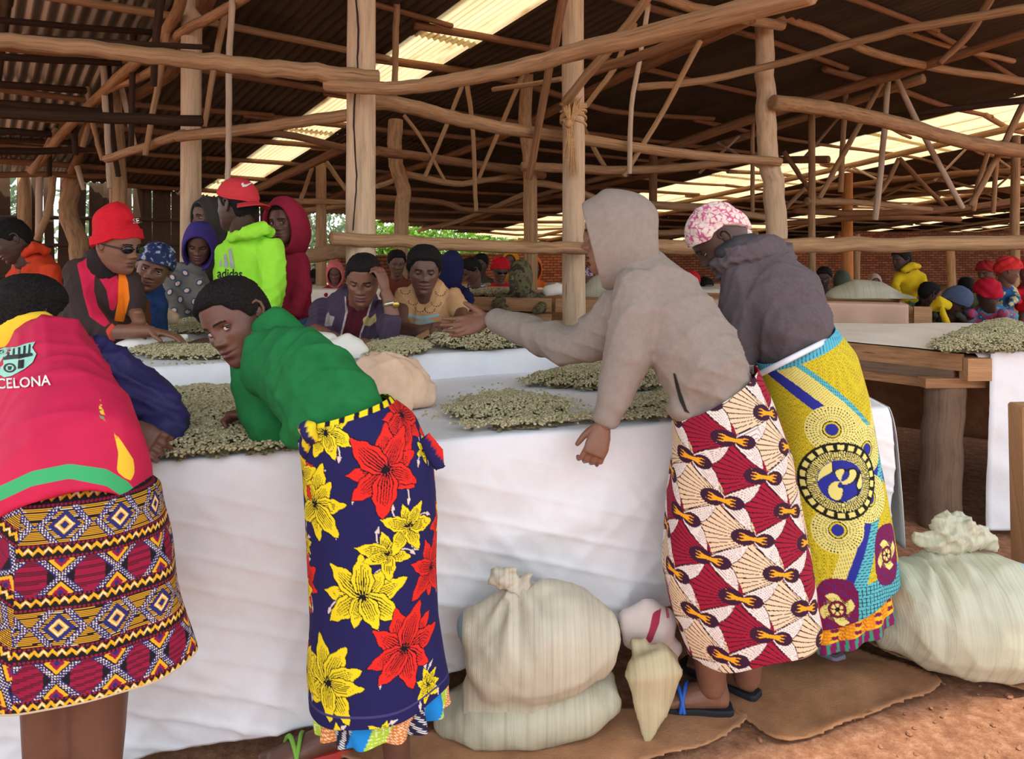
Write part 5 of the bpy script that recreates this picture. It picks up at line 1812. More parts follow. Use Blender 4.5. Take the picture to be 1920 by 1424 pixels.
def rings_skirt(root, name, rows, m, colour=None, step=1.7, fold=.02, nfold=7, seed=0, back=40, span=104, vstep=1.8, hemwave=.0):
    """wrapped skirt: rows of (left x, left y, right x, right y, distance, depth in m) down the cloth; colour(u, v, Cx, hw) gives the print"""
    rows = np.array(rows, float)
    cum = np.concatenate([[0], np.cumsum(np.hypot(*(np.diff((rows[:, 1] + rows[:, 3]) / 2), np.diff((rows[:, 0] + rows[:, 2]) / 2))))])
    nr = int(cum[-1] / vstep)
    tv = np.linspace(0, cum[-1], nr)
    # smooth interpolation of the rows
    def interp(col):
        y = np.interp(tv, cum, rows[:, col])
        k = max(3, nr // 14) | 1
        w_ = np.hanning(k + 2)[1:-1]; w_ /= w_.sum()
        yp = np.pad(y, k // 2, mode='reflect', reflect_type='odd')
        return np.convolve(yp, w_, 'valid')
    Lx, Ly, Rx, Ry, Yd, Dp = [interp(c) for c in range(6)]
    Dp = Dp * .88
    gy = (Yd - .75 * Dp) / Yd                          # rows are read off the side that faces the viewer
    Ly, Ry = HY + (Ly - HY) * gy, HY + (Ry - HY) * gy
    sh = (CX - (Lx + Rx) / 2) * .08 * Dp / Yd
    Lx, Rx = Lx + sh, Rx + sh
    hw = np.hypot(Rx - Lx, 0) / 2
    nf = int(math.radians(span) * 2 * hw.max() / step)
    phi = np.concatenate([np.linspace(-math.radians(span), math.radians(span), nf), np.linspace(math.radians(span), 2 * math.pi - math.radians(span), back)[1:-1]])
    r = np.random.RandomState(seed)
    PH, VV = np.meshgrid(phi, np.arange(nr))
    s01 = VV / nr
    q = np.zeros(PH.shape)
    for i in range(4):
        n = nfold * (.5 + r.rand())
        q += np.sin(n * PH + r.rand() * 6 + 1.2 * np.sin(s01 * 2.5 + r.rand() * 6)) * (.5 + .5 * r.rand())
    q += .6 * np.sin(3 * PH + 14 * s01 + r.rand() * 6) * (1 - s01)
    k = 1 + fold * (.25 + s01) * q / 2
    cx, cy = (Lx + Rx) / 2, (Ly + Ry) / 2
    hx, hy = (Rx - Lx) / 2, (Ry - Ly) / 2
    Yr = Yd[:, None]
    sx = np.sin(PH) * k
    px = cx[:, None] + hx[:, None] * sx
    py = cy[:, None] + hy[:, None] * sx
    dY = -np.cos(PH) * Dp[:, None] * k
    X = (px - CX) * Yr / F; Z = H - (py - HY) * Yr / F
    Z = Z + hemwave * np.sin(PH * 5 + seed) * s01 ** 6
    A = np.stack([X, Yr + dY, Z], -1)
    mb = MB()
    mb.grid(A, closed=True)
    o = mb.build(name, m, root)
    if colour is not None:
        u = (cx[:, None] - sh[:, None] + hx[:, None] * np.where(PH > math.pi, PH - 2 * math.pi, PH))
        vm = HY + (cy[:, None] + hy[:, None] * np.sin(PH) - HY) / gy[:, None]
        c = colour(u.ravel(), vm.ravel(), s01.ravel())
        set_print(o, c)
    so = o.modifiers.new('t', 'SOLIDIFY'); so.thickness = .003; so.offset = -1
    return o, (cx, cy, hx, hy)
def unroll(px, py, rows):
    """frame position on a skirt's front -> position on the unrolled cloth"""
    rows = np.array(rows, float)
    ym = (rows[:, 1] + rows[:, 3]) / 2
    L = np.interp(py, ym, rows[:, 0]); R = np.interp(py, ym, rows[:, 2])
    c, h = (L + R) / 2, (R - L) / 2
    return c + h * math.asin(max(-1, min(1, (px - c) / h))), py

# ------------------------------------------------------------------ printed cloths
def lc(*c): return np.array(rgb(*c))
def flower(C, u, v, cx, cy, R, n, rot, col, seed, sq=1.0):
    r = np.random.RandomState(seed)
    idx = np.where(((u - cx) ** 2 + (v - cy) ** 2) < (1.3 * R) ** 2)[0]
    dx, dy = u[idx] - cx, v[idx] - cy
    blk = lc(16, 14, 26)
    order = r.permutation(n)
    for i in order:
        a = rot + 2 * math.pi * i / n + r.uniform(-.12, .12)
        L = R * r.uniform(.78, 1.12)
        t = (dx * math.cos(a) + dy * math.sin(a)) / L
        s = (-dx * math.sin(a) + dy * math.cos(a)) / L
        s = s - r.uniform(-.22, .22) * np.clip(t, 0, 1) ** 2
        w = .29 * np.sin(math.pi * np.clip(t, 0, 1) ** .8) ** .75 * (1 - .25 * np.clip(t, 0, 1)) + .015 * np.sin(t * 22 + i)
        m = (t > .03) & (t < 1) & (np.abs(s) < w)
        C[idx[m]] = col
        o = (t > .03) & (t < 1.0) & (np.abs(s) < w) & (np.abs(s) > w - .022)
        C[idx[o]] = blk
        q = s / (w + 1e-6)
        for c in (-.55, -.3, -.1, .1, .3, .55):
            ln = m & (np.abs(q - c) < .055 * (1.1 - t)) & (t < .75 - .25 * abs(c))
            C[idx[ln]] = blk
    rr = np.hypot(dx, dy); th = np.arctan2(dy, dx)
    C[idx[rr < R * (.10 + .05 * np.sin(th * 9 + seed))]] = blk
def pistil(C, u, v, x0, y0, ang, L, bend, col):
    t = np.linspace(0, 1, 9)
    a = ang + bend * t
    xs = x0 + np.concatenate([[0], np.cumsum(np.cos(a[1:]) * L / 8)]); ys = y0 + np.concatenate([[0], np.cumsum(np.sin(a[1:]) * L / 8)])
    idx = np.where(((u - x0) ** 2 + (v - y0) ** 2) < (1.4 * L + 8) ** 2)[0]
    d = np.full(len(idx), 1e9)
    for i in range(8):
        ab = np.array((xs[i + 1] - xs[i], ys[i + 1] - ys[i]))
        k = np.clip(((u[idx] - xs[i]) * ab[0] + (v[idx] - ys[i]) * ab[1]) / (ab @ ab), 0, 1)
        d = np.minimum(d, np.hypot(u[idx] - xs[i] - k * ab[0], v[idx] - ys[i] - k * ab[1]))
    C[idx[d < 1.25]] = col
    e = a[-1]
    tx = (u[idx] - xs[-1]) * math.cos(e) + (v[idx] - ys[-1]) * math.sin(e); ty = -(u[idx] - xs[-1]) * math.sin(e) + (v[idx] - ys[-1]) * math.cos(e)
    C[idx[(np.abs(ty) < 3.6 * (1 - np.clip(tx / 11, 0, 1))) & (tx > -3) & (tx < 11)]] = col

SK2 = [(566, 806, 727, 760, 1.69, .118), (563, 838, 772, 798, 1.69, .145), (570, 890, 806, 880, 1.69, .155), (577, 1000, 816, 1000, 1.69, .150), (581, 1100, 813, 1100, 1.69, .148),
       (585, 1200, 815, 1200, 1.69, .150), (579, 1290, 826, 1285, 1.69, .155), (584, 1366, 834, 1332, 1.69, .155)]
def print_flowers(u, v, s01):
    C = np.tile(lc(32, 30, 84), (len(u), 1))
    yel, red, wht = lc(238, 214, 34), lc(226, 42, 34), lc(226, 206, 196)
    wave = 4 * np.sin(u * .12) + 3 * np.sin(u * .31)
    fl = [(633, 807, 52, 7, .3, yel), (614, 944, 66, 8, .1, yel), (700, 1105, 68, 9, .5, yel), (638, 1271, 70, 9, .2, yel), (742, 1030, 46, 6, -.6, yel), (775, 985, 48, 6, -.9, yel), (808, 1300, 34, 7, 0, yel), (790, 860, 26, 5, .3, yel),
          (750, 790, 58, 8, .1, red), (739, 877, 74, 9, .25, red), (770, 1213, 68, 9, .1, red), (808, 1085, 60, 8, .35, red), (588, 1108, 52, 8, .2, red), (575, 870, 26, 6, 0, red), (660, 1385, 36, 7, 0, yel), (735, 1360, 28, 7, .4, yel), (583, 1250, 30, 6, .4, red), (590, 1035, 24, 6, .4, yel)]
    for i, (x, y, R, n, rot, c) in enumerate(fl):
        uu, vv = unroll(x, y, SK2)
        for k in range(3):
            pistil(C, u, v, uu + R * .45 * math.cos(rot + k * 2.1 + .4), vv + R * .45 * math.sin(rot + k * 2.1 + .4), rot + k * 2.1 + .4, R * .62, 1.0 * (-1) ** k, wht)
    for i, (x, y, R, n, rot, c) in enumerate(fl):
        uu, vv = unroll(x, y, SK2)
        flower(C, u, v, uu, vv, R * 1.14, n, rot, c, 10 + i)
    r = np.random.RandomState(4)
    for k in range(70):                                # the side turned away
        x, y = r.choice([400, 460, 520, 880, 940, 1000]) + r.rand() * 40, 800 + r.rand() * 560
        if k < 26: flower(C, u, v, x, y, 55, 8, r.rand() * 3, yel if k % 2 else red, 100 + k)
    top = s01 < .016
    C[top] = yel; C[top & (np.sin(u * .25) > .35)] = lc(20, 18, 40)
    C[(s01 > .955) & (s01 < .962)] = lc(70, 62, 110)
    return C

SK3 = [(1264, 800, 1418, 697, 1.98, .12), (1268, 850, 1447, 770, 1.97, .15), (1260, 920, 1482, 872, 1.96, .16), (1251, 1010, 1503, 985, 1.95, .165), (1245, 1100, 1520, 1080, 1.94, .17), (1262, 1190, 1531, 1150, 1.93, .172), (1288, 1264, 1538, 1205, 1.93, .172)]
def print_shells(u, v, s01):
    red, cream, white, plum, org, blk = lc(160, 22, 52), lc(232, 200, 164), lc(234, 220, 212), lc(58, 24, 48), lc(246, 164, 30), lc(34, 14, 24)
    a = -.20
    x = (u - 1380) * math.cos(a) - (v - 1000) * math.sin(a)
    y = (u - 1380) * math.sin(a) + (v - 1000) * math.cos(a)
    PX, PY = 132.0, 57.0
    C = np.tile(red, (len(u), 1))
    C[np.abs(np.sin(y * .42 + x * .12)) < .28] = blk * .9
    n0 = int(np.floor(y.min() / PY)) - 1; n1 = int(np.ceil(y.max() / PY)) + 2
    m0 = int(np.floor(x.min() / PX)) - 2; m1 = int(np.ceil(x.max() / PX)) + 2
    def each(fn):
        for n in range(n0, n1):
            for m in range(m0, m1):
                kx, ky = m * PX + (n % 2) * PX / 2, n * PY
                idx = np.where((np.abs(x - kx) < 100) & (np.abs(y - ky) < 62))[0]
                if len(idx): fn(idx, x[idx] - kx, y[idx] - ky, n, m)
    def fans(idx, dx, dy, n, m):
        for sgn in (-1,):
            th = np.arctan2(dy, -dx * -sgn * -1) if False else np.arctan2(dy, -dx)
            rr = np.hypot(dx, dy)
            ex = ((dx + 50) / 54) ** 2 + (dy / 47) ** 2
            mk = ex < 1
            c = cream if (n // 2 + m) % 2 == 0 else red
            C[idx[mk]] = c
            ln = mk & (np.abs(np.sin(th * 25)) < .30 + .15 * (rr < 36)) & (rr > 8)
            C[idx[ln]] = blk
    def leaves(idx, dx, dy, n, m):
        for sg in (-1, 1):
            ang = sg * .62
            t = (dx * math.cos(ang) + dy * math.sin(ang)) / 74
            s = (-dx * math.sin(ang) + dy * math.cos(ang)) / 74 + sg * .10 * np.sin(math.pi * np.clip(t, 0, 1))
            w = .19 * np.sin(math.pi * np.clip(t, 0, 1) ** .9) ** .8
            mk = (t > 0.02) & (t < 1) & (np.abs(s) < w)
            C[idx[mk]] = white
            q = s / (w + 1e-6)
            ln = mk & (np.abs(np.sin(q * 11)) < .25)
            C[idx[ln]] = lc(150, 110, 100)
            C[idx[mk & (np.abs(q) > .9)]] = blk
    def knots(idx, dx, dy, n, m):
        C[idx[((dx + 16) / 22) ** 2 + (dy / 15) ** 2 < 1]] = plum
        C[idx[((dx - 22) / 18) ** 2 + (dy / 13) ** 2 < 1]] = plum
        t = np.abs(dx) / 27
        w = 3.2 + 9 * t ** 2
        mk = (t < 1 - .45 * np.abs(np.sin(dy * .55))) & (np.abs(dy) < w)
        C[idx[mk]] = org
    each(fans); each(leaves); each(knots)
    return C

SK4 = [(1424, 690, 1560, 617, 2.2, .135), (1440, 730, 1598, 668, 2.2, .16), (1448, 800, 1620, 752, 2.2, .17), (1442, 900, 1640, 885, 2.2, .18), (1440, 1000, 1658, 985, 2.2, .185), (1445, 1100, 1669, 1055, 2.2, .185), (1452, 1196, 1673, 1105, 2.2, .185)]
def print_medallion(u, v, s01):
    yel, dyel, blue, lite, turq, blk, mar = lc(220, 200, 42), lc(156, 136, 30), lc(44, 50, 150), lc(232, 222, 130), lc(92, 186, 198), lc(28, 26, 22), lc(122, 18, 62)
    C = np.tile(yel, (len(u), 1))
    sc_ = (np.hypot((u % 6.4) - 3.2, ((v + 3.2 * (np.floor(u / 6.4) % 2)) % 6.4) - 3.2))
    C[(sc_ > 2.0) & (sc_ < 2.9)] = dyel
    def band(f, c, lo, hi):
        m = (f > lo) & (f < hi); C[m] = c; return m
    # sweeping diagonal bands
    f1 = (v - 640) - (u - 1440) * .72 - ((u - 1440) / 30.0) ** 2 * .8
    m = band(f1, lite, 26, 62); C[m & (np.abs(np.sin((u + v) * .55)) < .3)] = dyel
    band(f1, blue, 62, 86)
    m = band(f1, turq, 14, 26); C[m & (np.abs(np.sin(u * .9)) < .3)] = blk
    f2 = (v - 900) - (u - 1480) * -3.2
    m = band(f2, lite, 300, 380); C[m & (np.abs(np.sin((u - v * .3) * .7)) < .3)] = dyel
    band(f2, blue, 380, 430)
    m = band(f2, turq, 430, 500); C[m & (np.abs(np.sin(v * .6)) < .3)] = blk
    m = (v > 1090 + (1560 - u) * .25) & (u > 1560); C[m] = turq; C[m & ((np.abs(np.sin(u * .45)) < .25) | (np.abs(np.sin(v * .45)) < .25))] = blk
    def disc(x, y, R, rings):
        x, y = unroll(x, y, SK4)
        r = np.hypot(u - x, v - y); th = np.arctan2(v - y, u - x)
        for (a, b, c, fn) in rings:
            m = (r >= a * R) & (r < b * R)
            if fn is not None: m &= fn(r, th)
            C[m] = c
    for (x, y) in ((1522, 800), (1588, 840), (1590, 930), (1530, 985)):
        disc(x, y, 44, [(0, 1, lite, None), (.35, 1, blk, lambda r, th: (np.abs(np.sin(th * 22)) < .5) & (np.abs(np.sin(r * .62)) < .75)), (0, .36, yel, None), (.32, .36, blk, None), (0, .25, blue, None)])
    disc(1536, 895, 72, [(0, 1, blk, None), (.8, .96, lite, lambda r, th: (np.abs(np.sin(th * 11)) > .55) & (np.abs(r - 63) < 4.5)), (0, .78, lite, None), (.55, .78, blk, lambda r, th: (np.abs(np.sin(th * 40)) < .5) | (np.abs(np.sin(r * 1.2)) < .35)), (0, .55, blue, None),
                        (0, .53, lite, lambda r, th: np.sin(r * .16 + 2.2 * np.sin(th * 2 + .5)) + np.sin(th * 3 + r * .08) > .1), (.0, .54, blk, lambda r, th: np.abs(np.sin(r * .16 + 2.2 * np.sin(th * 2 + .5)) + np.sin(th * 3 + r * .08) - .1) < .12)])
    for (x, y, k) in ((1626, 1040, 1.0), (1530, 1130, 1.0)):
        ux, vy = unroll(x, y, SK4)
        dx, dy = np.abs(u - ux) / 36, np.abs(v - vy) / 56
        m = (dx ** 3 + dy ** 3) < 1
        C[m] = mar
        C[m & (np.abs(np.sin(u * .7) * np.sin(v * .7)) < .08)] = blue
        disc(x, y, 30, [(0, 1.0, lite, lambda r, th: r < 30 * (.8 + .35 * np.sin(th * 4 + r * .12))), (.5, .78, dyel, lambda r, th: np.abs(np.sin(th * 24)) < .4), (.48, .53, blk, None), (0, .48, mar, None), (.1, .36, lite, lambda r, th: np.abs(np.sin(th * 3)) > .45), (0, .14, blk, None)])
    top = s01 < .035
    C[top] = turq; C[top & (np.abs(np.sin(u * .5)) < .3)] = blue
    return C
def print_kente(u, v, s01):
    C = np.tile(lc(238, 140, 30), (len(u), 1))
    C[np.abs(np.sin(v * .5)) < .3] = lc(246, 196, 40)
    C[(np.floor(u / 13) % 3 == 0)] = lc(130, 24, 70)
    C[(np.floor(u / 13) % 3 == 0) & (np.floor(v / 7) % 2 == 0)] = lc(240, 190, 40)
    C[(np.floor(u / 13) % 3 == 1) & (np.abs(np.sin(v * .9)) < .25)] = lc(120, 30, 40)
    C[s01 > .8] = lc(130, 28, 90)
    C[(s01 > .8) & (np.floor(u / 5) % 3 == 0)] = lc(60, 150, 120)
    return C
def print_turq(u, v, s01):
    C = np.tile(lc(28, 132, 206), (len(u), 1))
    k = np.floor((u + v * .4) / 34) % 4
    C[k == 1] = lc(176, 206, 58); C[(k == 1) & (np.abs(np.sin(u * .5) * np.sin(v * .5)) < .1)] = lc(230, 240, 180)
    C[k == 2] = lc(214, 124, 44); C[(k == 2) & (np.abs(np.sin((u - v) * .6)) < .35)] = lc(250, 236, 210)
    C[k == 3] = lc(34, 32, 60); C[(k == 3) & (np.abs(np.sin((u + v) * .8)) < .35)] = lc(236, 232, 226)
    return C

SK1 = [(-35, 905, 235, 915, 1.50, .12), (-52, 950, 284, 950, 1.49, .150), (-60, 1050, 300, 1050, 1.48, .165), (-66, 1200, 325, 1195, 1.47, .175), (-70, 1318, 345, 1302, 1.46, .18)]
def print_geometric(u, v, s01):
    yel, wht, navy, blk, mar = lc(232, 168, 34), lc(240, 222, 190), lc(42, 42, 104), lc(26, 20, 24), lc(146, 20, 58)
    C = np.tile(blk, (len(u), 1))
    left = u < 118
    ang = np.where(left, -.52, 0.0)
    x = (u - 188) * np.cos(ang) - (v - 930) * np.sin(ang)
    y = (u - 188) * np.sin(ang) + (v - 930) * np.cos(ang)
    PX, PY = 92.0, 186.0
    xx = (x + PX / 2) % PX - PX / 2
    yy = y % PY
    # zone A 0..92 : sun-hatched diamonds ; zone B : crimson crosses
    A = yy < PY / 2
    dyA = yy - PY / 4
    hat = np.abs(np.sin(yy * .95)) < .62
    C[A & hat] = yel
    C[A & hat & (np.abs(np.sin(yy * .475 + .4)) < .25) & (np.abs(xx) < 30)] = wht
    def dia(dx, dy): return np.abs(dx) + np.abs(dy)
    ch = np.abs(dia(xx, dyA * .8) - 39)
    m = A & (ch < 7); C[m] = navy
    dots = (np.hypot((x % 4.6) - 2.3, (y % 4.6) - 2.3) < 1.35)
    C[m & dots & (ch < 5)] = wht
    d = dia(xx, dyA)
    C[A & (d < 27)] = navy; C[A & (d < 17)] = yel; C[A & (d < 15) & (d > 12)] = wht; C[A & (d < 8)] = navy
    dyB = yy - PY * .75
    B = ~A
    fade = np.abs(xx) > 22
    m = B & fade; C[m] = mar; C[m & (np.abs(np.sin(yy * .95)) < .35)] = blk
    xs = np.abs(np.abs(xx) - np.abs(dyB) * 1.0)
    m = B & (xs < 8); C[m] = navy; C[m & dots & (xs < 6)] = wht
    for c in (-30, 30):
        d = dia(xx, dyB - c)
        C[B & (d < 24)] = blk; C[B & (d < 21)] = yel; C[B & (d < 13)] = mar; C[B & (d < 6)] = navy
    # zigzag bands between the zones
    for c in (0, PY / 2, PY):
        dy = yy - c
        C[np.abs(dy) < 14] = blk
        zz = np.abs((x % 15) - 7.5) * 1.1 - 4
        C[np.abs(dy - zz + 3) < 3.6] = yel
        C[(np.abs(dy - zz + 3) < 1.6) & (np.sin(x * .21) > .3)] = wht
        C[np.hypot((x % 7) - 3.5, dy - 11) < 2.4] = mar
        C[np.hypot((x % 7) - 3.5, dy + 12) < 2.2] = mar
    # pleat joins
    C[(s01 > .988)] = lc(200, 180, 150)
    return C
M_PRINT = cloth_print('printed_cotton')

# ------------------------------------------------------------------ the four people in front
def sandal(p, heel, fdir, s, msole, mstrap, up=.0):
    f = Vector(fdir).normalized(); u = Vector((0, 0, 1)); l = f.cross(u); h = Vector(heel)
    mb = MB()
    prof = [(-.012, .022), (.0, .030), (.04, .034), (.09, .033), (.15, .042), (.20, .044), (.232, .034), (.245, .018)]
    rs = []
    for (a, w_) in prof:
        c = h + f * a * s
        rs.append(np.array([c - l * w_ * s + u * (-.012), c + l * w_ * s + u * (-.012), c + l * w_ * s + u * .008, c - l * w_ * s + u * .008]))
    mb.rings(rs, (True, True))
    o = mb.build('sandal', msole, p.root, smooth=False)
    o.modifiers.new('b', 'BEVEL').width = .004
    mb = MB()
    for (a0, a1) in ((.10, .14), (.16, .13)):
        pts = []
        for q in np.linspace(0, math.pi, 9):
            pts.append((h + f * (a0 + (a1 - a0) * q / math.pi) * s + l * math.cos(q) * .045 * s + u * (math.sin(q) * .055 * s + .006), .006))
        mb.tube(pts, 6)
    mb.build('strap', mstrap, o)

# --- 1: crimson jacket
p1 = Person('person bending over the table in crimson and navy jacket and geometric skirt, seen from behind', G(120, 1640), 'dark')
p1.head(50, 598, 1.90, 160, 14, 4, .92, .8)
p1.hair(.014, rough=.005)
p1.flesh([[T(95, 1180, 1.47, 56), T(94, 1290, 1.46, 50), T(92, 1380, 1.46, 45), T(90, 1500, 1.46, 38), T(90, 1600, 1.46, 30)],
          [T(190, 1180, 1.47, 58), T(187, 1290, 1.46, 51), T(184, 1380, 1.46, 47), T(180, 1500, 1.46, 40), T(178, 1600, 1.46, 30)], [T(90, 960, 1.52, 50), T(95, 1190, 1.48, 52)], [T(180, 960, 1.52, 50), T(190, 1190, 1.48, 52)],
          [T(90, 970, 1.53, 50), T(180, 970, 1.53, 50)], [T(135, 960, 1.54, 60, .5), T(110, 820, 1.64, 60, .5), T(70, 710, 1.8, 60, .5)]], .012)
p1.neck(60, 640, 1.88, .056)
p1.foot(P(90, 1640, 1.44), (.1, 1, 0), ankle=P(90, 1560, 1.46)); p1.foot(P(180, 1640, 1.44), (.1, 1, 0), ankle=P(178, 1560, 1.46))
p1.hand(P(226, 800, 1.70), (.80, .0, -.42), (.1, .8, -.5), thumb=-1, curl=(.7, .75, .8, .8), s=.95)
p1.flesh([[T(226, 800, 1.70, 20), T(200, 795, 1.76, 25), T(150, 790, 1.84, 30)]], .008)
p1.done()
def hemwarp(V):
    V = V.copy()
    px = CX + V[:, 0] / V[:, 1] * F; py = HY - (V[:, 2] - H) / V[:, 1] * F
    w_ = np.clip((py - 740) / 120, 0, 1)
    V[:, 2] -= np.where(px > 135, .085, .035) * w_ * np.clip((px - 135) / 150, -1.3, 1.15) ** 2
    return V
jk = p1.wear('jacket', [[T(124, 902, 1.500, 160, .84), T(122, 876, 1.502, 157, .82), T(114, 846, 1.54, 150, .76), T(96, 790, 1.62, 140, .66), T(78, 715, 1.75, 130, .60), T(68, 716, 1.82, 122, .42), T(60, 704, 1.87, 104, .40), T(56, 696, 1.90, 66, .5)],
                       [T(-70, 700, 1.83, 50), T(-20, 674, 1.85, 50), T(50, 664, 1.86, 48), T(110, 666, 1.86, 50), T(168, 680, 1.86, 44)]], cloth('jacket_crimson', rgb(200, 34, 76)), .0085, 5, .007, -34, 5, warp=hemwarp, flat_start=(0,), n=30)
panels(jk, rgb(200, 34, 76), [
    ([(-200, 1000), (-60, 930), (0, 912), (60, 884), (130, 870), (200, 880), (240, 904), (270, 938), (300, 985), (300, 1040), (262, 985), (238, 938), (200, 912), (130, 898), (60, 912), (0, 940), (-200, 1040)], rgb(64, 172, 108)),
    ([(212, 806), (222, 850), (219, 884), (232, 896), (246, 902), (253, 884), (250, 862), (232, 834)], rgb(246, 200, 56)),
    ([(184, 736), (192, 762), (202, 792), (196, 790), (186, 770)], rgb(246, 200, 56)),
    ([(186, 768), (196, 784), (192, 790), (184, 776)], rgb(64, 172, 108))], 'jacket_panels', .75)
sl = p1.wear('sleeve', [[T(172, 668, 1.86, 42), T(205, 695, 1.87, 48), T(255, 735, 1.88, 48), T(305, 775, 1.88, 44), T(326, 798, 1.86, 32)], [T(322, 800, 1.85, 33), T(285, 812, 1.81, 32), T(262, 818, 1.79, 28)]],
             cloth('jacket_navy', rgb(48, 44, 92), rough=.6), .0085, 5, .009, -60, 8)
p1.wear('collar', [[T(50, 665, 1.86, 66, .8), T(48, 630, 1.86, 60, .8), T(45, 610, 1.86, 54, .8)]], cloth('collar_yellow', rgb(244, 200, 54)), .008, 3, .001, 30, 3)
M_MINT = plain('mint_print', rgb(158, 220, 200), .7); M_BLACK = plain('black_print', rgb(22, 24, 26), .7); M_WHITEP = plain('white_print', rgb(226, 226, 220), .7)
shield = [(-26, 666), (8, 652), (30, 651), (50, 644), (66, 641), (60, 652), (68, 664), (61, 680), (46, 692), (22, 705), (8, 708), (-6, 700), (-26, 694)]
project('emblem', *fill2d([shield]), jk, M_MINT, .006)
em = [c for c in jk.children][0]
def emb(polys, m, nm):
    o = project(nm, *fill2d(polys), jk, m, .009)
    o.parent = jk
emb([[(14, 656), (18, 655), (17, 668), (13, 668)], [(24, 654), (28, 653), (27, 667), (23, 668)], [(34, 652), (38, 651), (37, 666), (33, 667)], [(44, 649), (48, 648), (47, 664), (43, 665)], [(54, 646), (57, 645), (56, 662), (52, 663)]], M_BLACK, 'emblem_bars')
emb([[(0, 668), (60, 662), (61, 667), (38, 672), (0, 676)], [(34, 676), (45, 674), (44, 690), (33, 692)], [(-10, 658), (8, 656), (7, 662), (-10, 664)]], M_BLACK, 'emblem_band')
emb([[(18 + 12 * math.cos(a), 690 + 9 * math.sin(a)) for a in np.linspace(0, 6.28, 16, endpoint=False)], [(18 + 8 * math.cos(a), 690 + 6 * math.sin(a)) for a in np.linspace(0, 6.28, 16, endpoint=False)], [(14, 687), (22, 687), (20, 694), (15, 694)]], M_BLACK, 'emblem_ball')
o = project('lettering', *text2d('BARCELONA', 20, 720, 27, -.05, -.35, .95), jk, M_WHITEP, .007)
rings_skirt(p1.root, 'skirt', SK1, M_PRINT, print_geometric, step=1.5, fold=.085, nfold=9, seed=5, vstep=1.5, hemwave=.006)

# --- 2: green sweater
p2 = Person('person in green sweater and flowered navy wrap looking back over the shoulder', G(640, 1400), 'dark')
p2.head(444, 604, 1.92, -25, 10, -22, .98, 1.25, .72, 'cam')
p2.hair(.011, rough=.004, det=1.3)
p2.neck(505, 640, 1.9, .05)
p2.flesh([[T(655, 820, 1.70, 60), T(600, 720, 1.76, 60, .7), T(520, 660, 1.9, 50, .7)], [T(630, 830, 1.72, 46), T(635, 1100, 1.74, 44), T(645, 1340, 1.8, 32), T(650, 1385, 1.82, 24)], [T(720, 830, 1.7, 46), T(730, 1100, 1.7, 44), T(740, 1330, 1.74, 32), T(745, 1440, 1.74, 24)],
          [T(500, 650, 1.92, 24), T(510, 820, 1.86, 22), T(482, 782, 1.95, 18)]], .011)
p2.hand(P(484, 779, 1.93), (-.8, .20, .0), (-.1, -.15, -1), thumb=-1, curl=(1.15, 1.2, 1.2, 1.2), s=.92)
fh = G(648, 1408)
p2.foot((fh.x, fh.y, .012), (-.85, -.35, 0), s=.95, ankle=P(648, 1370, 1.83))
p2.done()
M_GREEN = cloth('sweater_green', rgb(30, 112, 58), .14, 20, .5, 300)
p2.wear('sweater', [[T(660, 812, 1.69, 82, .8), T(630, 776, 1.70, 94, .8), T(586, 722, 1.76, 90, .75), T(538, 684, 1.83, 84, .72), T(494, 678, 1.85, 62, .8)],
                    [T(470, 678, 1.93, 36), T(482, 740, 1.91, 42), T(505, 812, 1.87, 40), T(508, 828, 1.86, 30)], [T(505, 824, 1.87, 30), T(498, 800, 1.92, 25), T(490, 784, 1.94, 21)], [T(560, 800, 1.72, 50, .8), T(580, 812, 1.70, 30)]],
         M_GREEN, .008, 4, .007, -40, 12)
p2.wear('collar', [[T(530, 640, 1.9, 48, .8), T(515, 618, 1.9, 42, .9), T(505, 606, 1.9, 38, .9)]], M_GREEN, .007, 3, .002, 60, 13)
rings_skirt(p2.root, 'wrap_skirt', SK2, M_PRINT, print_flowers, step=1.4, fold=.025, nfold=5, seed=2, vstep=1.5, hemwave=.004)
rings_skirt(p2.root, 'underskirt', [(592, 1290, 824, 1280, 1.70, .125), (596, 1350, 832, 1328, 1.70, .14), (598, 1400, 834, 1368, 1.70, .148)], M_PRINT, print_turq, step=2.5, fold=.09, nfold=14, seed=3)
kn = p2.wear('knot', [[T(566, 800, 1.58, 9), T(580, 815, 1.57, 14), T(590, 826, 1.58, 9)], [T(578, 822, 1.58, 10), T(572, 845, 1.6, 12), T(575, 862, 1.62, 8)], [T(585, 800, 1.58, 10), T(572, 795, 1.59, 8)]], M_PRINT, .006, 2, .002, 80, 4)
c = np.tile(lc(38, 34, 88), (len(kn.data.vertices), 1)); rr = np.random.RandomState(2)
co = np.array([v.co for v in kn.data.vertices]); c[np.sin(co[:, 0] * 150 + co[:, 2] * 90) > .2] = lc(236, 208, 40); set_print(kn, c)
fl = p2.wear('loose_end', [[T(795, 820, 1.66, 16, .3), T(815, 850, 1.65, 20, .3), T(826, 880, 1.65, 12, .3)]], M_PRINT, .006, 2, .002, 60, 6)
co = np.array([v.co for v in fl.data.vertices]); c = np.tile(lc(34, 32, 86), (len(co), 1)); c[np.sin(co[:, 0] * 60 + co[:, 2] * 40) > .1] = lc(214, 40, 34); set_print(fl, c)
M_RUBG = plain('rubber_lime', rgb(120, 170, 60), .6); M_RUBR = plain('rubber_red', rgb(190, 60, 50), .6)
sandal(p2, (fh.x, fh.y, .012), (-.85, -.35, 0), .95, M_RUBR, M_RUBG)

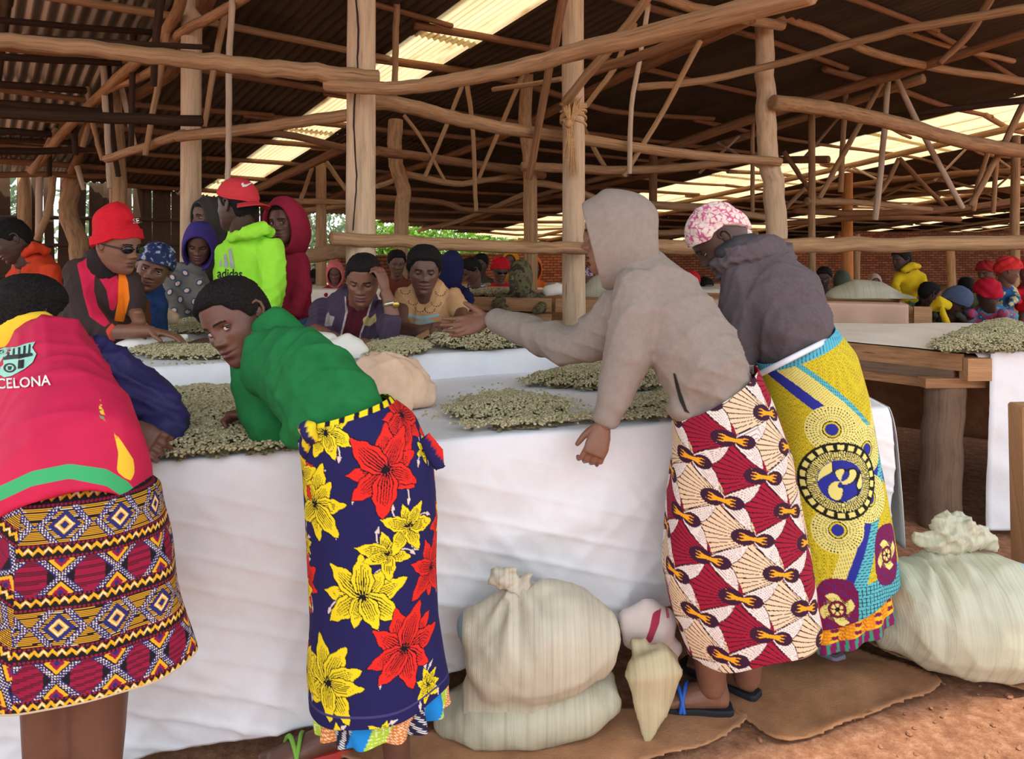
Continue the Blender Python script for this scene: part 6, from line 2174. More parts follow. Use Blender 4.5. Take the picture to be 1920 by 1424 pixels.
# --- 3: grey hoodie, arm stretched out
p3 = Person('person in grey hoodie with outstretched arm and crimson shell-print skirt', G(1390, 1320), 'mid')
p3.head(1152, 442, 2.14, -98, 6, 0, 1.0, .9, .6)
p3.neck(1185, 500, 2.12, .05)
p3.flesh([[T(1345, 760, 1.99, 50), T(1280, 620, 2.03, 50, .7), T(1200, 510, 2.1, 40, .8)], [T(1190, 540, 2.05, 26), T(1172, 680, 1.99, 25), T(1135, 790, 1.97, 18), T(1131, 800, 1.965, 17)],
          [T(1170, 590, 2.14, 28), T(1060, 648, 2.25, 24), T(930, 600, 2.48, 15), T(915, 598, 2.5, 14)],
          [T(1320, 800, 1.98, 46), T(1325, 1050, 1.98, 44), T(1332, 1250, 1.98, 30), T(1335, 1290, 1.98, 26)], [T(1410, 800, 1.99, 46), T(1412, 1050, 2.02, 44), T(1400, 1250, 2.04, 28), T(1400, 1275, 2.04, 25)]], .011)
p3.hand(P(1131, 797, 1.965), (-.28, -.30, -.75), (-.15, .95, -.1), thumb=-1, curl=(.7, .75, .75, .8), s=.92)
p3.hand(P(916, 599, 2.5), (-.9, .12, -.26), (.0, -.82, .5), thumb=1, curl=(.18, .22, .3, .38), s=1.06, spread=.10, thumb_in=-.1)
h3 = G(1366, 1338); h3b = G(1416, 1312)
p3.foot((h3.x, h3.y, .014), (-1, .12, 0), ankle=P(1334, 1270, 1.98)); p3.foot((h3b.x, h3b.y, .014), (-.7, .7, 0), ankle=P(1400, 1262, 2.04))
p3.done()
M_GREY = cloth('fleece_grey', rgb(146, 133, 124), .07, 60, .5, 380)
p3.wear('hoodie', [[T(1352, 752, 1.98, 70, .95), T(1322, 698, 1.98, 84, .88), T(1278, 622, 2.02, 85, .8), T(1238, 556, 2.06, 77, .78), T(1200, 510, 2.1, 58, .85), T(1180, 490, 2.12, 40, 1)],
                   [T(1198, 535, 2.03, 46), T(1188, 605, 2.0, 47), T(1174, 678, 1.99, 45), T(1152, 742, 1.98, 33), T(1137, 786, 1.97, 25)],
                   [T(1170, 580, 2.13, 52), T(1110, 640, 2.2, 41), T(1060, 650, 2.25, 37), T(990, 622, 2.38, 32), T(930, 600, 2.48, 23)], [T(1310, 735, 1.97, 50), T(1272, 775, 1.96, 30)]],
        M_GREY, .0085, 4, .007, -36, 21)
p3.hood(M_GREY, top=.140, backy=-.125, face=.066, rt=.14, w=.104, drop=.20, seed=2)
hd3 = [o_ for o_ in p3.root.children if o_.name.startswith('hoodie')][0]
project('pocket_slit', *fill2d([[(1262, 700), (1266, 701), (1276, 735), (1288, 768), (1294, 776), (1284, 772), (1274, 752), (1267, 726)]]), hd3, plain('pocket_dark', rgb(36, 32, 30), .95), .004)
rings_skirt(p3.root, 'skirt', SK3, M_PRINT, print_shells, step=1.4, fold=.035, nfold=6, seed=8, vstep=1.5, hemwave=.008)
M_RUBB = plain('rubber_black', rgb(26, 26, 30), .7); M_BLUE = plain('rubber_blue', rgb(36, 96, 190), .5)
sandal(p3, (h3.x, h3.y, .014), (-1, .12, 0), 1.0, M_RUBB, M_BLUE); sandal(p3, (h3b.x, h3b.y, .014), (-.7, .7, 0), 1.0, M_RUBB, M_RUBB)

panels(RED_SACK.children[0], rgb(222, 206, 200), [([(1224, 1150), (1240, 1140), (1236, 1170), (1222, 1205), (1206, 1212), (1218, 1180)], rgb(178, 60, 84)), ([(1246, 1130), (1252, 1128), (1256, 1160), (1250, 1160)], rgb(190, 96, 112))], 'woven_sack_red_stripe')
# --- 4: dark hoodie, pink headscarf
p4 = Person('person bending in charcoal hoodie, pink headscarf and yellow medallion wrap', G(1570, 1240), 'deep')
p4.head(1352, 452, 2.32, -100, 42, 0, 1.0, .8, .4)
p4.neck(1415, 490, 2.3, .05)
p4.flesh([[T(1490, 660, 2.2, 50), T(1450, 560, 2.24, 50, .7), T(1415, 500, 2.3, 36)], [T(1395, 530, 2.26, 26), T(1385, 620, 2.24, 24), T(1378, 715, 2.24, 18)], [T(1540, 700, 2.2, 46), T(1560, 950, 2.2, 42), T(1565, 1150, 2.22, 27), T(1566, 1200, 2.24, 23)], [T(1490, 700, 2.2, 46), T(1500, 950, 2.22, 42), T(1500, 1150, 2.3, 27), T(1500, 1200, 2.36, 23)]], .012)
p4.hand(P(1378, 708, 2.24), (-.2, .2, -1), (0, 1, 0), thumb=-1, curl=(.5, .5, .5, .5), s=.95)
h4 = G(1572, 1242)
p4.foot((h4.x, h4.y, .014), (-.45, .85, 0), ankle=P(1566, 1190, 2.24)); h4b = G(1500, 1215); p4.foot((h4b.x, h4b.y + .1, .014), (-.45, .85, 0), ankle=P(1500, 1190, 2.36))
p4.done()
M_CHAR = cloth('fleece_charcoal', rgb(94, 84, 88), .12, 90, .5, 380)
p4.wear('hoodie', [[T(1502, 676, 2.2, 66, .95), T(1482, 612, 2.2, 80, .88), T(1455, 550, 2.24, 83, .8), T(1425, 508, 2.28, 62, .85)],
                   [T(1398, 522, 2.26, 46), T(1390, 590, 2.25, 44), T(1386, 645, 2.24, 36), T(1380, 695, 2.24, 28)]], M_CHAR, .009, 4, .009, -44, 31)
p4.wear('hood', [[T(1352, 500, 2.26, 18), T(1372, 482, 2.24, 24), T(1412, 476, 2.25, 32), T(1455, 474, 2.27, 32), T(1480, 490, 2.28, 18)], [T(1440, 462, 2.3, 22), T(1472, 470, 2.3, 20)], [T(1355, 515, 2.28, 16), T(1380, 505, 2.24, 16), T(1470, 500, 2.24, 13)]], M_CHAR, .008, 3, .009, -70, 32)
p4.wear('hood_lining', [[T(1350, 476, 2.26, 14), T(1375, 460, 2.25, 18), T(1410, 452, 2.27, 17)]], cloth('lining_dark', rgb(52, 52, 56), rough=.5), .008, 3, .004, 30, 33)
t = NT('scarf_pink')
v = t.coord()
vo = t.n('ShaderNodeTexVoronoi'); vo.feature = 'DISTANCE_TO_EDGE'; vo.inputs['Scale'].default_value = 55; t.l(v, vo.inputs['Vector'])
nz = t.noise(v, 40, 3)
ad = t.n('ShaderNodeMath', operation='ADD'); t.l(vo.outputs['Distance'], ad.inputs[0]); t.l(nz, ad.inputs[1])
t.l(t.ramp(ad.outputs[0], [(.50, rgb(206, 92, 140)), (.62, rgb(238, 214, 204)), (.9, rgb(244, 226, 214))]), t.b.inputs['Base Color'])
t.l(t.bump(t.noise(t.coord('Object', (1, 1, 3)), 22, 3), .4, .02), t.b.inputs['Normal'])
t.b.inputs['Roughness'].default_value = .85
M_SCARF = t.m
p4.cap('headscarf', lambda a: float(np.interp(a, [0, 40, 72, 84, 106, 140, 180], [.050, .045, .030, .040, .036, -.005, -.03])), lambda a, ph, z: .013 + .004 * np.sin(np.radians(ph) * 9 + z * 60) * np.clip(ph / 90, 0, 1), M_SCARF)
p4.wear('scarf_knot', [[T(1388, 425, 2.31, 10), T(1398, 440, 2.3, 13), T(1392, 452, 2.3, 8)], [T(1396, 436, 2.3, 8), T(1406, 446, 2.3, 6)]], M_SCARF, .006, 2, .004, 90, 3)
rings_skirt(p4.root, 'wrap_skirt', SK4, M_PRINT, print_medallion, step=1.4, fold=.03, nfold=5, seed=12, vstep=1.5, hemwave=.006)
rings_skirt(p4.root, 'underskirt', [(1455, 1130, 1648, 1050, 2.21, .165), (1462, 1185, 1656, 1110, 2.21, .175), (1468, 1236, 1662, 1166, 2.21, .18)], M_PRINT, print_kente, step=2.2, fold=.05, nfold=9, seed=13, vstep=2)
mb = MB()
pts = []
for q in np.linspace(-1.45, 1.45, 24):
    cx_, hw_ = 1492, 72
    x = cx_ + hw_ * math.sin(q); y = 668 - 36 * math.sin(q)
    pts.append((P(x, y, 2.2 - .145 * math.cos(q)), .009))
mb.tube(pts, 8)
mb.build('waist_tie', cloth('white_tie', rgb(226, 230, 240)), p4.root)
sandal(p4, (h4.x, h4.y, .014), (-.45, .85, 0), 1.0, plain('rubber_lilac', rgb(128, 118, 138), .7), M_RUBB)

# ------------------------------------------------------------------ people round the second and third tables
def wrapcap(p, name, m, th=.014, line=WRAPLINE, wob=.004, **kw):
    return p.cap(name, line, lambda a, ph, z: th + wob * np.sin(np.radians(ph) * 7 + z * 70), m, **kw)
def foothold(px, Y):
    return ((px - CX) * Y / F, Y, 0)

# --- red beanie and sunglasses
q = Person('person in red beanie and sunglasses, dark and crimson track jacket over orange blouse', foothold(195, 3.2), 'mid')
q.head(222, 462, 3.05, 74, 16, -4, 1.0, 1.0, .5)
q.neck(205, 500, 3.1, .05)
q.flesh([[T(195, 640, 3.2, 40, .7), T(195, 520, 3.14, 40, .7)], [T(200, 640, 3.2, 36), T(200, 900, 3.2, 28), T(200, 985, 3.2, 18)], [T(165, 640, 3.2, 32), T(165, 900, 3.2, 28), T(165, 985, 3.2, 18)],
         [T(205, 622, 2.98, 15), T(250, 622, 2.96, 14), T(285, 621, 2.96, 11)], [T(250, 575, 3.1, 14), T(262, 605, 3.0, 12)]], .010)
q.hand(P(284, 621, 2.96), (1, -.05, -.16), (0, -.1, -1), thumb=-1, curl=(.2, .25, .25, .3), s=.98)
q.hand(P(258, 600, 3.02), (.2, -.3, -.9), (.2, .8, -.3), thumb=1, curl=(.5, .5, .6, .6), s=.9)
q.done()
jk = q.wear('jacket', [[T(200, 645, 3.18, 66, .75), T(192, 580, 3.16, 72, .7), T(190, 520, 3.12, 64, .7), T(202, 494, 3.1, 42, .85)],
                       [T(152, 505, 3.06, 28), T(150, 560, 3.02, 30), T(172, 605, 2.99, 27), T(212, 622, 2.98, 20)], [T(245, 520, 3.1, 20), T(252, 560, 3.08, 18), T(252, 585, 3.08, 16)]],
            cloth('track_dark', rgb(56, 42, 40)), .010, 4, .008, -50, 51)
panels(jk, rgb(58, 44, 42), [
    ([(144, 495), (172, 480), (178, 512), (176, 545), (184, 575), (206, 606), (196, 614), (168, 594), (157, 556), (150, 520)], rgb(206, 36, 72)),
    ([(172, 478), (182, 474), (216, 506), (223, 532), (222, 560), (214, 584), (206, 580), (200, 545), (180, 512)], rgb(206, 36, 72)),
    ([(223, 490), (232, 506), (240, 530), (243, 560), (232, 604), (214, 602), (221, 565), (222, 530)], rgb(240, 124, 22)),
    ([(198, 620), (210, 606), (216, 612), (216, 640), (206, 640)], rgb(214, 70, 58))], 'track_panels')
q.wear('collar', [[T(196, 506, 3.09, 36, .9), T(200, 486, 3.08, 34, .9), T(200, 474, 3.08, 30, .9)]], cloth('collar_dark', rgb(40, 30, 30)), .008, 3, .001, 30, 4)
M_RED = cloth('knit_red', rgb(206, 28, 42), .08, 60, .6, 220)
be = q.cap('beanie', lambda a: float(np.interp(a, [0, 60, 100, 180], [.050, .040, .005, -.035])), lambda a, ph, z: .013 + .008 * (a > .72) + .002 * np.sin(np.radians(ph) * 3 + z * 90), M_RED, stretch=.7, back=.035, nz=44)
project('lettering', *text2d('SE', 255, 415, 13, -.1), be, M_WHITEP, .004)
def glasses(p, k=1.0, m=None):
    mb = MB()
    A = p.M
    for sx in (-1, 1):
        c = A @ (Vector((sx * .033, .086, .002)) * p.k)
        mb.ball(c, (.026 * k, .006, .017 * k), A.to_3x3() @ Matrix.Rotation(-sx * .25, 3, 'Z'), 14, 8)
        mb.tube([(A @ (Vector((sx * .058, .078, .006)) * p.k), .003), (A @ (Vector((sx * .076, .04, .008)) * p.k), .003), (A @ (Vector((sx * .080, -.01, .008)) * p.k), .003)], 6)
    mb.tube([(A @ (Vector((-.012, .092, .006)) * p.k), .003), (A @ (Vector((.012, .092, .006)) * p.k), .003)], 6)
    return mb.build('sunglasses', plain('dark_glass', rgb(14, 12, 12), .15, 0, .6), p.root)
glasses(q)

# --- blue headscarf, smiling
q = Person('smiling person in blue and white headscarf and blue shawl beside the red beanie', foothold(275, 3.55), 'mid')
q.head(288, 503, 3.5, 22, 4, 20, .98, 1.0, .62, 'cam', 1.0)
q.neck(276, 535, 3.55, .05)
q.flesh([[T(270, 640, 3.6, 30, .7), T(274, 540, 3.58, 28, .7)], [T(262, 650, 3.6, 24), T(262, 930, 3.6, 16)], [T(288, 650, 3.6, 24), T(288, 930, 3.6, 16)]], .012)
q.done()
t = NT('scarf_blue')
v = t.coord()
t.l(t.ramp(t.noise(v, 42, 4), [(.42, rgb(30, 40, 86)), (.56, rgb(38, 50, 96)), (.62, rgb(170, 176, 190))]), t.b.inputs['Base Color'])
t.b.inputs['Roughness'].default_value = .8
wrapcap(q, 'headscarf', t.m, .018)
M_SHAWL = cloth('shawl_blue', rgb(40, 62, 110), .3, 30, .6, 200)
sh = q.wear('shawl', [[T(272, 640, 3.56, 42, .8), T(272, 590, 3.56, 40, .8), T(274, 545, 3.55, 34, .8), T(276, 525, 3.53, 26, .9)], [T(255, 540, 3.52, 16), T(262, 590, 3.5, 18), T(266, 620, 3.5, 14)]], M_SHAWL, .010, 4, .008, -70, 61)
panels(sh, rgb(40, 62, 110), [([(262, 575), (280, 560), (284, 600), (280, 640), (258, 640)], rgb(96, 56, 34))], 'shawl_panels', var=.3)

# --- patterned wrap, purple hood
q = Person('person in purple hood wrapped in grey cloth with shell spots', foothold(352, 4.45), 'dark')
q.head(374, 458, 4.4, 18, 26, 4, 1.0, .8, .1)
q.neck(362, 500, 4.45, .05)
q.flesh([[T(350, 620, 4.5, 30, .7), T(354, 510, 4.48, 28, .7)], [T(340, 620, 4.5, 20), T(340, 845, 4.5, 14)], [T(366, 620, 4.5, 20), T(366, 845, 4.5, 14)]], .014)
q.done()
q.hood(cloth('hood_purple', rgb(66, 52, 122)), top=.142, w=.104, face=.08, rt=.12)
t = NT('wrap_spots')
v = t.coord()
vo = t.n('ShaderNodeTexVoronoi'); vo.inputs['Scale'].default_value = 11; vo.inputs['Randomness'].default_value = .5
v = t.coord('Object', (1, .12, 1)); t.l(v, vo.inputs['Vector'])
spot = t.ramp(vo.outputs['Distance'], [(.0, rgb(104, 98, 92)), (.8, rgb(116, 110, 104))])
t.l(spot, t.b.inputs['Base Color']); t.b.inputs['Roughness'].default_value = .9
wr_o = q.wear('wrap', [[T(352, 625, 4.42, 58, .7), T(352, 585, 4.42, 54, .7), T(350, 540, 4.42, 46, .7), T(352, 505, 4.43, 30, .8)], [T(330, 520, 4.36, 20), T(318, 570, 4.3, 20), T(340, 600, 4.25, 16)], [T(375, 530, 4.36, 18), T(390, 575, 4.3, 18)]], t.m, .014, 4, .010, -40, 62)
for (nm, rx, ry, cm, lf) in (('shell_print', 6, 7.5, plain('shell_blue', rgb(44, 84, 128), .9), .006), ('shell_print', 3.6, 5.0, plain('shell_cream', rgb(224, 190, 164), .9), .009)):
    Vs, Fs = [], []
    for (x, y) in ((323, 520), (347, 512), (333, 532), (318, 548), (350, 545), (308, 566), (338, 562), (326, 582), (364, 566), (374, 530), (386, 556), (352, 585), (380, 582), (312, 590)):
        n0 = len(Vs); a0 = (x * 7 % 13) / 5
        Vs += [(x + rx * math.cos(b) * math.cos(a0) - ry * math.sin(b) * math.sin(a0), y + rx * math.cos(b) * math.sin(a0) + ry * math.sin(b) * math.cos(a0)) for b in np.linspace(0, 6.28, 10, endpoint=False)]
        Fs.append(tuple(range(n0, n0 + 10)))
    project(nm, Vs, Fs, wr_o, cm, lf)
q.wear('sleeve', [[T(370, 592, 4.22, 13), T(392, 588, 4.2, 15), T(405, 590, 4.2, 11)]], cloth('hood_purple', rgb(66, 52, 122)), .012, 3, .006, -60, 3)

# --- dark hooded figure behind
q = Person('person in dark grey hood half hidden behind the neon green hoodie', foothold(408, 4.75), 'dark')
q.head(388, 408, 4.7, -32, 6, 4, 1.0, .8, .5)
q.neck(402, 450, 4.75, .05)
q.flesh([[T(412, 640, 4.8, 30, .7), T(408, 460, 4.78, 26, .7)], [T(400, 640, 4.8, 18), T(400, 825, 4.8, 13)], [T(424, 640, 4.8, 18), T(424, 825, 4.8, 13)]], .014)
q.done()
q.hair(.008, det=.6)
M_DKG = cloth('hood_dark', rgb(62, 58, 54))
q.hood(M_DKG, top=.142, w=.108, face=.06, rt=.05)
q.wear('jacket', [[T(415, 640, 4.76, 38, .7), T(412, 540, 4.76, 38, .7), T(408, 470, 4.76, 36, .7), T(402, 445, 4.75, 22)]], M_DKG, .014, 4, .008, -50, 63)

# --- neon green hoodie, red cap
q = Person('person in neon green hoodie and backward red cap', foothold(468, 3.65), 'deep')
q.head(444, 388, 3.55, -112, 4, 2, 1.06, 1.0, .5)
q.neck(460, 445, 3.58, .058)
q.hair(.005, det=.6)
q.flesh([[T(468, 640, 3.65, 40, .7), T(466, 450, 3.62, 36, .7)], [T(450, 640, 3.65, 30), T(450, 930, 3.65, 18)], [T(488, 640, 3.65, 30), T(488, 930, 3.65, 18)], [T(505, 590, 3.5, 13), T(470, 632, 3.2, 13), T(425, 634, 3.02, 12), T(404, 638, 2.98, 10)]], .012)
q.hand(P(404, 638, 2.98), (-.95, -.15, -.10), (-.1, 0, -1), thumb=1, curl=(.15, .2, .2, .25), s=1.0, voxel=.0045)
q.done()
M_NEON = cloth('fleece_neon', rgb(168, 244, 66), .04, 20, .4, 300)
hd = q.wear('hoodie', [[T(466, 640, 3.62, 56, .65), T(466, 580, 3.62, 58, .62), T(467, 510, 3.62, 59, .6), T(467, 462, 3.6, 54, .6), T(462, 438, 3.58, 34, .8)],
                       [T(506, 462, 3.56, 26), T(512, 520, 3.53, 25), T(504, 585, 3.5, 21), T(500, 612, 3.46, 18)], [T(425, 470, 3.6, 20), T(420, 540, 3.55, 18)]], M_NEON, .0095, 4, .008, -46, 64)
q.wear('hood', [[T(432, 446, 3.5, 9), T(462, 438, 3.46, 13), T(495, 428, 3.52, 14), T(508, 436, 3.6, 10)]], M_NEON, .009, 3, .006, -60, 3)
M_CAP = cloth('cap_red', rgb(206, 58, 66), .06, 30, .4, 300)
cp = q.cap('cap', lambda a: float(np.interp(a, [0, 60, 100, 180], [.062, .052, .030, .012])), lambda a, ph, z: .010 + .004 * (a < .9), M_CAP, stretch=.12)
# brim at the back of the head
mb = MB()
A = np.zeros((8, 17, 3))
for i in range(8):
    for j in range(17):
        a = (j / 16 - .5) * 1.9
        rr = 1 + .62 * i / 7 * math.cos(a * .8)
        loc = Vector((math.sin(a) * .083 * rr, -.012 - math.cos(a) * .098 * rr, .016 - .020 * i / 7 - .02 * math.sin(a) ** 2))
        A[i, j] = q.M @ (loc * q.k)
mb.grid(A)
o = mb.build('brim', M_CAP, cp); o.modifiers.new('t', 'SOLIDIFY').thickness = .005
sw = [(452, 345), (455, 351), (462, 350), (476, 341), (462, 346), (457, 346), (456, 342)]
project('swoosh', *fill2d([sw], 3), cp, M_WHITEP, .004)
M_GREYP = plain('grey_print', rgb(176, 176, 178), .7)
project('emblem', *fill2d([[(428, 468), (433, 465), (440, 503), (432, 503)], [(419, 478), (424, 476), (428, 502), (421, 502)], [(412, 489), (415, 487), (417, 500), (412, 500)]], 4), hd, M_GREYP, .004)
project('lettering', *text2d('adidas', 431, 514, 24, .02, 0, .8), hd, M_BLACK, .004)

# --- maroon hood
q = Person('person in maroon hoodie with hood up, looking at the camera', foothold(545, 3.95), 'dark')
q.head(534, 418, 3.85, -14, 4, -4, 1.0, 1.0, .7, 'cam')
q.neck(540, 465, 3.9, .05)
q.flesh([[T(545, 640, 3.95, 34, .7), T(544, 480, 3.92, 30, .7)], [T(530, 640, 3.95, 24), T(530, 885, 3.95, 16)], [T(560, 640, 3.95, 24), T(560, 885, 3.95, 16)]], .013)
q.done()
M_MAR = cloth('fleece_maroon', rgb(152, 34, 58), .06, 20, .4, 300)
q.hair(.006, det=.6)
q.hood(M_MAR, top=.145, w=.112, face=.072, rt=.08, drop=.21)
q.wear('hoodie', [[T(546, 585, 3.92, 36, .8), T(548, 540, 3.92, 35, .8), T(546, 490, 3.92, 33, .8), T(542, 468, 3.9, 26, .9)], [T(566, 495, 3.9, 16), T(568, 545, 3.85, 16), T(552, 588, 3.8, 14)], [T(520, 500, 3.9, 14), T(525, 560, 3.85, 15), T(540, 590, 3.8, 12)]], M_MAR, .011, 4, .007, -48, 65)
q.wear('denim_skirt', [[T(548, 585, 3.93, 33, .8), T(548, 640, 3.93, 34, .8), T(548, 760, 3.93, 36, .8)]], cloth('denim', rgb(70, 104, 142), .25, 50, .6, 220), .014, 3, .006, -50, 66)

# --- purple jacket, head on hand
q = Person('person in purple zip jacket with wristwatch, resting forehead on one hand', foothold(665, 3.6), 'mid')
q.head(681, 524, 3.28, 4, 24, 3, 1.0, 1.1, .12)
q.hair(.007)
q.neck(672, 568, 3.4, .055)
q.flesh([[T(665, 680, 3.55, 44, .6), T(668, 570, 3.44, 40, .6)], [T(640, 680, 3.6, 30), T(640, 935, 3.6, 18)], [T(690, 680, 3.6, 30), T(690, 935, 3.6, 18)],
         [T(728, 630, 3.14, 16), T(735, 590, 3.15, 15), T(728, 560, 3.16, 12), T(722, 545, 3.17, 10)], [T(590, 620, 3.2, 14), T(640, 642, 3.1, 13), T(690, 645, 3.08, 10)]], .009)
q.hand(P(723, 548, 3.17), (-.22, .10, .95), (-.85, .45, .1), thumb=-1, curl=(.55, .55, .6, .7), s=.95, voxel=.004)
q.hand(P(690, 645, 3.08), (1, .05, -.05), (0, -.2, -1), thumb=1, curl=(.3,) * 4, s=.9, voxel=.0045)
q.done()
jk = q.wear('jacket', [[T(662, 665, 3.48, 62, .6), T(662, 620, 3.46, 70, .6), T(664, 580, 3.44, 66, .6), T(668, 556, 3.42, 40, .8)],
                       [T(606, 578, 3.42, 22), T(592, 620, 3.3, 24), T(625, 640, 3.14, 20), T(660, 644, 3.1, 16)], [T(718, 580, 3.4, 20), T(728, 620, 3.25, 22), T(728, 638, 3.14, 20), T(735, 600, 3.13, 19)]],
            cloth('jacket_purple', rgb(72, 58, 76)), .0095, 4, .007, -48, 67)
panels(jk, rgb(72, 58, 76), [([(648, 556), (700, 556), (690, 590), (676, 625), (668, 665), (628, 665), (642, 620), (650, 585)], rgb(80, 22, 34)),
                             ([(646, 556), (649, 556), (652, 585), (643, 622), (630, 665), (626, 665), (640, 620), (648, 585)], rgb(196, 180, 176)), ([(697, 556), (700, 556), (691, 592), (678, 626), (671, 665), (667, 665), (675, 625), (688, 590)], rgb(196, 180, 176)),
                             ([(612, 590), (616, 584), (618, 592), (628, 594), (622, 612), (608, 612)], rgb(176, 164, 160)), ([(680, 598), (688, 592), (694, 598), (704, 588), (706, 602), (694, 612), (682, 610)], rgb(190, 170, 110))], 'jacket_purple_panels')
wt = MB()
c0 = P(733, 570, 3.155)
d = (P(728, 560, 3.16) - P(735, 590, 3.15)).normalized()
a_ = d.cross(Vector((0, 1, 0))).normalized(); b_ = d.cross(a_)
rs = []
for hh in (-.011, .011):
    pass
pts = [(c0 + a_ * math.cos(k) * .033 + b_ * math.sin(k) * .033, .004, .011) for k in np.linspace(0, 2 * math.pi, 22)]
wt.tube(pts, 6, ref=tuple(d))
w_o = wt.build('wristwatch', plain('watch_metal', rgb(200, 190, 160), .3, .8), q.root)
wt = MB(); wt.ball(c0 + Vector((.026, -.024, 0)), (.017, .012, .017), None, 12, 8)
wt.build('watch_case', plain('watch_gold', rgb(206, 170, 90), .3, .8), w_o)

# --- tan blouse
q = Person('person in tan blouse with eyelet lace collar sorting beans', foothold(805, 3.75), 'dark')
q.head(795, 508, 3.55, 10, 12, 2, 1.0, 1.1, .14)
q.hair(.016, lambda a: HAIRLINE(a) - .004, det=1.0)
q.neck(798, 556, 3.62, .052)
q.flesh([[T(806, 680, 3.75, 40, .6), T(802, 570, 3.66, 38, .6)], [T(785, 680, 3.75, 26), T(785, 915, 3.75, 16)], [T(830, 680, 3.75, 26), T(830, 915, 3.75, 16)],
         [T(752, 575, 3.6, 16), T(752, 615, 3.45, 15), T(790, 622, 3.35, 13), T(825, 612, 3.32, 10)], [T(862, 580, 3.62, 15), T(872, 612, 3.5, 15), T(840, 622, 3.35, 12), T(808, 628, 3.26, 10)]], .009)
q.hand(P(808, 628, 3.26), (-.35, -.55, -.55), (-.1, .3, -.9), thumb=1, curl=(.5, .55, .6, .6), s=.95, voxel=.0045)
q.hand(P(825, 612, 3.32), (.9, .1, -.1), (0, -.1, -1), thumb=-1, curl=(.2,) * 4, s=.9, voxel=.0045)
q.done()
bl = q.wear('blouse', [[T(806, 665, 3.7, 50, .6), T(806, 610, 3.68, 50, .6), T(804, 565, 3.66, 52, .6), T(800, 542, 3.64, 36, .8)], [T(762, 555, 3.64, 20), T(750, 585, 3.6, 21)], [T(846, 555, 3.64, 20), T(862, 582, 3.62, 20)]],
            cloth('blouse_tan', rgb(186, 142, 98)), .0095, 4, .005, -60, 68)
panels(bl, rgb(186, 142, 98), [([(735, 520), (765, 526), (778, 560), (800, 580), (815, 570), (830, 530), (845, 528), (840, 555), (822, 588), (800, 590), (776, 582), (758, 560), (748, 548)], rgb(204, 158, 112)),
                               ([(772, 605), (800, 596), (818, 604), (808, 622), (782, 626)], rgb(150, 164, 160)), ([(764, 588), (790, 594), (824, 588), (824, 593), (790, 599), (764, 593)], rgb(150, 176, 184))], 'blouse_panels')
# eyelets of the collar
bv_pts = []
for (cx_, cy_) in ((760, 545), (775, 565), (788, 578), (806, 580), (818, 568), (826, 548)):
    for k in range(7):
        a = math.pi * k / 6
        x, y = cx_ + 9 * math.cos(a), cy_ + 7 * math.sin(a)
        bv_pts.append([(x + 1.5 * math.cos(b), y + 1.0 * math.sin(b)) for b in np.linspace(0, 6.28, 6, endpoint=False)])
Vs, Fs = [], []
for pl_ in bv_pts:
    n0 = len(Vs); Vs += pl_; Fs.append(tuple(range(n0, n0 + len(pl_))))
project('eyelets', Vs, Fs, bl, plain('eyelet_dark', rgb(90, 56, 36), .9), .004)
# wooden scoop board in the hand
mb = MB()
mb.box(P(788, 632, 3.2), (.09, .05, .008), Matrix.Rotation(-.5, 4, 'Y') @ Matrix.Rotation(.3, 4, 'X'))
o = mb.build('sorting_tray', W_PLANK, base=tuple(P(788, 632, 3.2)), smooth=False)
tag(o, 'small pale wooden sorting tray held over the beans by the tan blouse', 'tray')

# --- orange jacket at the left edge
q = Person('person in orange zip jacket looking down at the far left', foothold(60, 4.1), 'deep')
q.head(22, 452, 3.95, -50, 26, -6, 1.02, .8, .2)
q.hair(.010, det=.7)
q.neck(50, 492, 4.0, .055)
q.flesh([[T(65, 640, 4.1, 36, .7), T(60, 500, 4.02, 32, .7)], [T(50, 640, 4.1, 26), T(50, 865, 4.1, 15)], [T(85, 640, 4.1, 26), T(85, 865, 4.1, 15)]], .013)
q.done()
M_ORJ = cloth('jacket_orange', rgb(198, 62, 30))
jk = q.wear('jacket', [[T(66, 640, 4.06, 46, .7), T(66, 560, 4.05, 46, .7), T(66, 510, 4.04, 44, .7), T(62, 480, 4.02, 28, .9)], [T(94, 505, 4.0, 18), T(102, 560, 3.98, 18), T(100, 600, 3.95, 16)], [T(30, 520, 4.0, 16), T(22, 560, 3.95, 16)]], M_ORJ, .012, 4, .008, -50, 69)
panels(jk, rgb(198, 62, 30), [([(33, 470), (37, 470), (40, 500), (40, 560), (36, 560), (36, 500)], rgb(90, 66, 60)), ([(44, 493), (58, 490), (58, 494), (44, 497)], rgb(70, 66, 66))], 'jacket_orange_panels')
q.wear('hood', [[T(45, 478, 3.95, 8), T(66, 462, 3.92, 12), T(88, 472, 3.98, 10)]], M_ORJ, .011, 3, .005, -60, 2)

# ------------------------------------------------------------------ people further back
def stripe_mat(name, a, b, k):
    t = NT(name)
    wv = t.n('ShaderNodeTexWave'); wv.bands_direction = 'Z'; wv.inputs['Scale'].default_value = k; wv.inputs['Distortion'].default_value = 1.5
    t.l(t.coord(), wv.inputs['Vector'])
    t.l(t.ramp(wv.outputs['Fac'], [(.4, a), (.6, b)]), t.b.inputs['Base Color']); t.b.inputs['Roughness'].default_value = .9
    return t.m
def blotch_mat(name, cols, k):
    t = NT(name)
    f = t.noise(t.coord(), k, 3)
    n = len(cols)
    r = t.ramp(f, [(.32 + .36 * i / max(1, n - 1), c) for i, c in enumerate(cols)])
    t.l(r, t.b.inputs['Base Color']); t.b.inputs['Roughness'].default_value = .9
    for nd in t.t.nodes:
        if nd.type == 'VALTORGB': nd.color_ramp.interpolation = 'CONSTANT'
    return t.m
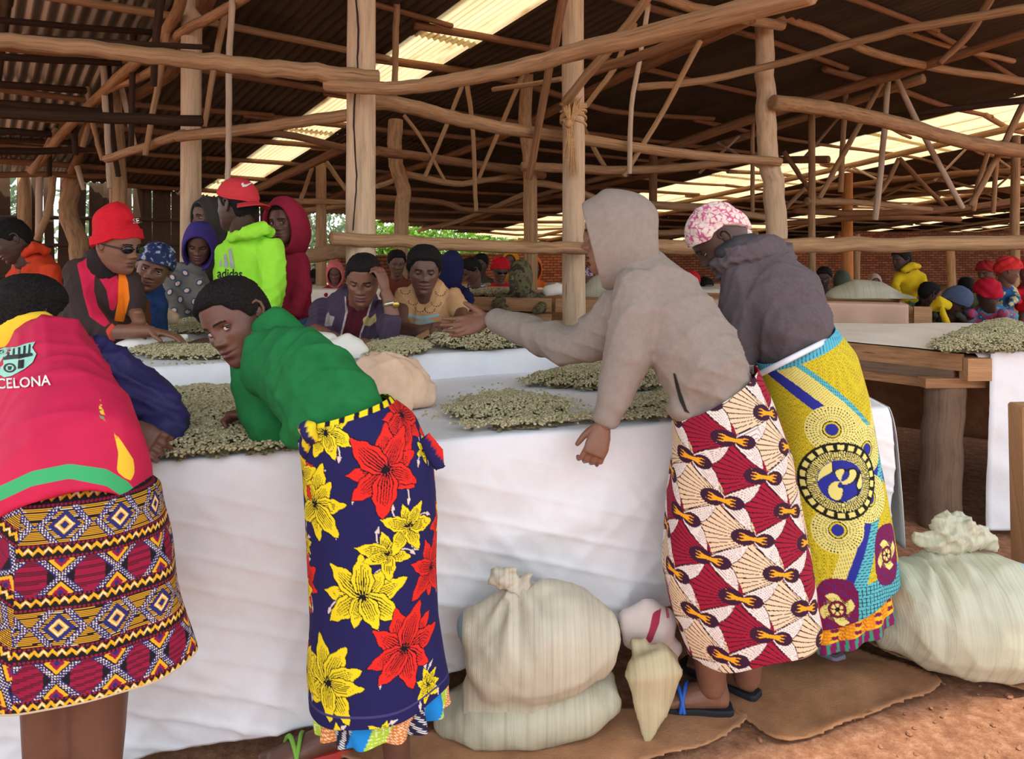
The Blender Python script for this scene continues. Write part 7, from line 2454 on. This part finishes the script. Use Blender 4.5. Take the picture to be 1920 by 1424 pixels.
def far(label, px, py, Y, yaw, pitch, top, mtop, mbody, wpx, bend=0, tone='dark', roll=0, arms=True, eyes=.3, body_dx=0, shoulder=None, glass=False):
    """a worker seated or standing behind the tables: head, cover, torso, arms and legs down to the ground"""
    base = ((px + body_dx - CX) * Y / F, Y + .1, 0)
    q = Person(label, base, tone)
    q.head(px, py, Y, yaw, pitch, roll, 1.0, .55, eyes)
    hp = .238 * F / Y                                 # head height in the frame
    sy = shoulder or (py + hp * .46)
    bx = px + body_dx
    wy = 465 + (H - .78) * F / (Y + .1)               # waist row
    gy = 465 + (H - .0) * F / (Y + .2)
    q.neck(px + body_dx * .5, sy + hp * .12, Y + .04, .05)
    q.flesh([[T(bx, wy, Y + .12, wpx * .7, .7), T(bx, sy + hp * .3, Y + .08, wpx * .6, .7)], [T(bx - wpx * .4, wy, Y + .15, wpx * .35), T(bx - wpx * .4, gy - hp * .2, Y + .2, wpx * .22)], [T(bx + wpx * .4, wy, Y + .15, wpx * .35), T(bx + wpx * .4, gy - hp * .2, Y + .2, wpx * .22)]], .03, 3, 8)
    q.done()
    tubes = [[T(bx, wy + hp * .2, Y + .12, wpx * .9, .7), T(bx, (wy + sy) / 2 + hp * .2, Y + .1, wpx, .7), T(bx + (px - bx) * .3, sy + hp * .30, Y + .07, wpx * .95, .7), T(bx + (px - bx) * .6, sy + hp * .08, Y + .05, wpx * .55, .8)]]
    if arms:
        for sgn in (-1, 1):
            tubes.append([T(bx + sgn * wpx * .9, sy + hp * .35, Y + .05, wpx * .34), T(bx + sgn * wpx * 1.1, (sy + wy) / 2 + hp * .2, Y - .05, wpx * .32), T(bx + sgn * wpx * .7, wy, Y - .25, wpx * .26)])
    q.wear('garment', tubes, mbody, .02, 4, .010, -36, int(px) % 97, n=12)
    if top == 'hood': q.hood(mtop, top=.142, w=.106, face=.07 if abs(yaw) < 120 else .06, rt=.08)
    elif top == 'hair': q.hair(.014, det=.5)
    elif top == 'wrap': wrapcap(q, 'headwrap', mtop, .022, wob=.006, nphi=40, nz=20)
    elif top == 'cap': q.cap('cap', WRAPLINE, lambda a, ph, z: .014 + 0 * a, mtop, nphi=40, nz=20, stretch=.15)
    if glass: glasses(q)
    return q
C_ = lambda n, *c: cloth(n, rgb(*c))
far('person in pink hood with red cloth across the face, behind the maroon hoodie', 628, 512, 8.0, 10, 20, 'hood', C_('f_pink', 214, 112, 110), C_('f_red', 150, 30, 40), 22)
far('person with short dark hair bent low left of the pink hood', 592, 524, 8.8, -20, 35, 'hair', None, C_('f_dark', 40, 36, 36), 20, tone='deep')
far('dark-haired person in brown top left of the tan blouse', 744, 494, 6.6, 20, 14, 'hair', None, C_('f_brown', 110, 52, 40), 24)
far('person in navy hood and navy jacket seen from behind', 847, 502, 5.8, 176, 6, 'hood', C_('f_navy', 34, 34, 76), C_('f_navy', 34, 34, 76), 30, tone='deep')
far('dark-haired person in striped white shirt bent toward the navy hood', 884, 508, 6.6, -60, 34, 'hair', None, stripe_mat('f_stripe', rgb(206, 206, 210), rgb(70, 72, 84), 14), 22, body_dx=14)
far('person with shaved head in olive top behind the striped shirt', 902, 496, 8.2, -20, 10, 'hair', None, C_('f_olive', 70, 66, 48), 20, tone='deep')
far('person in red headscarf and dark sunglasses', 938, 506, 7.2, 20, 22, 'wrap', C_('f_red2', 186, 22, 34), C_('f_red2', 186, 22, 34), 22, glass=True)
far('person in yellow hood behind the red headscarf', 958, 490, 8.6, -10, 8, 'hood', C_('f_amber', 216, 140, 30), C_('f_amber', 216, 140, 30), 20)
M_CAMO = blotch_mat('f_camo', [rgb(52, 48, 36), rgb(104, 96, 68), rgb(76, 70, 48), rgb(140, 126, 92)], 11)
far('person in camouflage hood seen from behind', 977, 518, 6.0, 172, 8, 'hood', M_CAMO, M_CAMO, 40, tone='deep')
far('person in orange hood right of the camouflage hood', 1000, 502, 8.2, 14, 12, 'hood', C_('f_orange', 222, 110, 44), C_('f_orange', 222, 110, 44), 20)
far('person in spotted headscarf beyond the hooded face', 1096, 520, 8.4, 20, 18, 'wrap', blotch_mat('f_spots', [rgb(60, 44, 60), rgb(180, 160, 170), rgb(120, 60, 90)], 30), C_('f_dkgreen', 70, 84, 70), 20)
far('person in red cap between the two bent hoodies', 1293, 532, 7.2, 40, 26, 'cap', C_('f_capred', 196, 26, 36), C_('f_ltblue', 150, 170, 186), 22, body_dx=12)
far('dark-haired person beside the red cap', 1322, 540, 8.4, 20, 20, 'hair', None, C_('f_crimson', 140, 30, 56), 20, tone='deep')
far('person with dark hair left of the olive-cream sack', 1546, 520, 8.4, -30, 20, 'hair', None, C_('f_slate', 70, 74, 74), 20, tone='deep')
far('person in grey-green hood just behind the olive-cream sack', 1578, 526, 9.4, 176, 0, 'hood', C_('f_sage', 84, 92, 80), C_('f_sage', 84, 92, 80), 18)
q = far('person in mustard yellow hoodie standing side-on before the brick wall', 1690, 488, 7.6, -80, 6, 'hair', None, C_('f_mustard', 214, 178, 24), 25, body_dx=16, tone='deep', shoulder=503)
q.wear('hood', [[T(1694, 508, 7.5, 6), T(1710, 498, 7.5, 8), T(1722, 500, 7.6, 6)]], C_('f_mustard', 214, 178, 24), .015, 3, .004, -50, 2)
q.wear('skirt', [[T(1708, 572, 7.7, 24, .8), T(1708, 640, 7.7, 26, .8), T(1708, 680, 7.7, 27, .8)]], blotch_mat('f_leafy', [rgb(150, 150, 40), rgb(60, 96, 60), rgb(200, 190, 90)], 14), .025, 3, .008, -30, 3)
far('dark-haired person seated behind the yellow hood', 1742, 552, 7.2, 100, 16, 'hair', None, C_('f_black', 34, 32, 34), 20, tone='deep')
q = far('person in blue knit cap bowing low, dark green jacket and yellow hood', 1790, 566, 5.6, 40, 48, 'cap', C_('f_denimcap', 74, 86, 112), C_('f_bottle', 46, 48, 36), 30, body_dx=-16, tone='deep')
q.wear('hood', [[T(1752, 578, 5.5, 10), T(1764, 566, 5.45, 12), T(1776, 574, 5.45, 10)], [T(1766, 580, 5.4, 6), T(1772, 600, 5.35, 7), T(1780, 612, 5.3, 5)]], C_('f_mustard', 214, 178, 24), .012, 3, .004, -50, 2)
far('person with dark hair behind the grey green sack', 1812, 540, 8.2, 150, 14, 'hair', None, C_('f_charc', 44, 44, 46), 22, tone='deep')
M_RW = blotch_mat('f_redwrap', [rgb(190, 26, 28), rgb(206, 40, 34), rgb(226, 150, 110)], 22)
M_BW = blotch_mat('f_bluewrap', [rgb(40, 60, 110), rgb(30, 90, 140), rgb(190, 180, 120), rgb(40, 50, 70)], 16)
far('person in red patterned headwrap and blue shawl facing right', 1890, 508, 6.6, 72, 16, 'wrap', M_RW, M_BW, 26, body_dx=-14)
far('person in dark red headwrap behind the blue shawl', 1850, 512, 7.6, -70, 10, 'wrap', C_('f_darkred', 150, 30, 34), C_('f_plum', 74, 40, 56), 20)
q = far('person in beaded red headscarf under a blue and pink cloth, seen from behind', 1852, 553, 5.7, 170, 20, 'wrap', C_('f_beadred', 176, 18, 44), blotch_mat('f_turqcloth', [rgb(36, 104, 140), rgb(60, 130, 160), rgb(170, 52, 84), rgb(40, 84, 130), rgb(190, 160, 90)], 9), 40, tone='deep')
far('person wrapped in plain red cloth at the right edge', 1928, 512, 7.0, -30, 10, 'wrap', C_('f_scarlet', 196, 24, 38), C_('f_scarlet', 196, 24, 38), 26)
far('person in pale hood seated far behind the pinkish cloth', 1640, 530, 11.0, -20, 14, 'hood', C_('f_pale', 170, 150, 140), C_('f_pale', 170, 150, 140), 15)
